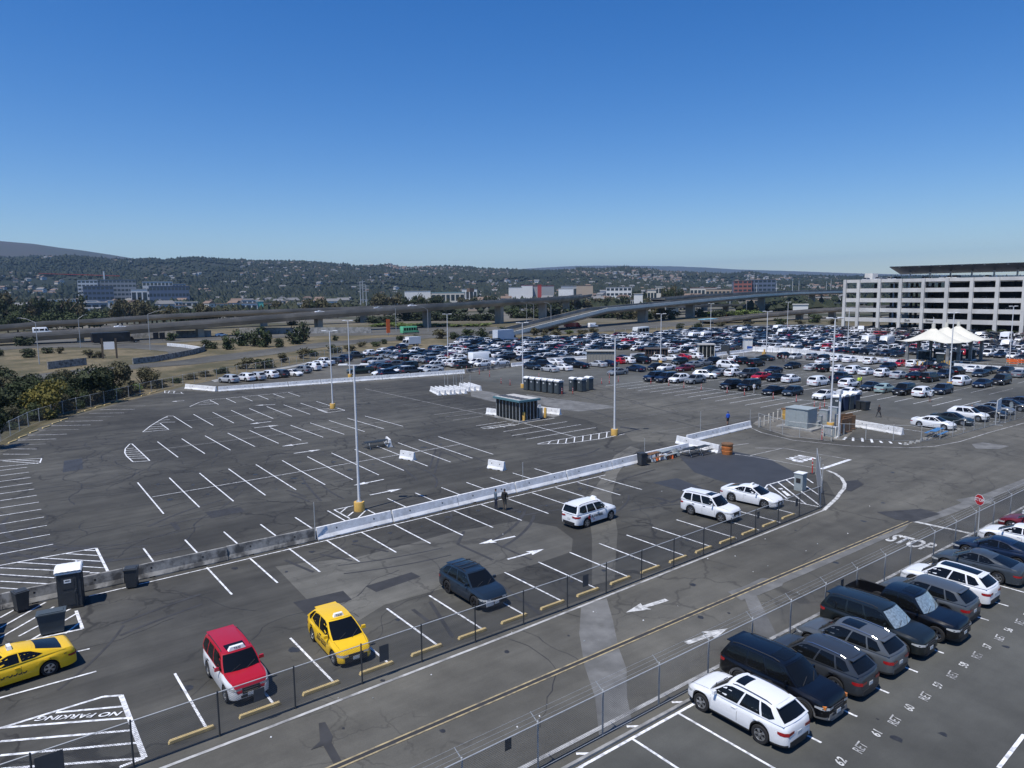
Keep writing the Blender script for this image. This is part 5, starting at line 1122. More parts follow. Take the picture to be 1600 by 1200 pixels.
# parking garage
GXF = 304.
gar = empty('parking_garage', (GXF, 100, 0)); G0 = Vector((GXF, 100, 0))
colpx = [(1315, 1319.2), (1336, 1340.4), (1368.3, 1372.7), (1401, 1405.7), (1436.2, 1441), (1472.5, 1478.3), (1511, 1516.6), (1551, 1556.8), (1593, 1599)]
cols_y = [((gX(a, 510, GXF).y+gX(b, 510, GXF).y)/2, abs(gX(a, 510, GXF).y-gX(b, 510, GXF).y)) for a, b in colpx]
stepy = (cols_y[-1][0]-cols_y[3][0])/5
for k in range(1, 6): cols_y.append((cols_y[8][0]+stepy*k, 1.25))
ymax = cols_y[0][0]+.6; ymin = cols_y[-1][0]-.6; DEP = 46
for yc, wd in cols_y:
    MB().mat(GARC).box((.35, yc-100, 10.4), (1.3, max(1.1, min(wd, 1.3)), 20.8)).build('column', gar)
    MB().mat(GARC).box((DEP-.4, yc-100, 10.4), (1.3, 1.1, 20.8)).build('column', gar)
bands = [(3.16, 4.85), (7.25, 8.9), (11.3, 13.0), (15.4, 17.05), (19.5, 20.8)]
for z0, z1 in bands:
    for a, b in zip(cols_y, cols_y[1:]):
        y1 = a[0]-.62; y0 = b[0]+.62; MB().mat(GARC).box((.45, (y0+y1)/2-100, (z0+z1)/2), (.35, y1-y0, z1-z0)).build('spandrel', gar)
    MB().mat(GARC).box((DEP-.4, (ymin+ymax)/2-100, (z0+z1)/2), (.3, ymax-ymin, z1-z0)).build('spandrel', gar)
    MB().mat(GARC).box((DEP/2, (ymin+ymax)/2-100, z0+.25), (DEP-2.2, ymax-ymin-.4, .4)).build('floor_slab', gar)
for k in range(1, len(cols_y), 1):
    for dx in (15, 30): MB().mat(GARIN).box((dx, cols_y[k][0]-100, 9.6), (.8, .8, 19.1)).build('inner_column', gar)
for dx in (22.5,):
    for z in (0, 3.6, 7.7, 11.75, 15.85): MB().mat(GARIN).box((dx, 65-100, z+1.7), (.3, 124, 3.4)).build('inner_shade_wall', gar)  # dark walls added so the open bays look shaded inside
for z in (0, 3.6, 7.7, 11.75): MB().mat(GARIN).box((39, 75-100, z+1.7), (.3, 134, 3.4)).build('inner_shade_wall', gar)  # second added dark wall behind, closing the view through the bays
MB().mat(GARC).box((DEP/2, ymax-100-.5, 22.2), (5, 3.5, 3)).build('stair_tower', gar)
for px_, t_ in ((1417, 'Exit'), (1452, 'Enter')):
    p = gX(px_, 500.5, GXF); text('lettering', t_, 1.35, BLACK, Matrix.Translation((.255, p.y-100, 4.0)) @ Matrix.Rotation(R(-90), 4, 'Z') @ Matrix.Rotation(R(90), 4, 'X'), gar, bold=.04)
sol = []
def rayX(px_, py_, X): return gX(px_, py_, X)
a = gX(1390, 417.8, GXF+2)-G0; b = gX(1407, 428.7, GXF+16)-G0; yend = ymin-100
mbs = MB().mat(SOLAR); nb = 12
for k in range(nb):
    y1 = a.y+(yend-a.y)*k/nb; y0 = a.y+(yend-a.y)*(k+1)/nb+.15
    y1b = y1+(b.y-a.y); y0b = y0+(b.y-a.y); dz = .0
    MB().mat(SOLAR).add([(a.x, y1, a.z), (b.x, y1b, b.z), (b.x, y0b, b.z), (a.x, y0, a.z), (a.x, y1, a.z+.3), (b.x, y1b, b.z+.3), (b.x, y0b, b.z+.3), (a.x, y0, a.z+.3)], [(0, 1, 2, 3), (7, 6, 5, 4), (0, 4, 5, 1), (1, 5, 6, 2), (2, 6, 7, 3), (3, 7, 4, 0)]).build('solar_canopy_panel', gar)
    MB().mat(STEEL).box(((a.x+b.x)/2+3.5, (y1+y0)/2, 20.8+(lerp(a.z, b.z, .75)-20.8)/2), (.5, .5, lerp(a.z, b.z, .75)-20.8)).build('canopy_post', gar)
    MB().mat(SIGNW).box((a.x+.5, (y1+y0)/2, a.z-.12), (.3, .7, .12)).build('canopy_lamp', gar)
tag(gar, 'long five level open concrete parking garage with dark solar canopy on its roof', 'garage')
bmx = MB()
gc = bmesh.new(); mats = []
for i in range(70):
    lv = rf.choice([0, 4.05+0, 8.1, 12.2, 16.2, 20.9, 20.9]); z = {0: 0, 4.05: 3.62, 8.1: 7.72, 12.2: 11.77, 16.2: 15.87, 20.9: 19.97}[lv]
    yy = rf.uniform(ymin+4, ymax-4); me = FM[rf.choice(['sedan', 'suv', 'big'])]; m2 = me.copy(); m2.transform(Matrix.Translation((GXF+rf.uniform(4, 7), yy, z)) @ Matrix.Rotation(rf.choice([0, math.pi]), 4, 'Z')); idx = []
    for mm in me.materials:
        if mm not in mats: mats.append(mm)
        idx.append(mats.index(mm))
    n0 = len(gc.faces); gc.from_mesh(m2); gc.faces.ensure_lookup_table()
    for f in gc.faces[n0:]: f.material_index = idx[f.material_index]
    bpy.data.meshes.remove(m2)
me = bpy.data.meshes.new('garage_cars'); gc.to_mesh(me); gc.free()
for m in mats: me.materials.append(m)
o = put('garage_cars', me); o.color = SIL; struct(o, 'stuff', 'cars parked inside the garage and on its roof')

# tent with three peaks
c0 = g(1476, 567); TX0, TX1, TY0, TY1 = 171, 192, 64.2, 77.2
tent = empty('canopy_tent', (181.5, 70.7, 0)); rows = []
ez = 5.0; peaks = [(TX0+3.7, 70.7), (TX0+10.5, 70.7), (TX0+17.3, 70.7)]; pk = 8.4
for i in range(37):
    u = i/36; r_ = []
    for j in range(25):
        v = j/24; x = lerp(TX0, TX1, u); y = lerp(TY0, TY1, v)
        e = 1-min(1, min(u, 1-u)*2*3); 
        # edges bow inwards between corners
        y = lerp(y, 70.7, .10*math.sin(math.pi*u)*abs(2*v-1)) if 1 else y; x = lerp(x, 181.5, .07*math.sin(math.pi*v)*abs(2*u-1))
        h = 0
        for qx, qy in peaks:
            d = math.hypot((x-qx)/4.0, (y-qy)/6.6); h = max(h, max(0, 1-d)**1.4)
        z = ez+(pk-ez)*h*(1 if 1 else 0)+.25*(abs(2*u-1)*abs(2*v-1))**3
        r_.append((x-181.5, y-70.7, z))
    rows.append(r_)
mb = MB().mat(MEMB).grid(rows); me_t = mb.mesh('membrane', 80); o = put('membrane', me_t, tent); md = o.modifiers.new('s', 'SOLIDIFY'); md.thickness = .04
for qx, qy in peaks: MB().mat(MEMB).tube((qx-181.5, qy-70.7, pk-.5), (qx-181.5, qy-70.7, pk+.7), .38, n=12).build('peak_cap', tent)
MB().mat(POLEW).tube((peaks[0][0]-181.5, .1, pk+.6), (peaks[0][0]-181.5, .1, pk+2.2), .05).build('mast', tent)
for x in (TX0+1.2, TX0+7, TX0+13.5, TX1-1.2):
    for y in (TY0+2.2, TY1-2.2): MB().mat(CONC).box((x-181.5, y-70.7, 2.4), (.6, .6, 4.8)).build('post', tent)
for y in (TY0+2.2, TY1-2.2): MB().mat(STEEL).box((0, y-70.7, 4.85), (20, .25, .25)).build('beam', tent)
tag(tent, 'cream fabric canopy with three peaks on grey posts over the lot exit', 'canopy')
for i in range(5): tag(MB().mat(mat('booth_glass', (.03, .045, .05), .1, var=.1)).box((0, 0, 1.5), (2.0, 1.6, 2.2)).mat(SIGNW).box((0, 0, 2.7), (2.3, 1.9, .2)).mat(SIGNW).box((0, 0, .2), (2.1, 1.7, .4)).build('toll_booth', loc=(173.5+4.0*i, 68+(i % 2)*5.5, 0)), 'small exit booth under the fabric canopy, %s of them from the left' % ORD[i], 'booth', 'exit booths under the canopy')
for i in range(8): p = g(1433+(i % 4)*4+(i//4)*38, 576-(i % 2)*2); tag(MB().mat(YELB).tube((0, 0, 0), (0, 0, 1.5), .14, n=8).build('bollard', loc=p), 'yellow bollard below the fabric canopy, %s from the left' % ORD[i], 'bollard', 'yellow bollards at the canopy')

# overpasses
def deck(name, pts, wdt, th, par, label, piers=(), pm=DECKC, lampm=None, pw_=2.4):
    """pts: world x, y, top of parapet"""
    root = empty(name, (pts[0][0], pts[0][1], 0)); o0 = Vector((pts[0][0], pts[0][1], 0)); P = [Vector(p)-o0 for p in pts]; nrm = []
    for i in range(len(P)):
        d = (P[min(i+1, len(P)-1)]-P[max(i-1, 0)]).xy.normalized(); nrm.append(Vector((-d.y, d.x, 0)))
    rows = [[p+n*0+Vector((0, 0, -par)), p+n*wdt+Vector((0, 0, -par)), p+n*(wdt)+Vector((0, 0, -par-.5)), p+n*(wdt-1.6)+Vector((0, 0, -th)), p+n*1.6+Vector((0, 0, -th)), p+Vector((0, 0, -par-.5))] for p, n in zip(P, nrm)]
    MB().mat(DECKC).grid(rows, closed=True).build('deck', root, smooth=30)
    MB().mat(ASPH_ROAD).grid([[p+n*.5+Vector((0, 0, -par+.03)), p+n*(wdt-.5)+Vector((0, 0, -par+.03))] for p, n in zip(P, nrm)]).build('road_surface', root)
    for off in (0, wdt-.35):
        rr_ = [[p+n*(off+a)+Vector((0, 0, z)) for a, z in ((0, -par-.25), (0, 0), (.33, 0), (.33, -par+.02))] for p, n in zip(P, nrm)]
        MB().mat(pm if off == 0 else DECKC).grid(rr_).build('parapet', root, smooth=30)
    for s in piers:
        for i in range(len(P)-1):
            L = (P[i+1]-P[i]).length
            if s <= L:
                c = P[i].lerp(P[i+1], s/L)+nrm[i]*(wdt/2); d = (P[i+1]-P[i]).xy; rz_ = math.atan2(d.y, d.x)
                pr = MB().mat(DECKC).box((c.x, c.y, (c.z-th)/2), (pw_, wdt*.42, c.z-th+.3), rz_); pr.build('pier', root); break
            s -= L
    tag(root, label, 'overpass'); return root
A_ = [(-260, 318, 1.5), (-60, 317, 2.9), (11, 314, 3.9), (36, 311, 4.8), (78.6, 309.5, 6.8), (127, 308, 9.1), (186, 306, 11.3), (239, 316, 12.7), (300, 345, 13.2), (378, 407, 13.6), (520, 540, 14)]
deck('overpass', A_, 11, 3.1, .9, 'long grey concrete overpass nearest the lot on the left half', piers=(296, 339, 390, 446, 500, 560, 640, 720))
def dpts(P, D, L): return [tuple(gline(a, b, P, D)) for a, b in L]
deck('overpass', dpts((0, 385), (1, .02), [(-150, 517), (0, 509), (75, 502.5), (150, 499), (245, 492.5), (350, 487), (400, 485), (550, 480), (700, 474)]), 11, 2.6, .9, 'second grey overpass behind the first on the left', piers=(90, 150, 210, 270, 330))
Cp, Cd = (356, 281), (133, 38)
Cpts = dpts(Cp, Cd, [(800, 497), (835, 491.7), (860, 488.7), (900, 485.5), (950, 481), (1012, 475.2), (1075, 469.5), (1125, 465), (1182, 460.3), (1251, 456.3), (1314, 454.8), (1420, 454)])

for i_ in range(4): Cpts[i_] = (Cpts[i_][0], Cpts[i_][1], lerp(1.2, Cpts[4][2], (Vector(Cpts[i_][:2])-Vector(Cpts[0][:2])).length/(Vector(Cpts[4][:2])-Vector(Cpts[0][:2])).length))
deck('overpass', Cpts, 12, 3.0, 1.5, 'high right overpass with a parapet coloured pale as if sunlit, running to the garage', piers=(130, 196, 336, 488), pm=DECKL, pw_=3)
deck('overpass', dpts((356, 335), (133, 38), [(1040, 466), (1100, 460.5), (1196, 455.3), (1279, 453), (1420, 451.5)]), 12, 2.4, 1.0, 'upper overpass just behind the pale parapet with thin poles on it', piers=(90, 250))
deck('overpass', dpts((344, 222), (1, -.06), [(1115, 500.3), (1150, 496), (1200, 490.6), (1250, 486), (1312, 481.3), (1420, 476)]), 9, 2.2, .8, 'low right ramp climbing from the frontage road to the garage', piers=(32, 78, 110), pw_=2)
deck('overpass', dpts((350, 320), (1, .1), [(1060, 478.5), (1100, 476.5), (1237, 474), (1297, 473), (1400, 472)]), 9, 1.5, .8, 'dark low overpass crossing beneath the high right one', piers=(70, 200, 330))
0 and deck('overpass', dpts((330, 345), (1, .6), [(780, 466), (830, 464), (880, 459.5), (908, 455)]), 12, 2.6, 1.0, 'distant overpass bending away beyond the end of the first one', piers=(40, 90))
for i, (px_, yb, yt) in enumerate(((1182, 457, 443), (1213, 456, 440), (1238, 455.5, 437), (1248, 455, 439), (1291, 454, 440), (1298, 454, 436))):
    p = gline(px_, yb, (356, 335), (133, 38)); q = gline(px_, yt, (356, 335), (133, 38)); tag(MB().mat(POLEW).tube((0, 0, 0), (0, 0, q.z-p.z), .18, n=6).box((0, 0, q.z-p.z), (1.8, .4, .3)).build('overpass_pole', loc=p), 'thin pole standing on the upper right overpass, %s from the left' % ORD[i], 'pole', 'poles on the upper right overpass')
ov = [(66, 517.4, 'shuttle_van', 'white van crossing the left overpass'), ]
def on_deck(px_, i0, dz=-.9):
    d = wray(px_, 500).xy
    for a, b in zip(A_, A_[1:]):
        a2 = Vector(a[:2]); b2 = Vector(b[:2]); e = b2-a2; den = d.x*e.y-d.y*e.x; s = (a2.y*d.x-a2.x*d.y)/(-(e.y*d.x-e.x*d.y))
        if 0 <= s <= 1: q = a2+e*s; return Vector((q.x, q.y, lerp(a[2], b[2], s)+dz)), math.atan2(e.y, e.x)
q, an = on_deck(66, 0); van('shuttle_van', (q.x, q.y+4, q.z), an, 6, 2.1, 2.6, WHT, 'white van crossing the left end of the near overpass', windows=2)
for px_, k, c, lab in ((190, 'sedan', WHT, 'white car on the near overpass left of the curved ramp lamp'), (505, 'sedan', WHT, 'white car on the near overpass above the middle'), (650, 'suv', WHT, 'white suv on the near overpass above the green bus'), (597, 'sedan', SIL, 'silver car on the near overpass left of the green bus')):
    q, an = on_deck(px_, 0); o = put('car_on_overpass', FM[k], loc=(q.x, q.y+3, q.z+.05), rz=an+.01); o.color = c; tag(o, lab, 'car')

# freeway, ramp and verges
sheet('freeway', pxs((-200, 552), (0, 541), (60, 531), (330, 526), (490, 513), (590, 511), (700, 510), (790, 511), (1000, 504), (1100, 502), (1120, 505), (1000, 514), (850, 519), (640, 523), (500, 525), (330, 532), (200, 538), (60, 543), (-200, 560)), -.02, ASPH_ROAD)
sheet('frontage_road', pxs((-60, 605), (0, 592), (60, 584), (120, 577), (215, 569), (280, 563), (330, 556), (400, 547.5), (500, 535), (590, 528), (700, 521), (840, 518.5), (960, 513), (960, 517), (850, 523), (700, 526.5), (590, 534), (500, 543), (400, 557.5), (300, 569.5), (235, 574), (120, 584), (60, 594), (0, 606), (-60, 622)), -.018, ASPH_ROAD)
sheet('ramp_road', pxs((30, 541), (120, 537), (200, 537), (255, 539), (300, 545), (318, 549), (300, 553), (255, 560), (215, 567), (216, 564), (245, 558), (262, 554), (262, 549.5), (240, 547), (200, 544), (120, 542.5), (60, 544)), -.014, ASPH_ROAD)
def wall(pts, h, th, m, name, label, cat):
    mb = MB().mat(m)
    P = [Vector((p[0], p[1], 0)) for p in pts]; o0 = P[0].copy()
    for a, b in zip(P, P[1:]):
        d = b-a; c = (a+b)/2-o0; mb.box((c.x, c.y, h/2), (d.length+.05, th, h), math.atan2(d.y, d.x))
    o = mb.build(name, loc=o0); return tag(o, label, cat)
wall(pxs((262, 540.5), (285, 542.5), (305, 545.5), (316, 548)), 1.0, .4, BARW, 'ramp_barrier', 'white concrete barrier on the inside of the curved ramp', 'barrier')
wall(pxs((320, 545.5), (318, 549), (300, 554), (270, 560), (240, 565.5), (208, 569)), 1.5, .3, CONC_OLD, 'ramp_wall', 'dark railing wall around the outside of the curved ramp', 'wall')
wall(pxs((75, 577), (100, 574), (135, 570)), 1.8, .3, CONC_OLD, 'ramp_wall', 'dark low wall seen above the bushes at the left', 'wall')
wall(pxs((375, 521.5), (480, 521), (580, 520.5)), 2.6, .4, CONC, 'sound_wall', 'pale concrete wall below the near overpass left of the green bus', 'wall')
wall(pxs((205, 528), (250, 527), (330, 526)), 2.6, .4, CONC, 'sound_wall', 'pale concrete wall below the near overpass right of the black truck', 'wall')
wf = pxs((960, 519), (1020, 516), (1100, 511.5)); fence([p.xy for p in wf], 1.2, [onpts([p.xy for p in wf], 6*k) for k in range(14)], 'guard_rail', 'guard rail along the frontage road behind the far lot', mesh=False, pr=.08, cat='rail')
# sidewalk strip along the fence at the left far cars
sheet('pavement', pxs((330, 594), (400, 581.5), (455, 571.5), (486, 565), (487, 567), (456, 574), (400, 584.5), (335, 597)), -.002, CONC)

# ------------------------------------------------ terrain and hills
RD1 = [(-500, 396), (-200, 398), (0, 407), (60, 406), (110, 405), (160, 409), (205, 412), (240, 409.5), (262, 412), (285, 409), (310, 407), (345, 409.5), (400, 412), (440, 412), (475, 412.5), (500, 414), (545, 417), (590, 418), (610, 416), (630, 421), (665, 420), (720, 421), (760, 424), (800, 424.5), (850, 427), (890, 426), (905, 423), (940, 424.5), (975, 421), (1010, 424), (1040, 428), (1100, 430), (1130, 432), (1150, 430.5), (1170, 427.5), (1185, 430), (1210, 434), (1260, 434.5), (1320, 436), (1600, 436), (2200, 436)]
RD2 = [(-600, 372), (-200, 373), (0, 377), (60, 382), (100, 388), (130, 391.5), (180, 399), (210, 404), (230, 408), (262, 412), (320, 418), (420, 430), (2200, 440)]
RD3 = [(-600, 440), (650, 428), (760, 424), (850, 418), (900, 415.5), (950, 415), (1050, 416), (1100, 418), (1150, 421), (1250, 424), (1330, 427), (1420, 429), (2200, 432)]
def tanel(px_, py_): d = wray(px_, py_); return d.z/d.xy.length
AZ = lambda px_: math.atan2(az_dir(px_).y, az_dir(px_).x)
def ridge(tab): return sorted((AZ(x), tanel(x, y)) for x, y in tab)
R1, R2, R3 = ridge(RD1), ridge(RD2), ridge(RD3)
def sm(a, b, x): t = max(0., min(1., (x-a)/(b-a))); return t*t*(3-2*t)
def hgt(r, th):
    x, y = r*math.cos(th), r*math.sin(th)
    if r < 900: return 0.
    n1 = noise.fractal(Vector((x/900, y/900, 0)), 1., 2., 4); n2 = noise.noise(Vector((x/260, y/260, 3)))
    r1 = 4300+500*noise.noise(Vector((th*4, 0, 7))); top1 = HC+r1*pw(R1, th); t1 = sm(1300, r1, r)
    h1 = max(0, top1)*(t1**1.15)*(1+.38*n1*(1-t1)*4*t1*.5)+n2*6*min(1, t1*4)*(1-sm(.85, 1, t1))
    if r > r1: h1 = top1*(1-.55*sm(r1, r1+2200, r))+n2*3
    top2 = HC+7600*pw(R2, th); t2 = sm(4800, 7600, r); h2 = top2*t2*(1+.10*n1*(1-t2))
    if r > 7600: h2 = top2*(1-.6*sm(7600, 11000, r))
    top3 = HC+12600*pw(R3, th); h3 = top3*sm(11000, 12600, r) if r < 12600 else top3*(1-.7*sm(12600, 16000, r))
    return max(0, h1 if r > 1300 else 0, h2 if top2 > 0 and r > 4800 else 0, h3 if r > 11000 else 0)
a0, a1 = AZ(1750), AZ(-150)
NA = 460; rs = [0, 60, 150, 300, 450, 600, 800, 1000]+[1200+75*i for i in range(60)]+[5700+130*i for i in range(30)]+[9700, 10300, 11000, 11400, 11800, 12200, 12600, 13000, 14000, 16000, 20000, 26000, 34000]
ths = [a0+(a1-a0)*i/NA for i in range(NA+1)]; ths += [a1+(2*math.pi-(a1-a0))*i/40 for i in range(1, 40)]
def tz(r, th): z = hgt(r, th); return z-.06-(r*.00006 if r < 1000 else .06)
rows = [[(r*math.cos(t), r*math.sin(t), tz(r, t if i <= NA else (a1 if i < NA+20 else a0))) for i, t in enumerate(ths)] for r in rs[1:]]
mbt = MB(); 
TER = bpy.data.materials.new('land'); TER.use_nodes = True
def _ter():
    t = TER.node_tree; N, L = t.nodes, t.links; b = N['Principled BSDF']; b.inputs['Roughness'].default_value = .95; b.inputs['Specular IOR Level'].default_value = .15
    tc = N.new('ShaderNodeTexCoord'); V = tc.outputs['Object']
    def nz(s, d=5): n = N.new('ShaderNodeTexNoise'); n.inputs['Scale'].default_value = s; n.inputs['Detail'].default_value = d; n.inputs['Roughness'].default_value = .6; L.new(V, n.inputs['Vector']); return n.outputs[0]
    def rg(o, a, bb, c, d): r = N.new('ShaderNodeMapRange'); [setattr(r.inputs[i], 'default_value', v) for i, v in ((1, a), (2, bb), (3, c), (4, d))]; L.new(o, r.inputs[0]); return r.outputs[0]
    def mx(f, a, bb):
        m = N.new('ShaderNodeMix'); m.data_type = 'RGBA'; L.new(f, m.inputs[0])
        for i, v in ((6, a), (7, bb)):
            if isinstance(v, tuple): m.inputs[i].default_value = (*v, 1)
            else: L.new(v, m.inputs[i])
        return m.outputs[2]
    ln = N.new('ShaderNodeVectorMath'); ln.operation = 'LENGTH'; L.new(V, ln.inputs[0]); r = ln.outputs['Value']
    sp = N.new('ShaderNodeSeparateXYZ'); L.new(V, sp.inputs[0])
    near = mx(rg(nz(.07, 8), .42, .6, 0, 1), (.19, .155, .095), (.075, .072, .04)); near = mx(rg(nz(.9), .42, .62, 0, .7), near, (.10, .085, .055))
    town = mx(rg(nz(.012), .42, .58, 0, 1), (.045, .05, .03), (.16, .15, .13))
    hill = mx(rg(nz(.004), .5, .64, 0, 1), (.018, .023, .015), (.060, .055, .04)); hill = mx(rg(nz(.03), .42, .58, 0, .8), hill, (.02, .026, .016))
    mount = mx(rg(nz(.0015), .4, .65, 0, 1), (.06, .05, .04), (.045, .048, .034))
    c = mx(rg(r, 360, 480, 0, 1), near, town); c = mx(rg(r, 1300, 1800, 0, 1), c, hill); c = mx(rg(r, 5200, 6000, 0, 1), c, mount)
    L.new(c, b.inputs['Base Color'])
_ter()
mbt.mat(TER).grid(rows, closed=True); mbt.face(*[Vector(p) for p in rows[0]])
ter = mbt.build('ground', smooth=80); struct(ter)
# ------------------------------------------------ plants
def leafmat(name, a, b, var=.3, scale=.8):
    return mat(name, a, .75, var=var, scale=scale, spec=.2, dark=b, darkamt=1., dscale=scale*.5, detail=3)
LEAF_D = leafmat('leaves_dark', (.034, .046, .022), (.060, .068, .032)); LEAF_M = leafmat('leaves_mid', (.045, .062, .026), (.065, .078, .032)); LEAF_Y = leafmat('leaves_olive_yellow', (.16, .14, .035), (.07, .075, .03), scale=.5); LEAF_B = leafmat('leaves_brown_olive', (.10, .09, .05), (.06, .065, .035)); LEAF_G = leafmat('leaves_ice_plant', (.13, .17, .05), (.09, .12, .04))
def crown_mesh(seed, m, n=2600, leaf=.035, lobes=9, flat=.8, name='crown', low=0.):
    """unit crown: radius about 1, height about 2*flat, resting on z=0"""
    q = random.Random(seed); L = []
    for i in range(lobes):
        a = q.uniform(0, 2*math.pi); rr = q.uniform(.0, .62)**.8; z = q.uniform(.10, 1.35)*flat; L.append((rr*math.cos(a), rr*math.sin(a), z, q.uniform(.30, .52)))
    V, Fc = [], []
    for i in range(n):
        x, y, z, s = q.choice(L); u = Vector((q.gauss(0, 1), q.gauss(0, 1), q.gauss(0, 1))).normalized(); k = s*(q.uniform(.55, 1.)**.5)*(1+.25*noise.noise(u*3+Vector((seed, 0, 0))))
        p = Vector((x, y, z))+Vector((u.x*k, u.y*k, u.z*k*.85)); p.z = abs(p.z)+.02
        a = Vector((q.gauss(0, 1), q.gauss(0, 1), q.gauss(0, .8))).normalized(); b = a.orthogonal().normalized(); b.rotate(Matrix.Rotation(q.uniform(0, 6), 3, a)); c = a.cross(b); l = leaf*q.uniform(.7, 1.5)
        j = len(V); V += [p-b*l, p+c*l*.6, p+b*l, p-c*l*.6]; Fc.append((j, j+1, j+2, j+3))
    # dark inner body so that gaps show shade, not sky everywhere
    mb = MB().mat(m); mb.add(V, Fc)
    for x, y, z, s in L:
        vs_ = []; fs = []
        for (u, v, w_) in ((1, 0, 0), (-1, 0, 0), (0, 1, 0), (0, -1, 0), (0, 0, 1), (0, 0, -1)): vs_.append((x+u*s*.6, y+v*s*.6, max(0, z+w_*s*.55)))
        mb.add(vs_, [(0, 2, 4), (2, 1, 4), (1, 3, 4), (3, 0, 4), (2, 0, 5), (1, 2, 5), (3, 1, 5), (0, 3, 5)])
    return mb.mesh(name)
CR = {k: [crown_mesh(i*7+j, m, n=2400, leaf=.045) for j in range(2)] for i, (k, m) in enumerate((('d', LEAF_D), ('m', LEAF_M), ('y', LEAF_Y), ('b', LEAF_B), ('g', LEAF_G)))}
CF = {k: [crown_mesh(100+i*7+j, m, n=520, leaf=.085, lobes=8) for j in range(3)] for i, (k, m) in enumerate((('d', LEAF_D), ('m', LEAF_M), ('b', LEAF_B), ('g', LEAF_G)))}
def stem_mesh(seed):
    q = random.Random(seed); mb = MB().mat(BARK)
    for i in range(5): a = q.uniform(0, 6.3); mb.tube((0, 0, 0), (.45*math.cos(a), .45*math.sin(a), q.uniform(.5, .9)), .05, .015, 5)
    return mb.mesh('stems')
STEM = stem_mesh(1)
def shrub(px_, yb, yt, wpx, kind, label, group='shrubs on the dry verge', near=True, name='bush', cat='bush', dz=0.):
    p = g(px_, yb); h = max(.5, zat(px_, yb, yt)); d = (p-Vector((0, 0, HC))).length; rw_ = wpx/F*d/2
    root = empty(name, p, rnd.uniform(0, 6)); me = rnd.choice((CR if near else CF)[kind]); o = put('crown', me, root); o.scale = (rw_*1.02, rw_*1.02, h/1.55)
    s = put('stems', STEM, root); s.scale = (rw_, rw_, h*.8); tag(root, label, cat, group); return root
near_sh = [(x, yb, yt, w_, k, '%s scrub filling the verge behind the fence, %s clump from the left' % ({'m': 'mid green', 'b': 'brownish', 'y': 'olive', 'd': 'dark green'}[k], ORD[i])) for i, (x, yb, yt, w_, k) in enumerate(((-5, 672, 640, 50, 'm'), (20, 665, 632, 46, 'b'), (52, 655, 625, 50, 'm'), (95, 643, 612, 46, 'b'), (112, 638, 596, 44, 'm'), (138, 632, 604, 44, 'b'), (172, 622, 592, 44, 'm'), (196, 614, 590, 40, 'b'), (62, 628, 585, 44, 'm'), (20, 624, 590, 50, 'm'), (88, 616, 580, 44, 'd'), (-8, 622, 580, 46, 'b'), (134, 612, 572, 40, 'm'), (170, 606, 572, 40, 'b'), (250, 604, 592, 30, 'b'), (275, 598, 588, 26, 'm'), (300, 592, 583, 26, 'b'), (322, 588, 578, 26, 'b'), (348, 583, 571, 28, 'm')))]+[(-12, 648, 592, 70, 'm', 'green bush cut by the left photo edge'), (22, 652, 600, 62, 'd', 'dark green bush left of the yellowish one'), (78, 650, 588, 74, 'y', 'olive bush with yellow flowering top by the fence'), (48, 618, 580, 60, 'd', 'dark bush behind the yellowish one'), (120, 632, 580, 60, 'd', 'dark bush right of the yellowish one'), (152, 628, 563, 74, 'd', 'tallest dark bush beyond the fence'), (190, 618, 561, 64, 'b', 'brownish bush touching the tallest dark one'), (226, 606, 571, 46, 'b', 'small brown green bush at the right of the cluster'), (8, 606, 567, 50, 'd', 'dark bush at the left edge behind the others'), (100, 604, 575, 50, 'b', 'brown bush behind the cluster'), (205, 612, 596, 40, 'g', 'low blue green plant by the far fence corner'), (-14, 700, 628, 50, 'd', 'dark tree cut by the left edge above the stalls')]
for a in near_sh: shrub(*a, group='bushes beyond the left fence')
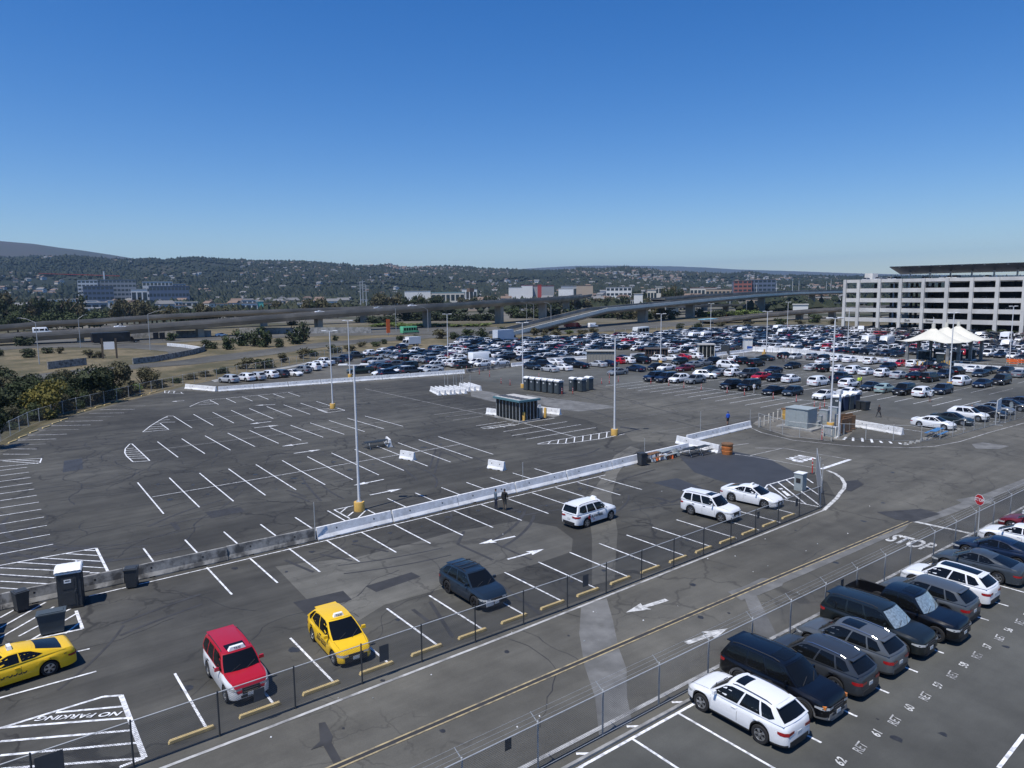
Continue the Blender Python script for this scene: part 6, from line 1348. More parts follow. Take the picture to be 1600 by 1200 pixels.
low_sh = [(44, 558, 541, 30, 'd'), (76, 552, 540, 16, 'd'), (92, 552, 541, 16, 'b'), (140, 559, 545, 26, 'b'), (156, 559, 548, 16, 'b'), (84, 571, 563, 20, 'd'), (0, 556, 542, 10, 'd'), (42, 540, 519, 30, 'd'), (20, 514, 498, 50, 'm'), (270, 532, 517, 20, 'm'), (322, 544, 527, 24, 'd'), (334, 545, 531, 16, 'd'), (356, 546, 520, 26, 'm'), (380, 540, 511, 34, 'm'), (398, 541, 513, 26, 'd'), (415, 542, 506, 32, 'm'), (436, 542, 525, 24, 'd'), (462, 537, 505, 34, 'd'), (476, 533, 496, 22, 'd'), (524, 532, 522, 12, 'd'), (458, 508, 500, 30, 'd'),
          (385, 576, 557, 36, 'b'), (415, 575, 556, 34, 'd'), (442, 566, 550, 22, 'b'), (470, 560, 542, 26, 'b'), (487, 556, 543, 30, 'd'), (520, 551, 537, 30, 'd'), (545, 548, 536, 30, 'b'), (562, 542, 533, 22, 'b'), (585, 541, 532, 22, 'm'), (600, 537, 528, 16, 'd'), (624, 532, 521, 16, 'd'), (647, 533, 520, 18, 'm'), (690, 529, 513, 34, 'b'), (710, 530, 514, 22, 'd'), (733, 527, 511, 30, 'm'), (752, 526, 510, 26, 'd'), (785, 520, 508, 24, 'd'), (800, 518, 508, 16, 'd'), (834, 524, 507, 22, 'b'), (852, 525, 513, 18, 'b'), (870, 526, 514, 26, 'b'), (890, 522, 514, 16, 'g'), (910, 523, 512, 26, 'b'), (930, 521, 511, 22, 'b'), (1062, 513, 503, 18, 'd'), (1092, 512, 503, 22, 'd'), (1128, 510, 501, 24, 'b'), (1170, 508, 500, 26, 'b'), (1222, 507, 495, 26, 'm'), (1248, 506, 499, 20, 'b'), (1276, 504, 488, 26, 'm'), (1372, 517, 511, 24, 'g'), (1398, 518, 512, 26, 'g'), (1302, 506, 497, 20, 'b'), (1545, 522, 514, 20, 'm'), (1570, 523, 514, 26, 'm')]
SHN = dict(d='dark green', m='mid green', b='brownish green', g='pale green', y='olive')
LORD = [sorted(q[0]*1000+j for j, q in enumerate(low_sh)).index(a[0]*1000+i) for i, a in enumerate(low_sh)]
for i, a in enumerate(low_sh): shrub(*a, '%s shrub on the verge, %s from the left' % (SHN[a[4]], ordw(LORD[i])), near=False)
# hedges under the overpass: individually told masses
hedge = [(x, 505+rnd.uniform(-2, 2), 492+rnd.uniform(-3, 3), 34, 'd') for x in range(568, 612, 13)]+[(x, 501, 486+rnd.uniform(-3, 3), 36, 'd') for x in range(636, 786, 15)]+[(x, 510+rnd.uniform(-1, 1), 503+rnd.uniform(-2, 1), 34, 'g') for x in range(590, 765, 14)]+[(x, 497, 479+rnd.uniform(-3, 3), 30, rnd.choice('dm')) for x in range(800, 960, 12)]+[(x, 499, 480+rnd.uniform(-3, 3), 26, rnd.choice('dmb')) for x in range(965, 1060, 12)]+[(x, 495, 482+rnd.uniform(-3, 3), 30, rnd.choice('gd')) for x in range(1092, 1190, 11)]+[(x, 486, 471+rnd.uniform(-3, 3), 30, rnd.choice('dm')) for x in range(1200, 1312, 12)]
for i, a in enumerate(hedge): shrub(*a, '%s bush growing under the overpasses, %s from the left in the hedge' % (SHN[a[4]], ordw(i)), group='bushes under the overpasses', near=False)
# trees behind the freeway
def trunk_mesh(seed):
    q = random.Random(seed); mb = MB().mat(BARK); mb.tube((0, 0, 0), (0, 0, .55), .035, .025, 7)
    for i in range(6): a = q.uniform(0, 6.3); z = q.uniform(.3, .55); mb.tube((0, 0, z), (.28*math.cos(a), .28*math.sin(a), z+q.uniform(.15, .35)), .018, .008, 5)
    return mb.mesh('trunk')
TRK = trunk_mesh(4)
def tree(px_, yt, dist, wpx, kind, label, group):
    d = az_dir(px_)*dist; p = Vector((d.x, d.y, 0)); r_ = wray(px_, yt); h = HC+dist*r_.z/r_.xy.length
    root = empty('tree', p, rnd.uniform(0, 6)); rw_ = wpx/F*dist/2; o = put('crown', rnd.choice(CF[kind]), root, (0, 0, h*.18)); o.scale = (rw_, rw_, h*.82/1.5)
    t = put('trunk', TRK, root); t.scale = (h, h, h); tag(root, label, 'tree', group)
tl = []
q_ = random.Random(5)
for x0, x1, ya, yb, d0, n, ks in ((-20, 130, 447, 474, 520, 16, 'db'), (0, 160, 482, 492, 430, 12, 'm'), (130, 165, 478, 486, 450, 4, 'd'), (176, 248, 462, 474, 470, 9, 'db'), (245, 300, 478, 486, 450, 5, 'bm'), (292, 345, 471, 480, 460, 6, 'bd'), (400, 440, 468, 480, 700, 5, 'b'), (470, 528, 464, 473, 520, 7, 'bd'), (528, 575, 472, 478, 600, 5, 'd'), (580, 622, 455, 466, 560, 6, 'bd'), (634, 690, 452, 462, 540, 7, 'd'), (718, 748, 459, 466, 700, 4, 'bd'), (757, 775, 456, 462, 700, 2, 'd'), (920, 1010, 458, 466, 700, 11, 'db'), (1036, 1066, 443, 450, 620, 5, 'bd'), (800, 920, 462, 468, 620, 12, 'db'), (985, 1012, 447, 455, 1000, 3, 'd'), (1075, 1140, 458, 462, 800, 5, 'db'), (345, 470, 478, 484, 520, 14, 'bd')):
    for i in range(n): tl.append((lerp(x0, x1, (i+.5)/n)+q_.uniform(-3, 3), q_.uniform(ya, yb), d0+q_.uniform(-25, 40), q_.uniform(20, 32)*(500/d0), q_.choice(ks)))
TORD = [sorted(q[0] for q in tl).index(a[0]) for a in tl]
for i, a in enumerate(tl): tree(*a, '%s tree behind the freeway, %s from the left%s' % (SHN[a[4]], ordw(TORD[i] % 75), '' if TORD[i] < 75 else ' in the right half'), 'trees behind the freeway')
# town trees and hill woods as masses
q_ = random.Random(9)
def blobs(name, label, gen, m):
    V, Fc = [], []
    for x, y, z, s, hh in gen:
        j = len(V); jt = [q_.uniform(.75, 1.25) for _ in range(7)]
        V += [(x+s*jt[0], y, z+hh*.4), (x, y+s*jt[1], z+hh*.45), (x-s*jt[2], y, z+hh*.4), (x, y-s*jt[3], z+hh*.45), (x+q_.uniform(-.3, .3)*s, y+q_.uniform(-.3, .3)*s, z+hh*jt[4]), (x, y, z-1)]
        Fc += [(j, j+1, j+4), (j+1, j+2, j+4), (j+2, j+3, j+4), (j+3, j, j+4), (j+1, j, j+5), (j+2, j+1, j+5), (j+3, j+2, j+5), (j, j+3, j+5)]
    mb = MB().mat(m); mb.v = V; mb.f = Fc; mb.m = [0]*len(Fc); return struct(mb.build(name), 'stuff', label)
AZL = AZ(420)
def scat(n, r0, r1, s0, s1, dens, thr, p=1.):
    out = []; k = 0
    while len(out) < n and k < n*12:
        k += 1; th = q_.uniform(a0, a1); r = r0+(r1-r0)*q_.random()**p; x, y = r*math.cos(th), r*math.sin(th)
        if noise.fractal(Vector((x/dens, y/dens, 1.5)), 1., 2., 3) < thr+(.42*sm(.0, 1., (AZL-th)/(AZL-a0)) if r0 > 1400 else 0): continue
        s = q_.uniform(s0, s1); out.append((x, y, hgt(r, th), s, s*q_.uniform(1.3, 2.)))
    return out
WD = leafmat('woods_dark', (.014, .022, .013), (.026, .032, .018), scale=.01); WM = leafmat('woods_mid', (.024, .034, .018), (.036, .04, .022), scale=.01)
blobs('woodland', 'dark wooded hillsides beyond the town', scat(27000, 1500, 5000, 5, 10, 420, -.25, .85), WD)
blobs('woodland', 'scattered trees among the houses on the hills', scat(9000, 1300, 4800, 4, 8, 260, -.3, .9), WM)
blobs('town_trees', 'street trees scattered through the flat town', scat(2600, 560, 1500, 2.5, 5.5, 130, -.2), WM)

# ------------------------------------------------ town
HW = [mat('wall_cream', (.55, .52, .45), .8, var=.08), mat('wall_white', (.66, .66, .64), .8, var=.06), mat('wall_tan', (.40, .32, .24), .8, var=.08), mat('wall_greyblue', (.34, .37, .40), .8, var=.08)]
RF = [mat('roof_grey', (.17, .17, .17), .8, var=.1), mat('roof_brown', (.17, .12, .09), .8, var=.1), mat('roof_pale', (.42, .41, .39), .8, var=.08)]
def house_mesh(w_, r_):
    mb = MB().mat(w_); mb.box((0, 0, 2.6), (12, 8, 5.8)); mb.mat(r_).add([(-6.5, -4.6, 5.4), (6.5, -4.6, 5.4), (6.5, 4.6, 5.4), (-6.5, 4.6, 5.4), (-6.2, 0, 8.1), (6.2, 0, 8.1)], [(0, 1, 5, 4), (2, 3, 4, 5), (1, 2, 5), (3, 0, 4), (3, 2, 1, 0)])
    mb.mat(PANE)
    for x in (-3.5, 0, 3.5):
        for s in (-1, 1): mb.box((x, s*4.01, 3), (1.6, .06, 1.3))
    for s in (-1, 1): mb.box((s*6.01, 0, 3), (.06, 1.6, 1.3))
    return mb.mesh('house')
HM = [house_mesh(w_, r_) for w_ in HW for r_ in RF[:2]]
hs = []
for (x0, x1, r0, r1, n) in ((-20, 100, 1900, 2900, 60), (60, 260, 3300, 4200, 26), (200, 420, 1700, 2800, 45), (380, 620, 1800, 3900, 70), (600, 800, 2900, 4350, 420), (880, 1060, 2700, 4300, 420), (700, 1320, 1700, 2700, 260), (1050, 1320, 2800, 4200, 200), (380, 620, 2400, 4200, 160), (0, 1320, 900, 1700, 170), (60, 200, 4300, 5200, 30)):
    for i in range(n):
        px_ = q_.uniform(x0, x1); th = AZ(px_); r = q_.uniform(r0, r1); hs.append((r, th))
hs.sort(); HI = 280
hb = bmesh.new(); hmats = []
for i, (r, th) in enumerate(hs):
    me = q_.choice(HM); s = q_.uniform(.9, 1.5); x, y = r*math.cos(th), r*math.sin(th); z = hgt(r, th); rz_ = q_.uniform(0, 3.1)
    if i < HI:
        o = put('house', me, loc=(x, y, z), rz=rz_); o.scale = (s, s, s); tag(o, 'small pale house in the town below the hills', 'house', 'houses in the town below the hills')
    else:
        m2 = me.copy(); m2.transform(Matrix.Translation((x, y, z)) @ Matrix.Rotation(rz_, 4, 'Z') @ Matrix.Scale(s, 4)); idx = []
        for mm in me.materials:
            if mm not in hmats: hmats.append(mm)
            idx.append(hmats.index(mm))
        n0 = len(hb.faces); hb.from_mesh(m2); hb.faces.ensure_lookup_table()
        for f in hb.faces[n0:]: f.material_index = idx[f.material_index]
        bpy.data.meshes.remove(m2)
me = bpy.data.meshes.new('hill_houses'); hb.to_mesh(me); hb.free()
for m in hmats: me.materials.append(m)
struct(put('hill_houses', me), 'stuff', 'rows of tiny pale houses on the far hillsides')
def building(px0, px1, yt, dist, depth, wm, rm, label, floors=2, fins=False, cat='building', winm=None, turn=0., base=0.):
    c = az_dir((px0+px1)/2)*dist; wd = abs(px1-px0)/F*dist*1.02; r_ = wray((px0+px1)/2, yt); h = HC+dist*r_.z/r_.xy.length; th = math.atan2(c.y, c.x)-math.pi/2+turn
    root = empty('building', (c.x, c.y, 0), th)
    MB().mat(wm).box((0, depth/2, h/2), (wd, depth, h)).build('wall', root); MB().mat(rm).box((0, depth/2, h+.2), (wd+.8, depth+.8, .5)).build('roof', root)
    nb_ = max(3, int(wd/6)); nb_ = min(nb_, 16)
    if floors:
        fh = h/floors
        for f in range(floors):
            mbw = MB().mat(winm or PANE)
            for k in range(nb_): mbw.box((-wd/2+wd*(k+.5)/nb_, -.03, fh*(f+.58)), (wd/nb_*.74, .1, fh*.48))
            mbw.build('window_row', root)
    tag(root, label, cat); return root, wd, h
WGR = mat('wall_mid_grey', (.30, .31, .32), .7, var=.08); WBL = mat('wall_slate_blue', (.10, .13, .19), .5, var=.1); WRD = mat('wall_red', (.35, .05, .045), .7, var=.05); WBR = mat('wall_brick', (.26, .095, .075), .8, var=.1); WTL = mat('roof_teal', (.22, .40, .44), .6, var=.05); WTE = mat('wall_teal', (.12, .45, .38), .7, var=.05); RRED = mat('roof_red_tile', (.36, .13, .08), .8, var=.1)
building(150, 205, 437, 1480, 30, WGR, RF[0], 'tall grey hospital block under construction with a crane', 6); building(127, 150, 438, 1460, 30, HW[1], RF[2], 'white end tower of the grey hospital block', 7)
building(137, 172, 447, 1440, 12, WBL, RF[0], 'dark lower front of the hospital block', 4)
building(229, 266, 440, 1500, 30, HW[1], RF[2], 'white office block with window bands on the left', 4); building(240, 290, 447, 1450, 25, WBL, RF[0], 'dark glass office below the white office block', 3); building(262, 288, 443.5, 1530, 25, HW[3], RF[2], 'pale stepped block behind the dark glass office', 3)
building(60, 85, 469, 900, 20, WGR, RF[2], 'blue grey shed left of the white roofed shop', 1); building(88, 119, 468, 860, 30, HW[1], RF[2], 'white shop with teal windows in the left town', 1); building(67, 92, 478, 760, 30, HW[0], RF[2], 'cream flat roofed building behind the left freeway', 0); building(124, 160, 473, 800, 30, WGR, RF[2], 'grey flat roofed building left of the dark trees', 1)
building(137, 148, 470, 850, 12, HW[1], RF[2], 'small white building on the grey flat roof, left', 0); building(169, 178, 470, 850, 12, HW[1], RF[2], 'small white building on the grey flat roof, right', 0); building(133, 152, 482, 700, 20, HW[1], RF[2], 'low white building beside the left trees', 1)
building(208, 228, 452, 1300, 20, HW[1], RF[2], 'white low building between the hospital and the office block', 1); building(400, 410, 471, 700, 20, WTE, RF[2], 'small bright teal building in the middle left town', 0)
building(675, 725, 457, 1000, 60, HW[0], WTL, 'cream warehouse with a pale teal roof', 1); building(633, 672, 455, 1050, 40, HW[1], RF[2], 'white warehouse left of the teal roof', 0); building(722, 745, 452, 1150, 30, HW[1], RF[2], 'white shed right of the teal roof', 1)
building(795, 815, 449, 1300, 40, HW[1], RF[2], 'white warehouse left of the red topped store', 0); building(815, 832, 446, 1300, 40, HW[1], WRD, 'store with a red roof band on the left', 0); building(832, 865, 447, 1320, 40, WGR, WRD, 'long store with a red band along its top', 0); building(840, 846, 445, 1280, 4, WRD, WRD, 'red entrance portal of the long store', 0)
building(877, 902, 447, 1250, 40, HW[3], RF[2], 'grey blue warehouse in the centre right', 1); building(901, 926, 446, 1240, 40, HW[2], RF[1], 'tan warehouse in the centre right', 0); building(873, 895, 451, 1200, 20, HW[1], RF[2], 'white long shed in front of the grey blue warehouse', 0)
building(948, 986, 449, 1100, 25, HW[1], RF[2], 'long white office with dark window bands', 3); building(1012, 1026, 453, 800, 20, HW[0], RF[2], 'cream block at the left foot of the big tree', 1); building(1025, 1038, 448, 800, 16, HW[0], RF[2], 'taller cream block behind the big tree', 2); building(991, 1004, 459.5, 640, 10, HW[1], RF[2], 'small white box building beside the overpass', 0)
building(1080, 1118, 450, 1300, 25, HW[0], RRED, 'long cream building with an orange red roof', 1); building(1105, 1145, 452, 1200, 20, HW[2], RF[1], 'low tan building left of the brick tower', 1)
building(1148, 1173, 438.5, 1150, 30, WBR, RF[0], 'brick red office tower with dark square windows', 5); building(1174, 1209, 437, 1170, 30, WBL, RF[0], 'dark blue glass office block right of the brick tower', 5); building(1144, 1150, 440, 1165, 30, WBL, RF[0], 'dark end wall left of the brick tower', 0)
building(1242, 1262, 476.5, 520, 15, HW[1], RF[2], 'white building glimpsed below the high right overpass', 0)
BPX = [q_.uniform(200, 1310) for _ in range(46)]; BORD = [sorted(BPX).index(v) for v in BPX]
for i in range(46):
    px_ = BPX[i]; dd = q_.uniform(650, 1250); wpx = q_.uniform(9, 26); building(px_, px_+wpx, _hor(px_)+17*F/dd*(1-q_.uniform(5, 9)/17.)*1., dd, 16, q_.choice(HW), q_.choice(RF), 'low pale commercial building in the flat town, %s when sorted by builder block' % ordw(i) if 0 else 'low pale town building, %s of the scattered blocks from the left' % ordw(BORD[i]), 1)
# crane over the hospital
p = az_dir(165)*1490; zt = HC+1490*(wray(165, 424).z/wray(165, 424).xy.length); cr = empty('tower_crane', (p.x, p.y, 0)); d_ = az_dir(165); s_ = Vector((d_.y, -d_.x, 0))
MB().mat(POLEW).box((0, 0, zt/2), (2, 2, zt)).build('mast', cr); MB().mat(WRD).path([-s_*98+Vector((0, 0, zt-4)), s_*25+Vector((0, 0, zt-8))], .8, 4).build('jib', cr); tag(cr, 'tower crane above the grey hospital block', 'crane')
for i, (px_, yt) in enumerate(((563, 440), (567, 438), (572, 445))):
    p = az_dir(px_)*650; r_ = wray(px_, yt); h = HC+650*r_.z/r_.xy.length; mb = MB().mat(STEEL).tube((0, 0, 0), (0, 0, h), .5, .3, 6)
    for k in range(3): mb.box((0, 0, h-1-2.4*k), (5, .4, .3), math.atan2(p.y, p.x)-math.pi/2)
    tag(mb.build('utility_pole', loc=(p.x, p.y, 0)), 'tall utility pole, %s of the three standing together' % ('left', 'middle', 'right')[i], 'pole', 'tall utility poles')
p = az_dir(735)*800; r_ = wray(735, 451); h = HC+800*r_.z/r_.xy.length; mb = MB().mat(RF[1]).box((0, 0, h-1.5), (6, 6, 4))
for q in ((-2, -2), (2, -2), (2, 2), (-2, 2)): mb.tube((q[0], q[1], 0), (q[0], q[1], h-3), .3, n=5)
tag(mb.build('water_tower', loc=(p.x, p.y, 0)), 'small brown water tower above the trees', 'water tower')
# ------------------------------------------------ portable toilets, booths, bins
def toilet_meshes(bm_, roof=WHITEP):
    b = MB().mat(bm_); w_ = .56
    b.box((0, 0, 1.06), (1.12, 1.12, 2.0)); 
    for s in (-1, 1):
        for y in (-.42, -.14, .14, .42): b.box((s*.575, y, 1.0), (.04, .12, 1.75))
        for x in (-.36, 0, .36): b.box((x, .575, 1.0), (.2, .04, 1.75))
    b.mat(TRIM).box((0, 0, .05), (1.2, 1.2, .1)); body = b.mesh('body')
    dr = MB().mat(bm_).box((0, -.575, 1.0), (.74, .04, 1.78)); dr.box((-.02, -.6, .62), (.56, .025, .75)); dr.box((-.02, -.6, 1.45), (.56, .02, .55)); door = dr.mesh('door')
    sg = MB().mat(SIGNW).box((-.05, -.615, 1.62), (.34, .012, .2)).mat(BLACK).box((-.05, -.623, 1.64), (.22, .006, .05)).mesh('door_sign'); hn = MB().mat(CHROME).box((.3, -.61, 1.05), (.06, .05, .12)).mesh('handle')
    r = MB().mat(roof); rows = []
    for i in range(9):
        t = -1+2*i/8; z = 2.1+.30*math.sqrt(max(0, 1-t*t*.9)); rows.append([(x, t*.66, z-(.05 if abs(x) > .6 else 0)+(.012 if k_ % 2 else 0)) for k_, x in enumerate((-.66, -.6, -.45, -.3, -.15, 0, .15, .3, .45, .6, .66))])
    r.grid(rows); r.box((0, 0, 2.08), (1.26, 1.26, .08)); rf_ = r.mesh('roof')
    for m_ in (rf_,): pass
    v = MB().mat(roof).tube((.35, .35, 2.2), (.35, .35, 2.45), .05).mesh('vent')
    return body, door, sg, hn, rf_, v
TM = {'g': toilet_meshes(PLASTG), 'n': toilet_meshes(PLASTN), 'd': toilet_meshes(PLASTB)}
def toilet(p, rz, k, label, group='portable toilets'):
    r = empty('portable_toilet', (p[0], p[1], 0), rz); b, d, s, h, f, v = TM[k]
    put('body', b, r); dd = put('door', d, r); put('door_sign', s, dd); put('handle', h, dd); put('roof', f, r); put('vent_pipe', v, r); return tag(r, label, 'toilet', group)
toilet(g(113, 945), R(-12), 'd', 'dark grey portable toilet with white roof, nearest, beside the barrier wall')
for i in range(3): toilet((-1.1-.15*i, 44.8-1.45*i), R(80), 'd', 'portable toilet just outside the left edge, %s from the barrier, only its shadow showing' % ORD[i], 'toilets outside the left edge')
for i in range(6):
    t = i/5; p = g(825+t*48, 609+t*6.2); toilet(p, R(-92), 'g', 'slate grey portable toilet with white roof, %s of six from the left' % ORD[i], 'row of six slate toilets')
for i, (x, y) in enumerate(((896, 610.5), (909, 611.5), (920, 609))): toilet(g(x, y), R(-92), 'g', 'slate grey portable toilet, %s of the three right of the row of six' % ORD[i], 'group of three slate toilets')
for i, (x, y, k) in enumerate(((1307, 643, 'g'), (1316, 641, 'n'), (1325, 639.5, 'g'), (1334, 637, 'n'))): toilet(g(x, y), R(-92) if i else R(-60), k, 'navy and grey portable toilet by the utility lamp pole, %s from the left' % ORD[i], 'toilets at the utility yard')
def bin_(p, rz, label, s=1., m=PLASTB, wide=1.):
    r = empty('wheeled_bin', (p[0], p[1], 0), rz); 
    mb = MB().mat(m); w_, d = .30*s*wide, .33*s; h = 1.0*s
    mb.add([(-w_*.8, -d*.8, .08), (w_*.8, -d*.8, .08), (w_*.8, d*.7, .08), (-w_*.8, d*.7, .08), (-w_, -d, h), (w_, -d, h), (w_, d, h), (-w_, d, h)], [(3, 2, 1, 0), (4, 5, 6, 7), (0, 1, 5, 4), (1, 2, 6, 5), (2, 3, 7, 6), (3, 0, 4, 7)]); mb.build('bin_body', r)
    l = MB().mat(m).box((0, 0, h+.03), (w_*2.12, d*2.15, .06)).box((0, -d*.2, h+.07), (w_*1.7, d*1.2, .05)); l.build('lid', r)
    MB().mat(STEEL).tube((-w_*.9, d*1.1, h-.02), (w_*.9, d*1.1, h-.02), .02).build('handle', r)
    for q in (-1, 1): MB().mat(TYRE).lathe([(0, -.03), (.12, -.03), (.12, .03), (0, .03)], n=12, axis='y').build('wheel', r, loc=(q*w_*.75, d*.75, .12), rz=R(90))
    return tag(r, label, 'bin')
bin_(g(207, 917), R(-20), 'dark wheeled bin standing against the stained barrier right of the toilet', 1.15); bin_(g(34, 954), R(15), 'slim dark wheeled bin left of the nearest toilet', 1.1); bin_(g(83, 988), R(-8), 'wide dark slate bin in front of the nearest toilet', 1.1, PLASTG, 1.9)
bin_(g(1003, 727), R(-10), 'dark wheeled bin at the white barrier wall beside the piled tables', 1.2); bin_(g(1343, 640), R(-10), 'wide dark wheeled bin right of the blue toilets, left one', 1.2, PLASTB, 1.3); bin_(g(1352, 641), R(-10), 'wide dark wheeled bin right of the blue toilets, right one', 1.2, PLASTB, 1.5)
# orange drum
o = empty('orange_drum', g(1136, 709.5)); MB().mat(ORANGED).lathe([(0, 1.05), (.58, 1.05), (.56, .8), (.6, .78), (.55, .42), (.58, .4), (.52, 0)], n=20).build('drum_body', o, smooth=40); MB().mat(WOODB).lathe([(0, 1.18), (.60, 1.18), (.63, 1.06), (.57, 1.02)], n=20).build('lid', o); tag(o, 'large orange plastic drum with a brown lid at the barrier junction', 'drum')
# glass booth with blue grey roof
bo = empty('glass_booth', (59.6, 76.7, 0), 0); bx, by, bh = 3.0, 5.2, 2.7
MB().mat(TEAL).box((0, 0, bh+.12), (bx+.7, by+.7, .26)).build('roof', bo); MB().mat(RF[2]).box((0, 0, bh+.27), (bx+.3, by+.3, .04)).build('roof_deck', bo)
for i in range(6): MB().mat(SOLAR).box((-bx/2+.9, -by/2+.3+i*.9, bh+.31), (1.3, .6, .03)).build('roof_panel', bo)
MB().mat(CONC).box((0, 0, .08), (bx+.6, by+.6, .16)).build('slab', bo)
GL = mat('booth_tinted_glass', (.015, .02, .023), .06, var=.1, spec=.6, alpha=.88)
for i in range(8):
    y = -by/2+by*i/7
    for x in (-bx/2, bx/2): MB().mat(STEEL).box((x, y, bh/2), (.09, .09, bh)).build('post', bo)
    if i < 7:
        for x in (-bx/2, bx/2): MB().mat(GL).box((x, y+by/14, bh/2+.1), (.03, by/7-.1, bh-.35)).build('pane', bo)
for i in range(1, 5):
    x = -bx/2+bx*i/5
    for y in (-by/2, by/2): MB().mat(STEEL).box((x, y, bh/2), (.09, .09, bh)).build('post', bo)
for i in range(5):
    for y in (-by/2, by/2): MB().mat(GL).box((-bx/2+bx*(i+.5)/5, y, bh/2+.1), (bx/5-.1, .03, bh-.35)).build('pane', bo)
MB().mat(PLASTG).box((.3, 0, .9), (1.2, 3, 1.4)).build('counter', bo); tag(bo, 'glass walled booth with a blue grey roof in the middle of the lot', 'booth')
for i, (x, y) in enumerate(((818.5, 659), (835, 655), (852, 652.5))): tag(MB().mat(YELB).lathe([(0, 1.42), (.15, 1.38), (.2, 1.25), (.2, 0)], n=14).build('bollard', loc=g(x, y), smooth=40), 'thick yellow bollard beside the glass booth, %s from the left' % ORD[i], 'bollard', 'yellow bollards at the glass booth')
tag(MB().mat(METALG).box((0, 0, .7), (.7, .6, 1.4)).mat(SIGNW).box((0, 0, 1.6), (.5, .1, .4)).build('ticket_machine', loc=g(843, 652.5)), 'grey ticket machine between the yellow bollards', 'machine')
# other shelters
def shelter(px0, px1, yb, h, dep, wm, rm, label, name='shelter', nb=8, glass=True):
    a, b = g(px0, yb), g(px1, yb); c = (a+b)/2; wd = (a-b).length; th = math.atan2((b-a).y, (b-a).x); r = empty(name, (c.x, c.y, 0), th)
    MB().mat(rm).box((0, dep/2, h+.1), (wd+.5, dep+.5, .22)).build('roof', r)
    for i in range(nb+1): MB().mat(wm).box((-wd/2+wd*i/nb, 0, h/2), (.14, .14, h)).build('post', r)
    for i in range(nb): MB().mat(GL if glass == 1 else wm).box((-wd/2+wd*(i+.5)/nb, .02, h/2), (wd/nb-.16, .05, h*.86)).build('wall_panel', r)
    for s in (-1, 1): MB().mat(wm).box((s*wd/2, dep/2, h/2), (.1, dep-.2, h)).build('side_wall', r)
    MB().mat(wm).box((0, dep, h/2), (wd, .08, h)).build('back_wall', r); return tag(r, label, 'shelter')
TANW = mat('shelter_tan', (.26, .25, .22), .8, var=.1); BRNF = mat('frame_brown', (.09, .05, .04), .7, var=.1)
shelter(917, 960, 568.5, 2.9, 3, TANW, mat('roof_weathered', (.33, .32, .29), .9, var=.1), 'long tan shelter with a flat roof behind the middle cars', nb=9, glass=0)
shelter(1009, 1043, 562, 2.6, 3, BRNF, mat('roof_dark_brown', (.08, .07, .065), .9, var=.1), 'brown framed open shelter with glass sides')
shelter(1092, 1116, 558.5, 3.2, 3, HW[0], RF[2], 'cream guard booth with dark windows', 'guard_booth', 4); shelter(1163, 1175, 547.5, 3.4, 2.5, HW[1], RF[2], 'small white booth with a blue panel', 'guard_booth', 2, 0)
tag(MB().mat(mat('blue_panel', (.02, .08, .3), .5, var=.05)).box((0, 0, .8), (.05, 1.6, 1.3)).build('blue_sign', loc=g(1171, 549)), 'blue panel leaning on the small white booth', 'sign')
tag(MB().mat(PLASTB).box((0, 0, 1.3), (.3, 2.6, 2.3)).build('dark_screen', loc=g(1133, 554)), 'dark screen standing between the white barriers', 'screen')
tag(MB().mat(mat('canopy_blue', (.25, .55, .68), .6, var=.05)).box((0, 0, 3.2), (10, 4, .25)).mat(STEEL).tube((-4, 0, 0), (-4, 0, 3.2), .12).tube((4, 0, 0), (4, 0, 3.2), .12).build('blue_canopy', loc=g(1106, 509)), 'pale blue canopy beyond the far lot', 'canopy')
for i in range(9): p = g(1096+i*8.2, 563-i*.75); tag(MB().mat(POLEW).tube((0, 0, 0), (0, 0, 1.2), .05, n=6).build('white_post', loc=p), 'thin white post, %s from the left in the row before the guard booth' % ORD[i], 'post', 'white posts before the guard booth')
tag(MB().mat(YELB).box((0, 0, .8), (.8, .8, 1.6)).mat(YELB).box((0, 0, 1.9), (.3, .3, .8)).build('yellow_pillar', loc=g(1194, 560)), 'yellow painted block at the foot of the white wall lamp', 'block')

# red and orange posts
def delin(px_, yb, label, h=1.1, m=REDP):
    r = empty('delineator_post', g(px_, yb)); MB().mat(TRIM).lathe([(0, .06), (.22, .05), (.24, 0)], n=12).build('base', r); MB().mat(m).tube((0, 0, .05), (0, 0, h), .055, .045, 8).build('tube', r)
    for z in (.55, .8): MB().mat(SIGNW).tube((0, 0, z*h), (0, 0, z*h+.08), .058, n=8).build('band', r)
    return tag(r, label, 'post', 'red delineator posts')
dl = [(878, 616), (895, 615.5), (926, 607.5), (940, 600), (952, 599.5), (966, 597), (952, 592), (1017, 600), (1045, 603), (1068.5, 606.5), (1095.5, 609.5), (1136, 614.5), (1163, 618), (1208, 623.5), (1244, 628), (1272, 638), (1281, 641), (1288, 636), (765, 589), (783, 599.5), (797, 602), (729, 581), (749, 585), (842, 592)]
for i, (x, y) in enumerate(dl): delin(x, y, 'red delineator post, %s counting from the slate toilets to the right and back' % ordw(i), 1.1 if y > 590 else 1.3)
delin(1269, 740, 'red delineator post behind the open chain link gate', 1.5); delin(1284, 688, 'red delineator post at the corner of the utility yard', 1.3)
for i, (x, y) in enumerate(((1579, 568), (1590, 569), (1597, 569), (1583, 571))):
    tag(MB().mat(ORANGE).box((0, 0, .9), (1.8, .1, .35)).mat(ORANGE).box((0, 0, .45), (1.8, .1, .2)).mat(SIGNW).tube((-.8, 0, 0), (-.8, 0, 1.2), .04).tube((.8, 0, 0), (.8, 0, 1.2), .04).build('road_barricade', loc=g(x, y), rz=R(80)), 'orange barricade at the right edge below the camper, %s from the left' % ORD[i], 'barricade', 'orange barricades')
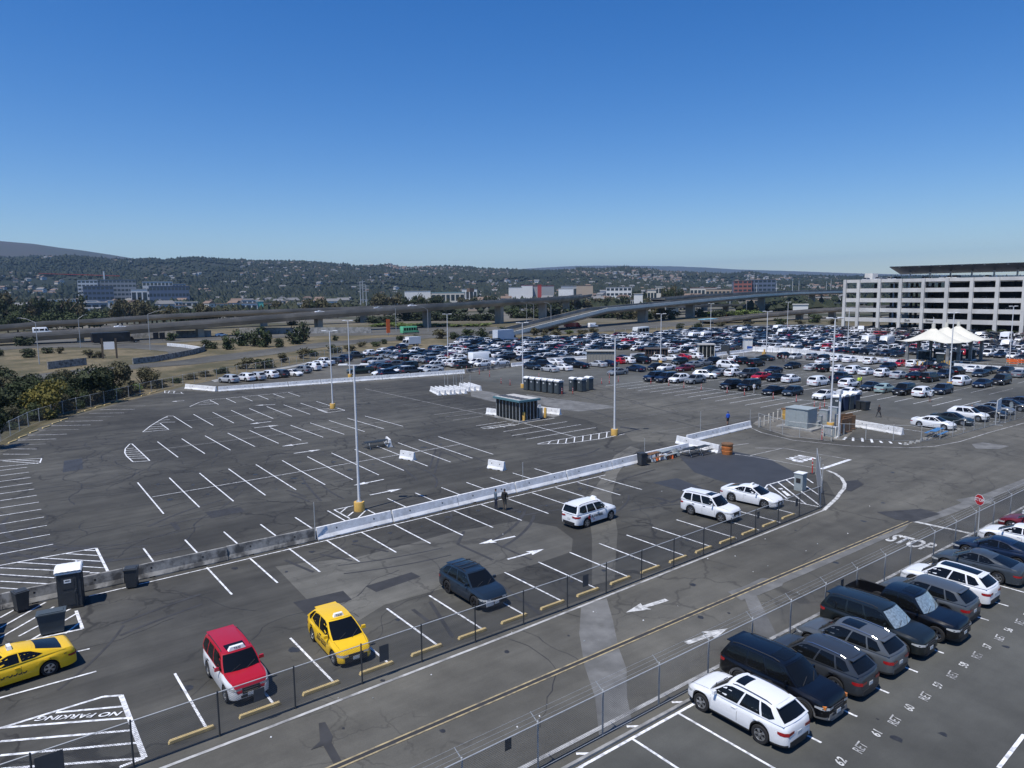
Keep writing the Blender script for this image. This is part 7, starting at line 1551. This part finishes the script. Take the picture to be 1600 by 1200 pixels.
# stop sign and other signs
def stop_sign(px_, yc, base, label, wdpx=None):
    bp = g(*base); hc = zat(base[0], base[1], yc); r = empty('stop_sign', bp, R(-25)); MB().mat(STEEL).tube((.06, 0, 0), (.06, 0, hc+.2), .035).build('sign_post', r)
    pl = MB().mat(REDS); n = 8; P = [(.40*math.cos(R(22.5+45*k)), .40*math.sin(R(22.5+45*k))) for k in range(n)]; P2 = [(x*.94, y*.94) for x, y in P]
    pl.mat(SIGNW).add([(0, x, hc+y) for x, y in P]+[(-.012, x, hc+y) for x, y in P], [tuple(range(n)), tuple(range(2*n-1, n-1, -1))]+[(k, n+k, n+(k+1) % n, (k+1) % n) for k in range(n)]); pl.mat(REDS).face(*[(-.016, x, hc+y) for x, y in P2]); s = pl.build('sign_plate', r)
    text('lettering', 'STOP', .31, SIGNW, Matrix.Translation((-.02, 0, hc)) @ Matrix.Rotation(R(-90), 4, 'Z') @ Matrix.Rotation(R(90), 4, 'X'), s, bold=.008, sx=.92)
    return tag(r, label, 'sign')
stop_sign(1525, 781, (1526, 842), 'red octagonal stop sign by the barbed wire fence')
sr = empty('road_sign', g(1578, 657.5), R(-40)); hc = 2.1; MB().mat(STEEL).tube((0, 0, 0), (0, 0, hc), .035).build('sign_post', sr); MB().mat(METALG).face(*[(.02, .42*math.cos(R(22.5+45*k)), hc+.42*math.sin(R(22.5+45*k))) for k in range(8)]).build('sign_plate', sr); tag(sr, 'grey back of an octagonal sign in front of the far right cars', 'sign')
sb = empty('sign_board', g(1559, 662), R(10)); a = 1.3
MB().mat(SIGNW).box((0, 0, 2.4), (2.9, .05, 1.5)).build('board', sb)
for i in range(3): MB().mat(METALG).box((0, -.03, 2.0+i*.42), (2.9, .02, .03)).build('slat', sb)
for s in (-1, 1): MB().mat(STEEL).tube((s*a, .05, 0), (s*a, .05, 3.1), .04).box((s*a, 0, .04), (.1, 1.4, .06)).build('sign_post', sb)
tag(sb, 'pale blank sign board on two posts before the cars along the road', 'sign')
bb = empty('billboard', g(172, 560), R(-15)); zb = zat(172, 560, 532)
for s in (-1, 1): MB().mat(BARK).box((s*1.7, 0, zb/2+.3), (.45, .3, zb+.6)).build('post', bb)
MB().mat(SIGNW).box((0, -.05, zb*.72), (2.6, .12, zb*.42)).build('board', bb); tag(bb, 'white panel sign on two brown posts in the dry grass', 'sign')
b2 = empty('billboard', g(1049, 498)); d2 = zat(1049, 498, 482); MB().mat(STEEL).tube((-3, 0, 0), (-3, 0, d2), .3).build('post', b2); MB().mat(SIGNW).box((0, 0, d2), (8, .4, 7), R(-40)).build('board', b2)
for k in range(3): MB().mat(BLACK).box((-.15, -.25, d2+1.8-1.8*k), (4.5, .06, .5), R(-40)).build('text_line', b2)
tag(b2, 'white freeway sign below the high right overpass', 'sign')
b3 = empty('orange_sign', g(607, 525)); MB().mat(ORANGE).box((0, 0, 4), (1.6, .15, 5.5)).build('board', b3); MB().mat(STEEL).tube((0, 0.1, 0), (0, .1, 5), .1).build('post', b3); tag(b3, 'tall narrow orange sign left of the green bus', 'sign')
tag(MB().mat(ORANGE).box((0, 0, 1.5), (7, .3, 1.8)).build('orange_fence', loc=g(1139, 495)), 'orange plastic screen under the high right overpass', 'screen')
# picnic tables
def picnic(px_, py_, rz, m, label, L=1.9):
    r = empty('picnic_table', g(px_, py_), rz); 
    for i in range(4): MB().mat(m).box((0, -.27+.18*i, .75), (L, .16, .04)).build('board', r)
    for s in (-1, 1):
        for k in (0, 1): MB().mat(m).box((0, s*(.62+.16*k), .45), (L, .14, .04)).build('seat_board', r)
        MB().mat(STEEL).path([(s*L*.36, -.7, 0), (s*L*.36, -.3, .73), (s*L*.36, .3, .73), (s*L*.36, .7, 0)], .03, 6).tube((s*L*.36, -.75, .42), (s*L*.36, .75, .42), .025).build('leg_frame', r)
    return tag(r, label, 'table')
MESHT = mat('metal_mesh_dark', (.05, .055, .055), .5, .4, var=.2, scale=20); BLUT = mat('table_blue', (.06, .2, .42), .5, var=.08)
picnic(589, 699, R(-2), MESHT, 'lone grey metal picnic table in the empty lot behind the lamp pole', 3.0)
picnic(1020, 719, R(8), WOODB, 'brown picnic table, leftmost at the barrier wall'); picnic(1040, 714.5, R(5), METALG, 'pale picnic table with clutter under it at the barrier wall', 2.2)
picnic(1079, 711, R(3), MESHT, 'long grey metal picnic table, left of two at the barrier wall', 2.2); picnic(1096, 708.5, R(3), MESHT, 'long grey metal picnic table at the right end of the barrier wall', 2.2)
picnic(1463, 681, R(5), BLUT, 'blue picnic table in front of the white sedan', 3.0)
q_ = random.Random(21)
for i in range(12):
    p = g(1012+i*4.2+q_.uniform(-2, 2), 722-i*.9+q_.uniform(-1.5, 1)); m_ = q_.choice([WOODB, WHITEP, METALG, ORANGE, PLASTB, BLACK]); c_ = {WOODB: 'brown', WHITEP: 'white', METALG: 'grey', ORANGE: 'orange', PLASTB: 'dark', BLACK: 'black'}[m_]
    h = q_.uniform(.25, .7); tag(MB().mat(m_).box((0, 0, h/2), (q_.uniform(.35, .8), q_.uniform(.3, .6), h), q_.uniform(0, 3), taper=.85).mat(TRIM).box((0, 0, h+.02), (.25, .2, .05)).build('box', loc=(p.x, p.y, p.z)), '%s box of clutter, %s from the left at the picnic tables' % (c_, ORD[i]), 'box', 'clutter at the picnic tables')
# utility yard
struct(MB().mat(mat('yard_gravel', (.15, .14, .12), .95, var=.3, scale=2, dark=(.08, .075, .06), darkamt=.7, dscale=.5)).flat(pxs((1176, 662), (1190, 652), (1260, 650), (1330, 655), (1335, 672), (1320, 688), (1290, 688), (1230, 683)), .0).build('utility_yard'))
cb = empty('transformer_cabinet', g(1251, 668), R(3)); MB().mat(METALG).box((0, 0, 1.35), (2.4, 2.9, 2.3)).build('cabinet', cb); MB().mat(METALG).box((0, 0, 2.54), (2.6, 3.1, .08)).build('lid', cb); MB().mat(CONC).box((0, 0, .1), (3.6, 4.6, .2)).build('plinth', cb)
for s in (-.35, .35): MB().mat(METALG).box((-1.215, s*1.6, 1.35), (.03, 1.0, 2.0)).build('door', cb)
tag(cb, 'large pale grey electrical cabinet in the utility yard', 'cabinet')
for i, (x, y, w_, h) in enumerate(((1288, 661, 1.1, 1.7), (1281, 664, .5, 1.2), (1302, 660, 1.2, 2.0), (1309, 668, .7, 1.6), (1296, 681, 1.5, 1.1), (1275, 668, .9, .8))):
    tag(MB().mat(METALG).box((0, 0, h/2), (w_*.6, w_, h)).mat(STEEL).box((0, 0, h+.03), (w_*.66, w_*1.06, .06)).box((-w_*.3-.01, 0, h*.5), (.02, w_*.7, h*.6)).build('equipment_box', loc=g(x, y)), 'grey equipment box, %s from the left group in the utility yard' % ORD[i], 'equipment box', 'equipment boxes in the utility yard')
bd = [(1187, 667), (1194, 664.5), (1201, 661), (1208, 659), (1215, 656), (1222, 652), (1305, 684), (1312, 680), (1318, 679), (1326, 675), (1286, 682), (1299, 688)]
for i, (x, y) in enumerate(bd): tag(MB().mat(HW[0]).lathe([(0, 1.25), (.07, 1.22), (.085, 1.15), (.085, 0)], n=10).build('bollard', loc=g(x, y)), 'pale slim bollard guarding the utility yard, %s from the left' % ORD[i], 'bollard', 'slim bollards at the utility yard')
orn = empty('orange_drum', g(1229, 655)); MB().mat(YELB).lathe([(0, 1.3), (.6, 1.3), (.55, .65), (.6, .63), (.5, 0)], n=16).build('drum_body', orn); MB().mat(WOODB).box((0, 0, 1.4), (1.1, 1.1, .15)).build('lid', orn); tag(orn, 'orange brown drum at the back of the utility yard', 'drum')
cm = empty('camera_pole', g(1310, 682)); MB().mat(POLEW).tube((0, 0, 0), (0, 0, 5.2), .12, n=10).build('pole_shaft', cm); MB().mat(SIGNW).box((-.2, 0, 5.3), (.6, .5, .5)).build('camera_box', cm); tag(cm, 'short white pole with a white camera box in the utility yard', 'pole')
for i, (x, y) in enumerate(((1320, 668), (1326, 672), (1322, 676))): tag(MB().mat(WOODB).box((0, 0, .9), (.15, 2.2, 1.7)).mat(WOODB).box((.1, 0, .1), (.6, 2.2, .12)).build('pallet', loc=g(x, y), rz=R(70+10*i)), 'brown wooden pallet propped up right of the utility yard, %s' % ('rear', 'front', 'leaning one')[i], 'pallet', 'pallets by the utility yard')
tag(MB().mat(METALG).box((0, 0, .75), (.75, .75, 1.5)).mat(SIGNW).box((.03, 0, 1.52), (.9, .85, .05)).mat(TRIM).box((-.39, 0, .9), (.02, .4, .4)).build('utility_box', loc=g(1250, 765.5), rz=R(4)), 'pale grey utility box standing in the hatched corner', 'utility box')
for i in range(26):
    p = g(1415+i*3.6+q_.uniform(-1, 1), 696-i*1.0+q_.uniform(-1.5, 1)); sz = q_.uniform(.15, .45)
    tag(MB().mat(CONC).box((0, 0, sz*.3), (sz, sz*.8, sz*.6), q_.uniform(0, 3), taper=.6).build('rock', loc=p), 'pale rock in the line of rubble along the road fence, %s from the left' % ordw(i), 'rock', 'rubble along the road fence')
# traffic beyond
def vn2(px_, py_, *a, **k): p = g(px_, py_); return van(a[0], (p.x, p.y, 0), R(a[1]), *a[2:], **k)
vn2(181, 536.5, 'semi_truck', 4, 15.5, 2.6, 4.1, (.01, .012, .018, 1), 'long black box truck under the left overpass', boxcab=True, cat='truck', nose=1.8)
vn2(640, 521, 'bus', 4, 8.2, 2.5, 3.1, (.12, .42, .22, 1), 'green bus with dark windows on the freeway', nose=.5, windows=5, cat='bus')
vn2(895, 512.5, 'red_truck', 4, 9.5, 2.5, 2.6, (.35, .03, .04, 1), 'red truck on the freeway behind the far lot', boxcab=True, cat='truck'); vn2(926, 512, 'cargo_van', 4, 5.8, 2.0, 2.3, WHT, 'white cargo van right of the red truck on the freeway')
tag(MB().mat(ORANGE).box((0, 0, 1.6), (2.2, 2, 2.6)).mat(YELB).box((2.6, 0, .9), (3, 2, .9)).mat(TYRE).box((1.5, 0, .3), (4.5, 2.1, .5)).build('roller', loc=g(860, 515)), 'orange and yellow road machine left of the red truck', 'machine')
p = g(346, 525.5); o = put('car_on_freeway', FM['sedan'], loc=p, rz=R(4)); o.color = WHT; tag(o, 'white car on the freeway below the overpass near the bushes', 'car')
for i, (x, y) in enumerate(((244, 532.5), (254, 532.5))): tag(MB().mat(BLACK).box((0, 0, 1.9), (1.9, .2, 2.6)).mat(STEEL).tube((0, .15, 0), (0, .15, 3), .06).build('road_sign', loc=g(x, y)), 'dark back of a roadside sign beyond the ramp, %s one' % ('left', 'right')[i], 'sign', 'dark roadside signs')

# ------------------------------------------------ people
def person(p, rz, top, legs, label, stride=.0, arm=(.1, .1), shorts=False, hair=(.02, .015, .01), bag=False, h=1.75, cap=None, bend=0.):
    k = h/1.75; J = [(0, 0, .95, .13), (0, 0, 1.15, .135), (0, 0, 1.36, .15), (0, 0, 1.47, .075), (0, .0, 1.53, .06), (0, .01, 1.63, .095), (0, .005, 1.72, .075)]
    J = [(x, y+bend*max(0, z-.95), z-.2*bend*max(0, z-.95), r) for x, y, z, r in J]
    E = [(i, i+1) for i in range(6)]
    def add(pts, par):
        for q in pts: J.append(q); E.append((par, len(J)-1)); par = len(J)-1
    for s in (-1, 1):
        st = stride*s
        add([(s*.10, 0, .90, .10), (s*.105, st*.5+.02, .50, .065), (s*.105, st-.02*0, .10, .045), (s*.11, st+.12, .04, .04)], 0)
        a = arm[0 if s < 0 else 1]; yb = bend*.4; add([(s*.19, yb, 1.40-.08*bend, .065), (s*.25, -a*.3+yb, 1.13-.08*bend, .047), (s*.25, a+yb, .90, .036), (s*.25, a*1.25+yb, .80, .034)], 2)
    me = bpy.data.meshes.new('p'); me.from_pydata([(x*k, y*k, z*k) for x, y, z, r in J], E, []); o = bpy.data.objects.new('p', me); COL.objects.link(o)
    md = o.modifiers.new('skin', 'SKIN'); sd_ = me.skin_vertices[0].data
    for i, q in enumerate(J): sd_[i].radius = (q[3]*k*(1.15 if i in (1, 2) else 1), q[3]*k*(.75 if i in (0, 1, 2) else 1)); sd_[i].use_root = (i == 0)
    md.use_smooth_shade = True; s2 = o.modifiers.new('sub', 'SUBSURF'); s2.levels = 1; s2.render_levels = 1
    dg = bpy.context.evaluated_depsgraph_get(); nm = bpy.data.meshes.new_from_object(o.evaluated_get(dg)); bpy.data.objects.remove(o); nm.name = 'person'
    cl = lambda n, c: mat(n, c, .85, var=.08)
    ms = [SKIN, cl('cloth_%d_%d_%d' % tuple(int(v*99) for v in top), top), cl('cloth_%d_%d_%d' % tuple(int(v*99) for v in legs), legs), cl('hair_dark', hair), cl('shoe', (.03, .03, .03))]
    nm.materials.clear(); [nm.materials.append(m) for m in ms]
    for f in nm.polygons:
        c = f.center/k; z = c.z; i = 1
        if z > 1.50: i = 0 if (z < 1.64 and c.y-bend*.6 > .03) or z < 1.56 else 3
        elif z < .09: i = 4
        elif abs(c.x) > .17 and z < .88: i = 0
        elif z < .96: i = 2 if not (shorts and z < .5) else 0
        f.material_index = i; f.use_smooth = True
    o = put('person', nm, None, (p[0], p[1], 0), rz)
    if bag: MB().mat(BLACK).box((0, -.20, 1.22), (.32, .2, .45), taper=.85).build('backpack', o, smooth=60)
    if cap: MB().mat(cl('cap_%d' % int(cap[0]*99), cap)).lathe([(0, 1.76*k), (.07, 1.75*k), (.1, 1.68*k), (.105, 1.65*k)], n=12).build('cap', o)
    return tag(o, label, 'person')
person((32.7, 44.9), R(-110), (.09, .13, .17), (.02, .025, .05), 'person in a grey blue jacket at the white barrier wall, left of two', h=1.8, stride=.05)
person((33.25, 44.45), R(-60), (.02, .02, .022), (.14, .11, .08), 'person in a black jacket and brown trousers at the barrier wall, right of two', h=1.78, bag=True, stride=-.08)
person(g(1137, 664), R(-20), (.015, .09, .5), (.02, .02, .03), 'man in a bright blue shirt and dark shorts walking past the short wall', shorts=True, stride=.08, cap=(.02, .05, .2))
person(g(1373, 652), R(60), (.025, .025, .03), (.03, .03, .035), 'person in dark clothes walking right of the dark bins', stride=.3)
person(g(1453, 628), R(90), (.55, .57, .6), (.03, .04, .06), 'man in a pale shirt beside the white suv in the third row', shorts=True)
person(g(1178, 614.5), R(170), (.7, .7, .72), (.4, .38, .35), 'man in a white shirt standing beside the large black suv')
person(g(1341.5, 603), R(120), (.55, .72, .08), (.02, .02, .03), 'worker in a hi vis yellow vest, left of two'); person(g(1345.5, 602), R(200), (.55, .72, .08), (.02, .02, .03), 'worker in a hi vis yellow vest, right of two')
person(g(1223.5, 565.5), R(90), (.35, .33, .35), (.12, .1, .1), 'person in grey at the tail of the black suv, left of two'); person(g(1228, 566), R(160), (.45, .3, .28), (.3, .28, .3), 'person in a pink top at the tail of the black suv, right of two')
person(g(1461, 576), R(90), (.7, .7, .7), (.03, .03, .04), 'person in a white shirt near the yellow bollards')
person(g(1525, 652), R(20), (.02, .025, .04), (.02, .02, .03), 'person in dark clothes bending behind the white suv near the road', bend=.8)
# litter on the road edge
for i in range(36):
    x = q_.uniform(8, 58); y = q_.choice([27.75, 18.35, 26.8, 24.5, 21, 40])+q_.uniform(-.25, .25); s = q_.uniform(.03, .08)
    tag(MB().mat(WHITEP if i % 3 else METALG).box((0, 0, s*.3), (s, s*.7, s*.5), q_.uniform(0, 3), taper=.5).build('litter', loc=(x, y, .006)), 'small scrap of pale litter on the asphalt', 'litter', 'scraps of litter on the asphalt')
# ------------------------------------------------ haze
hz = MB(); hz.box((5500, 4500, 399), (24000, 24000, 802)); m = bpy.data.materials.new('haze'); m.use_nodes = True; m.node_tree.nodes.remove(m.node_tree.nodes['Principled BSDF']); pv = m.node_tree.nodes.new('ShaderNodeVolumePrincipled')
pv.inputs['Color'].default_value = (.45, .70, 1, 1); pv.inputs['Density'].default_value = 5.5e-5; pv.inputs['Anisotropy'].default_value = .2; m.node_tree.links.new(pv.outputs[0], m.node_tree.nodes['Material Output'].inputs['Volume'])
hz.mat(m); ho = hz.build('haze'); ho['kind'] = 'stuff'
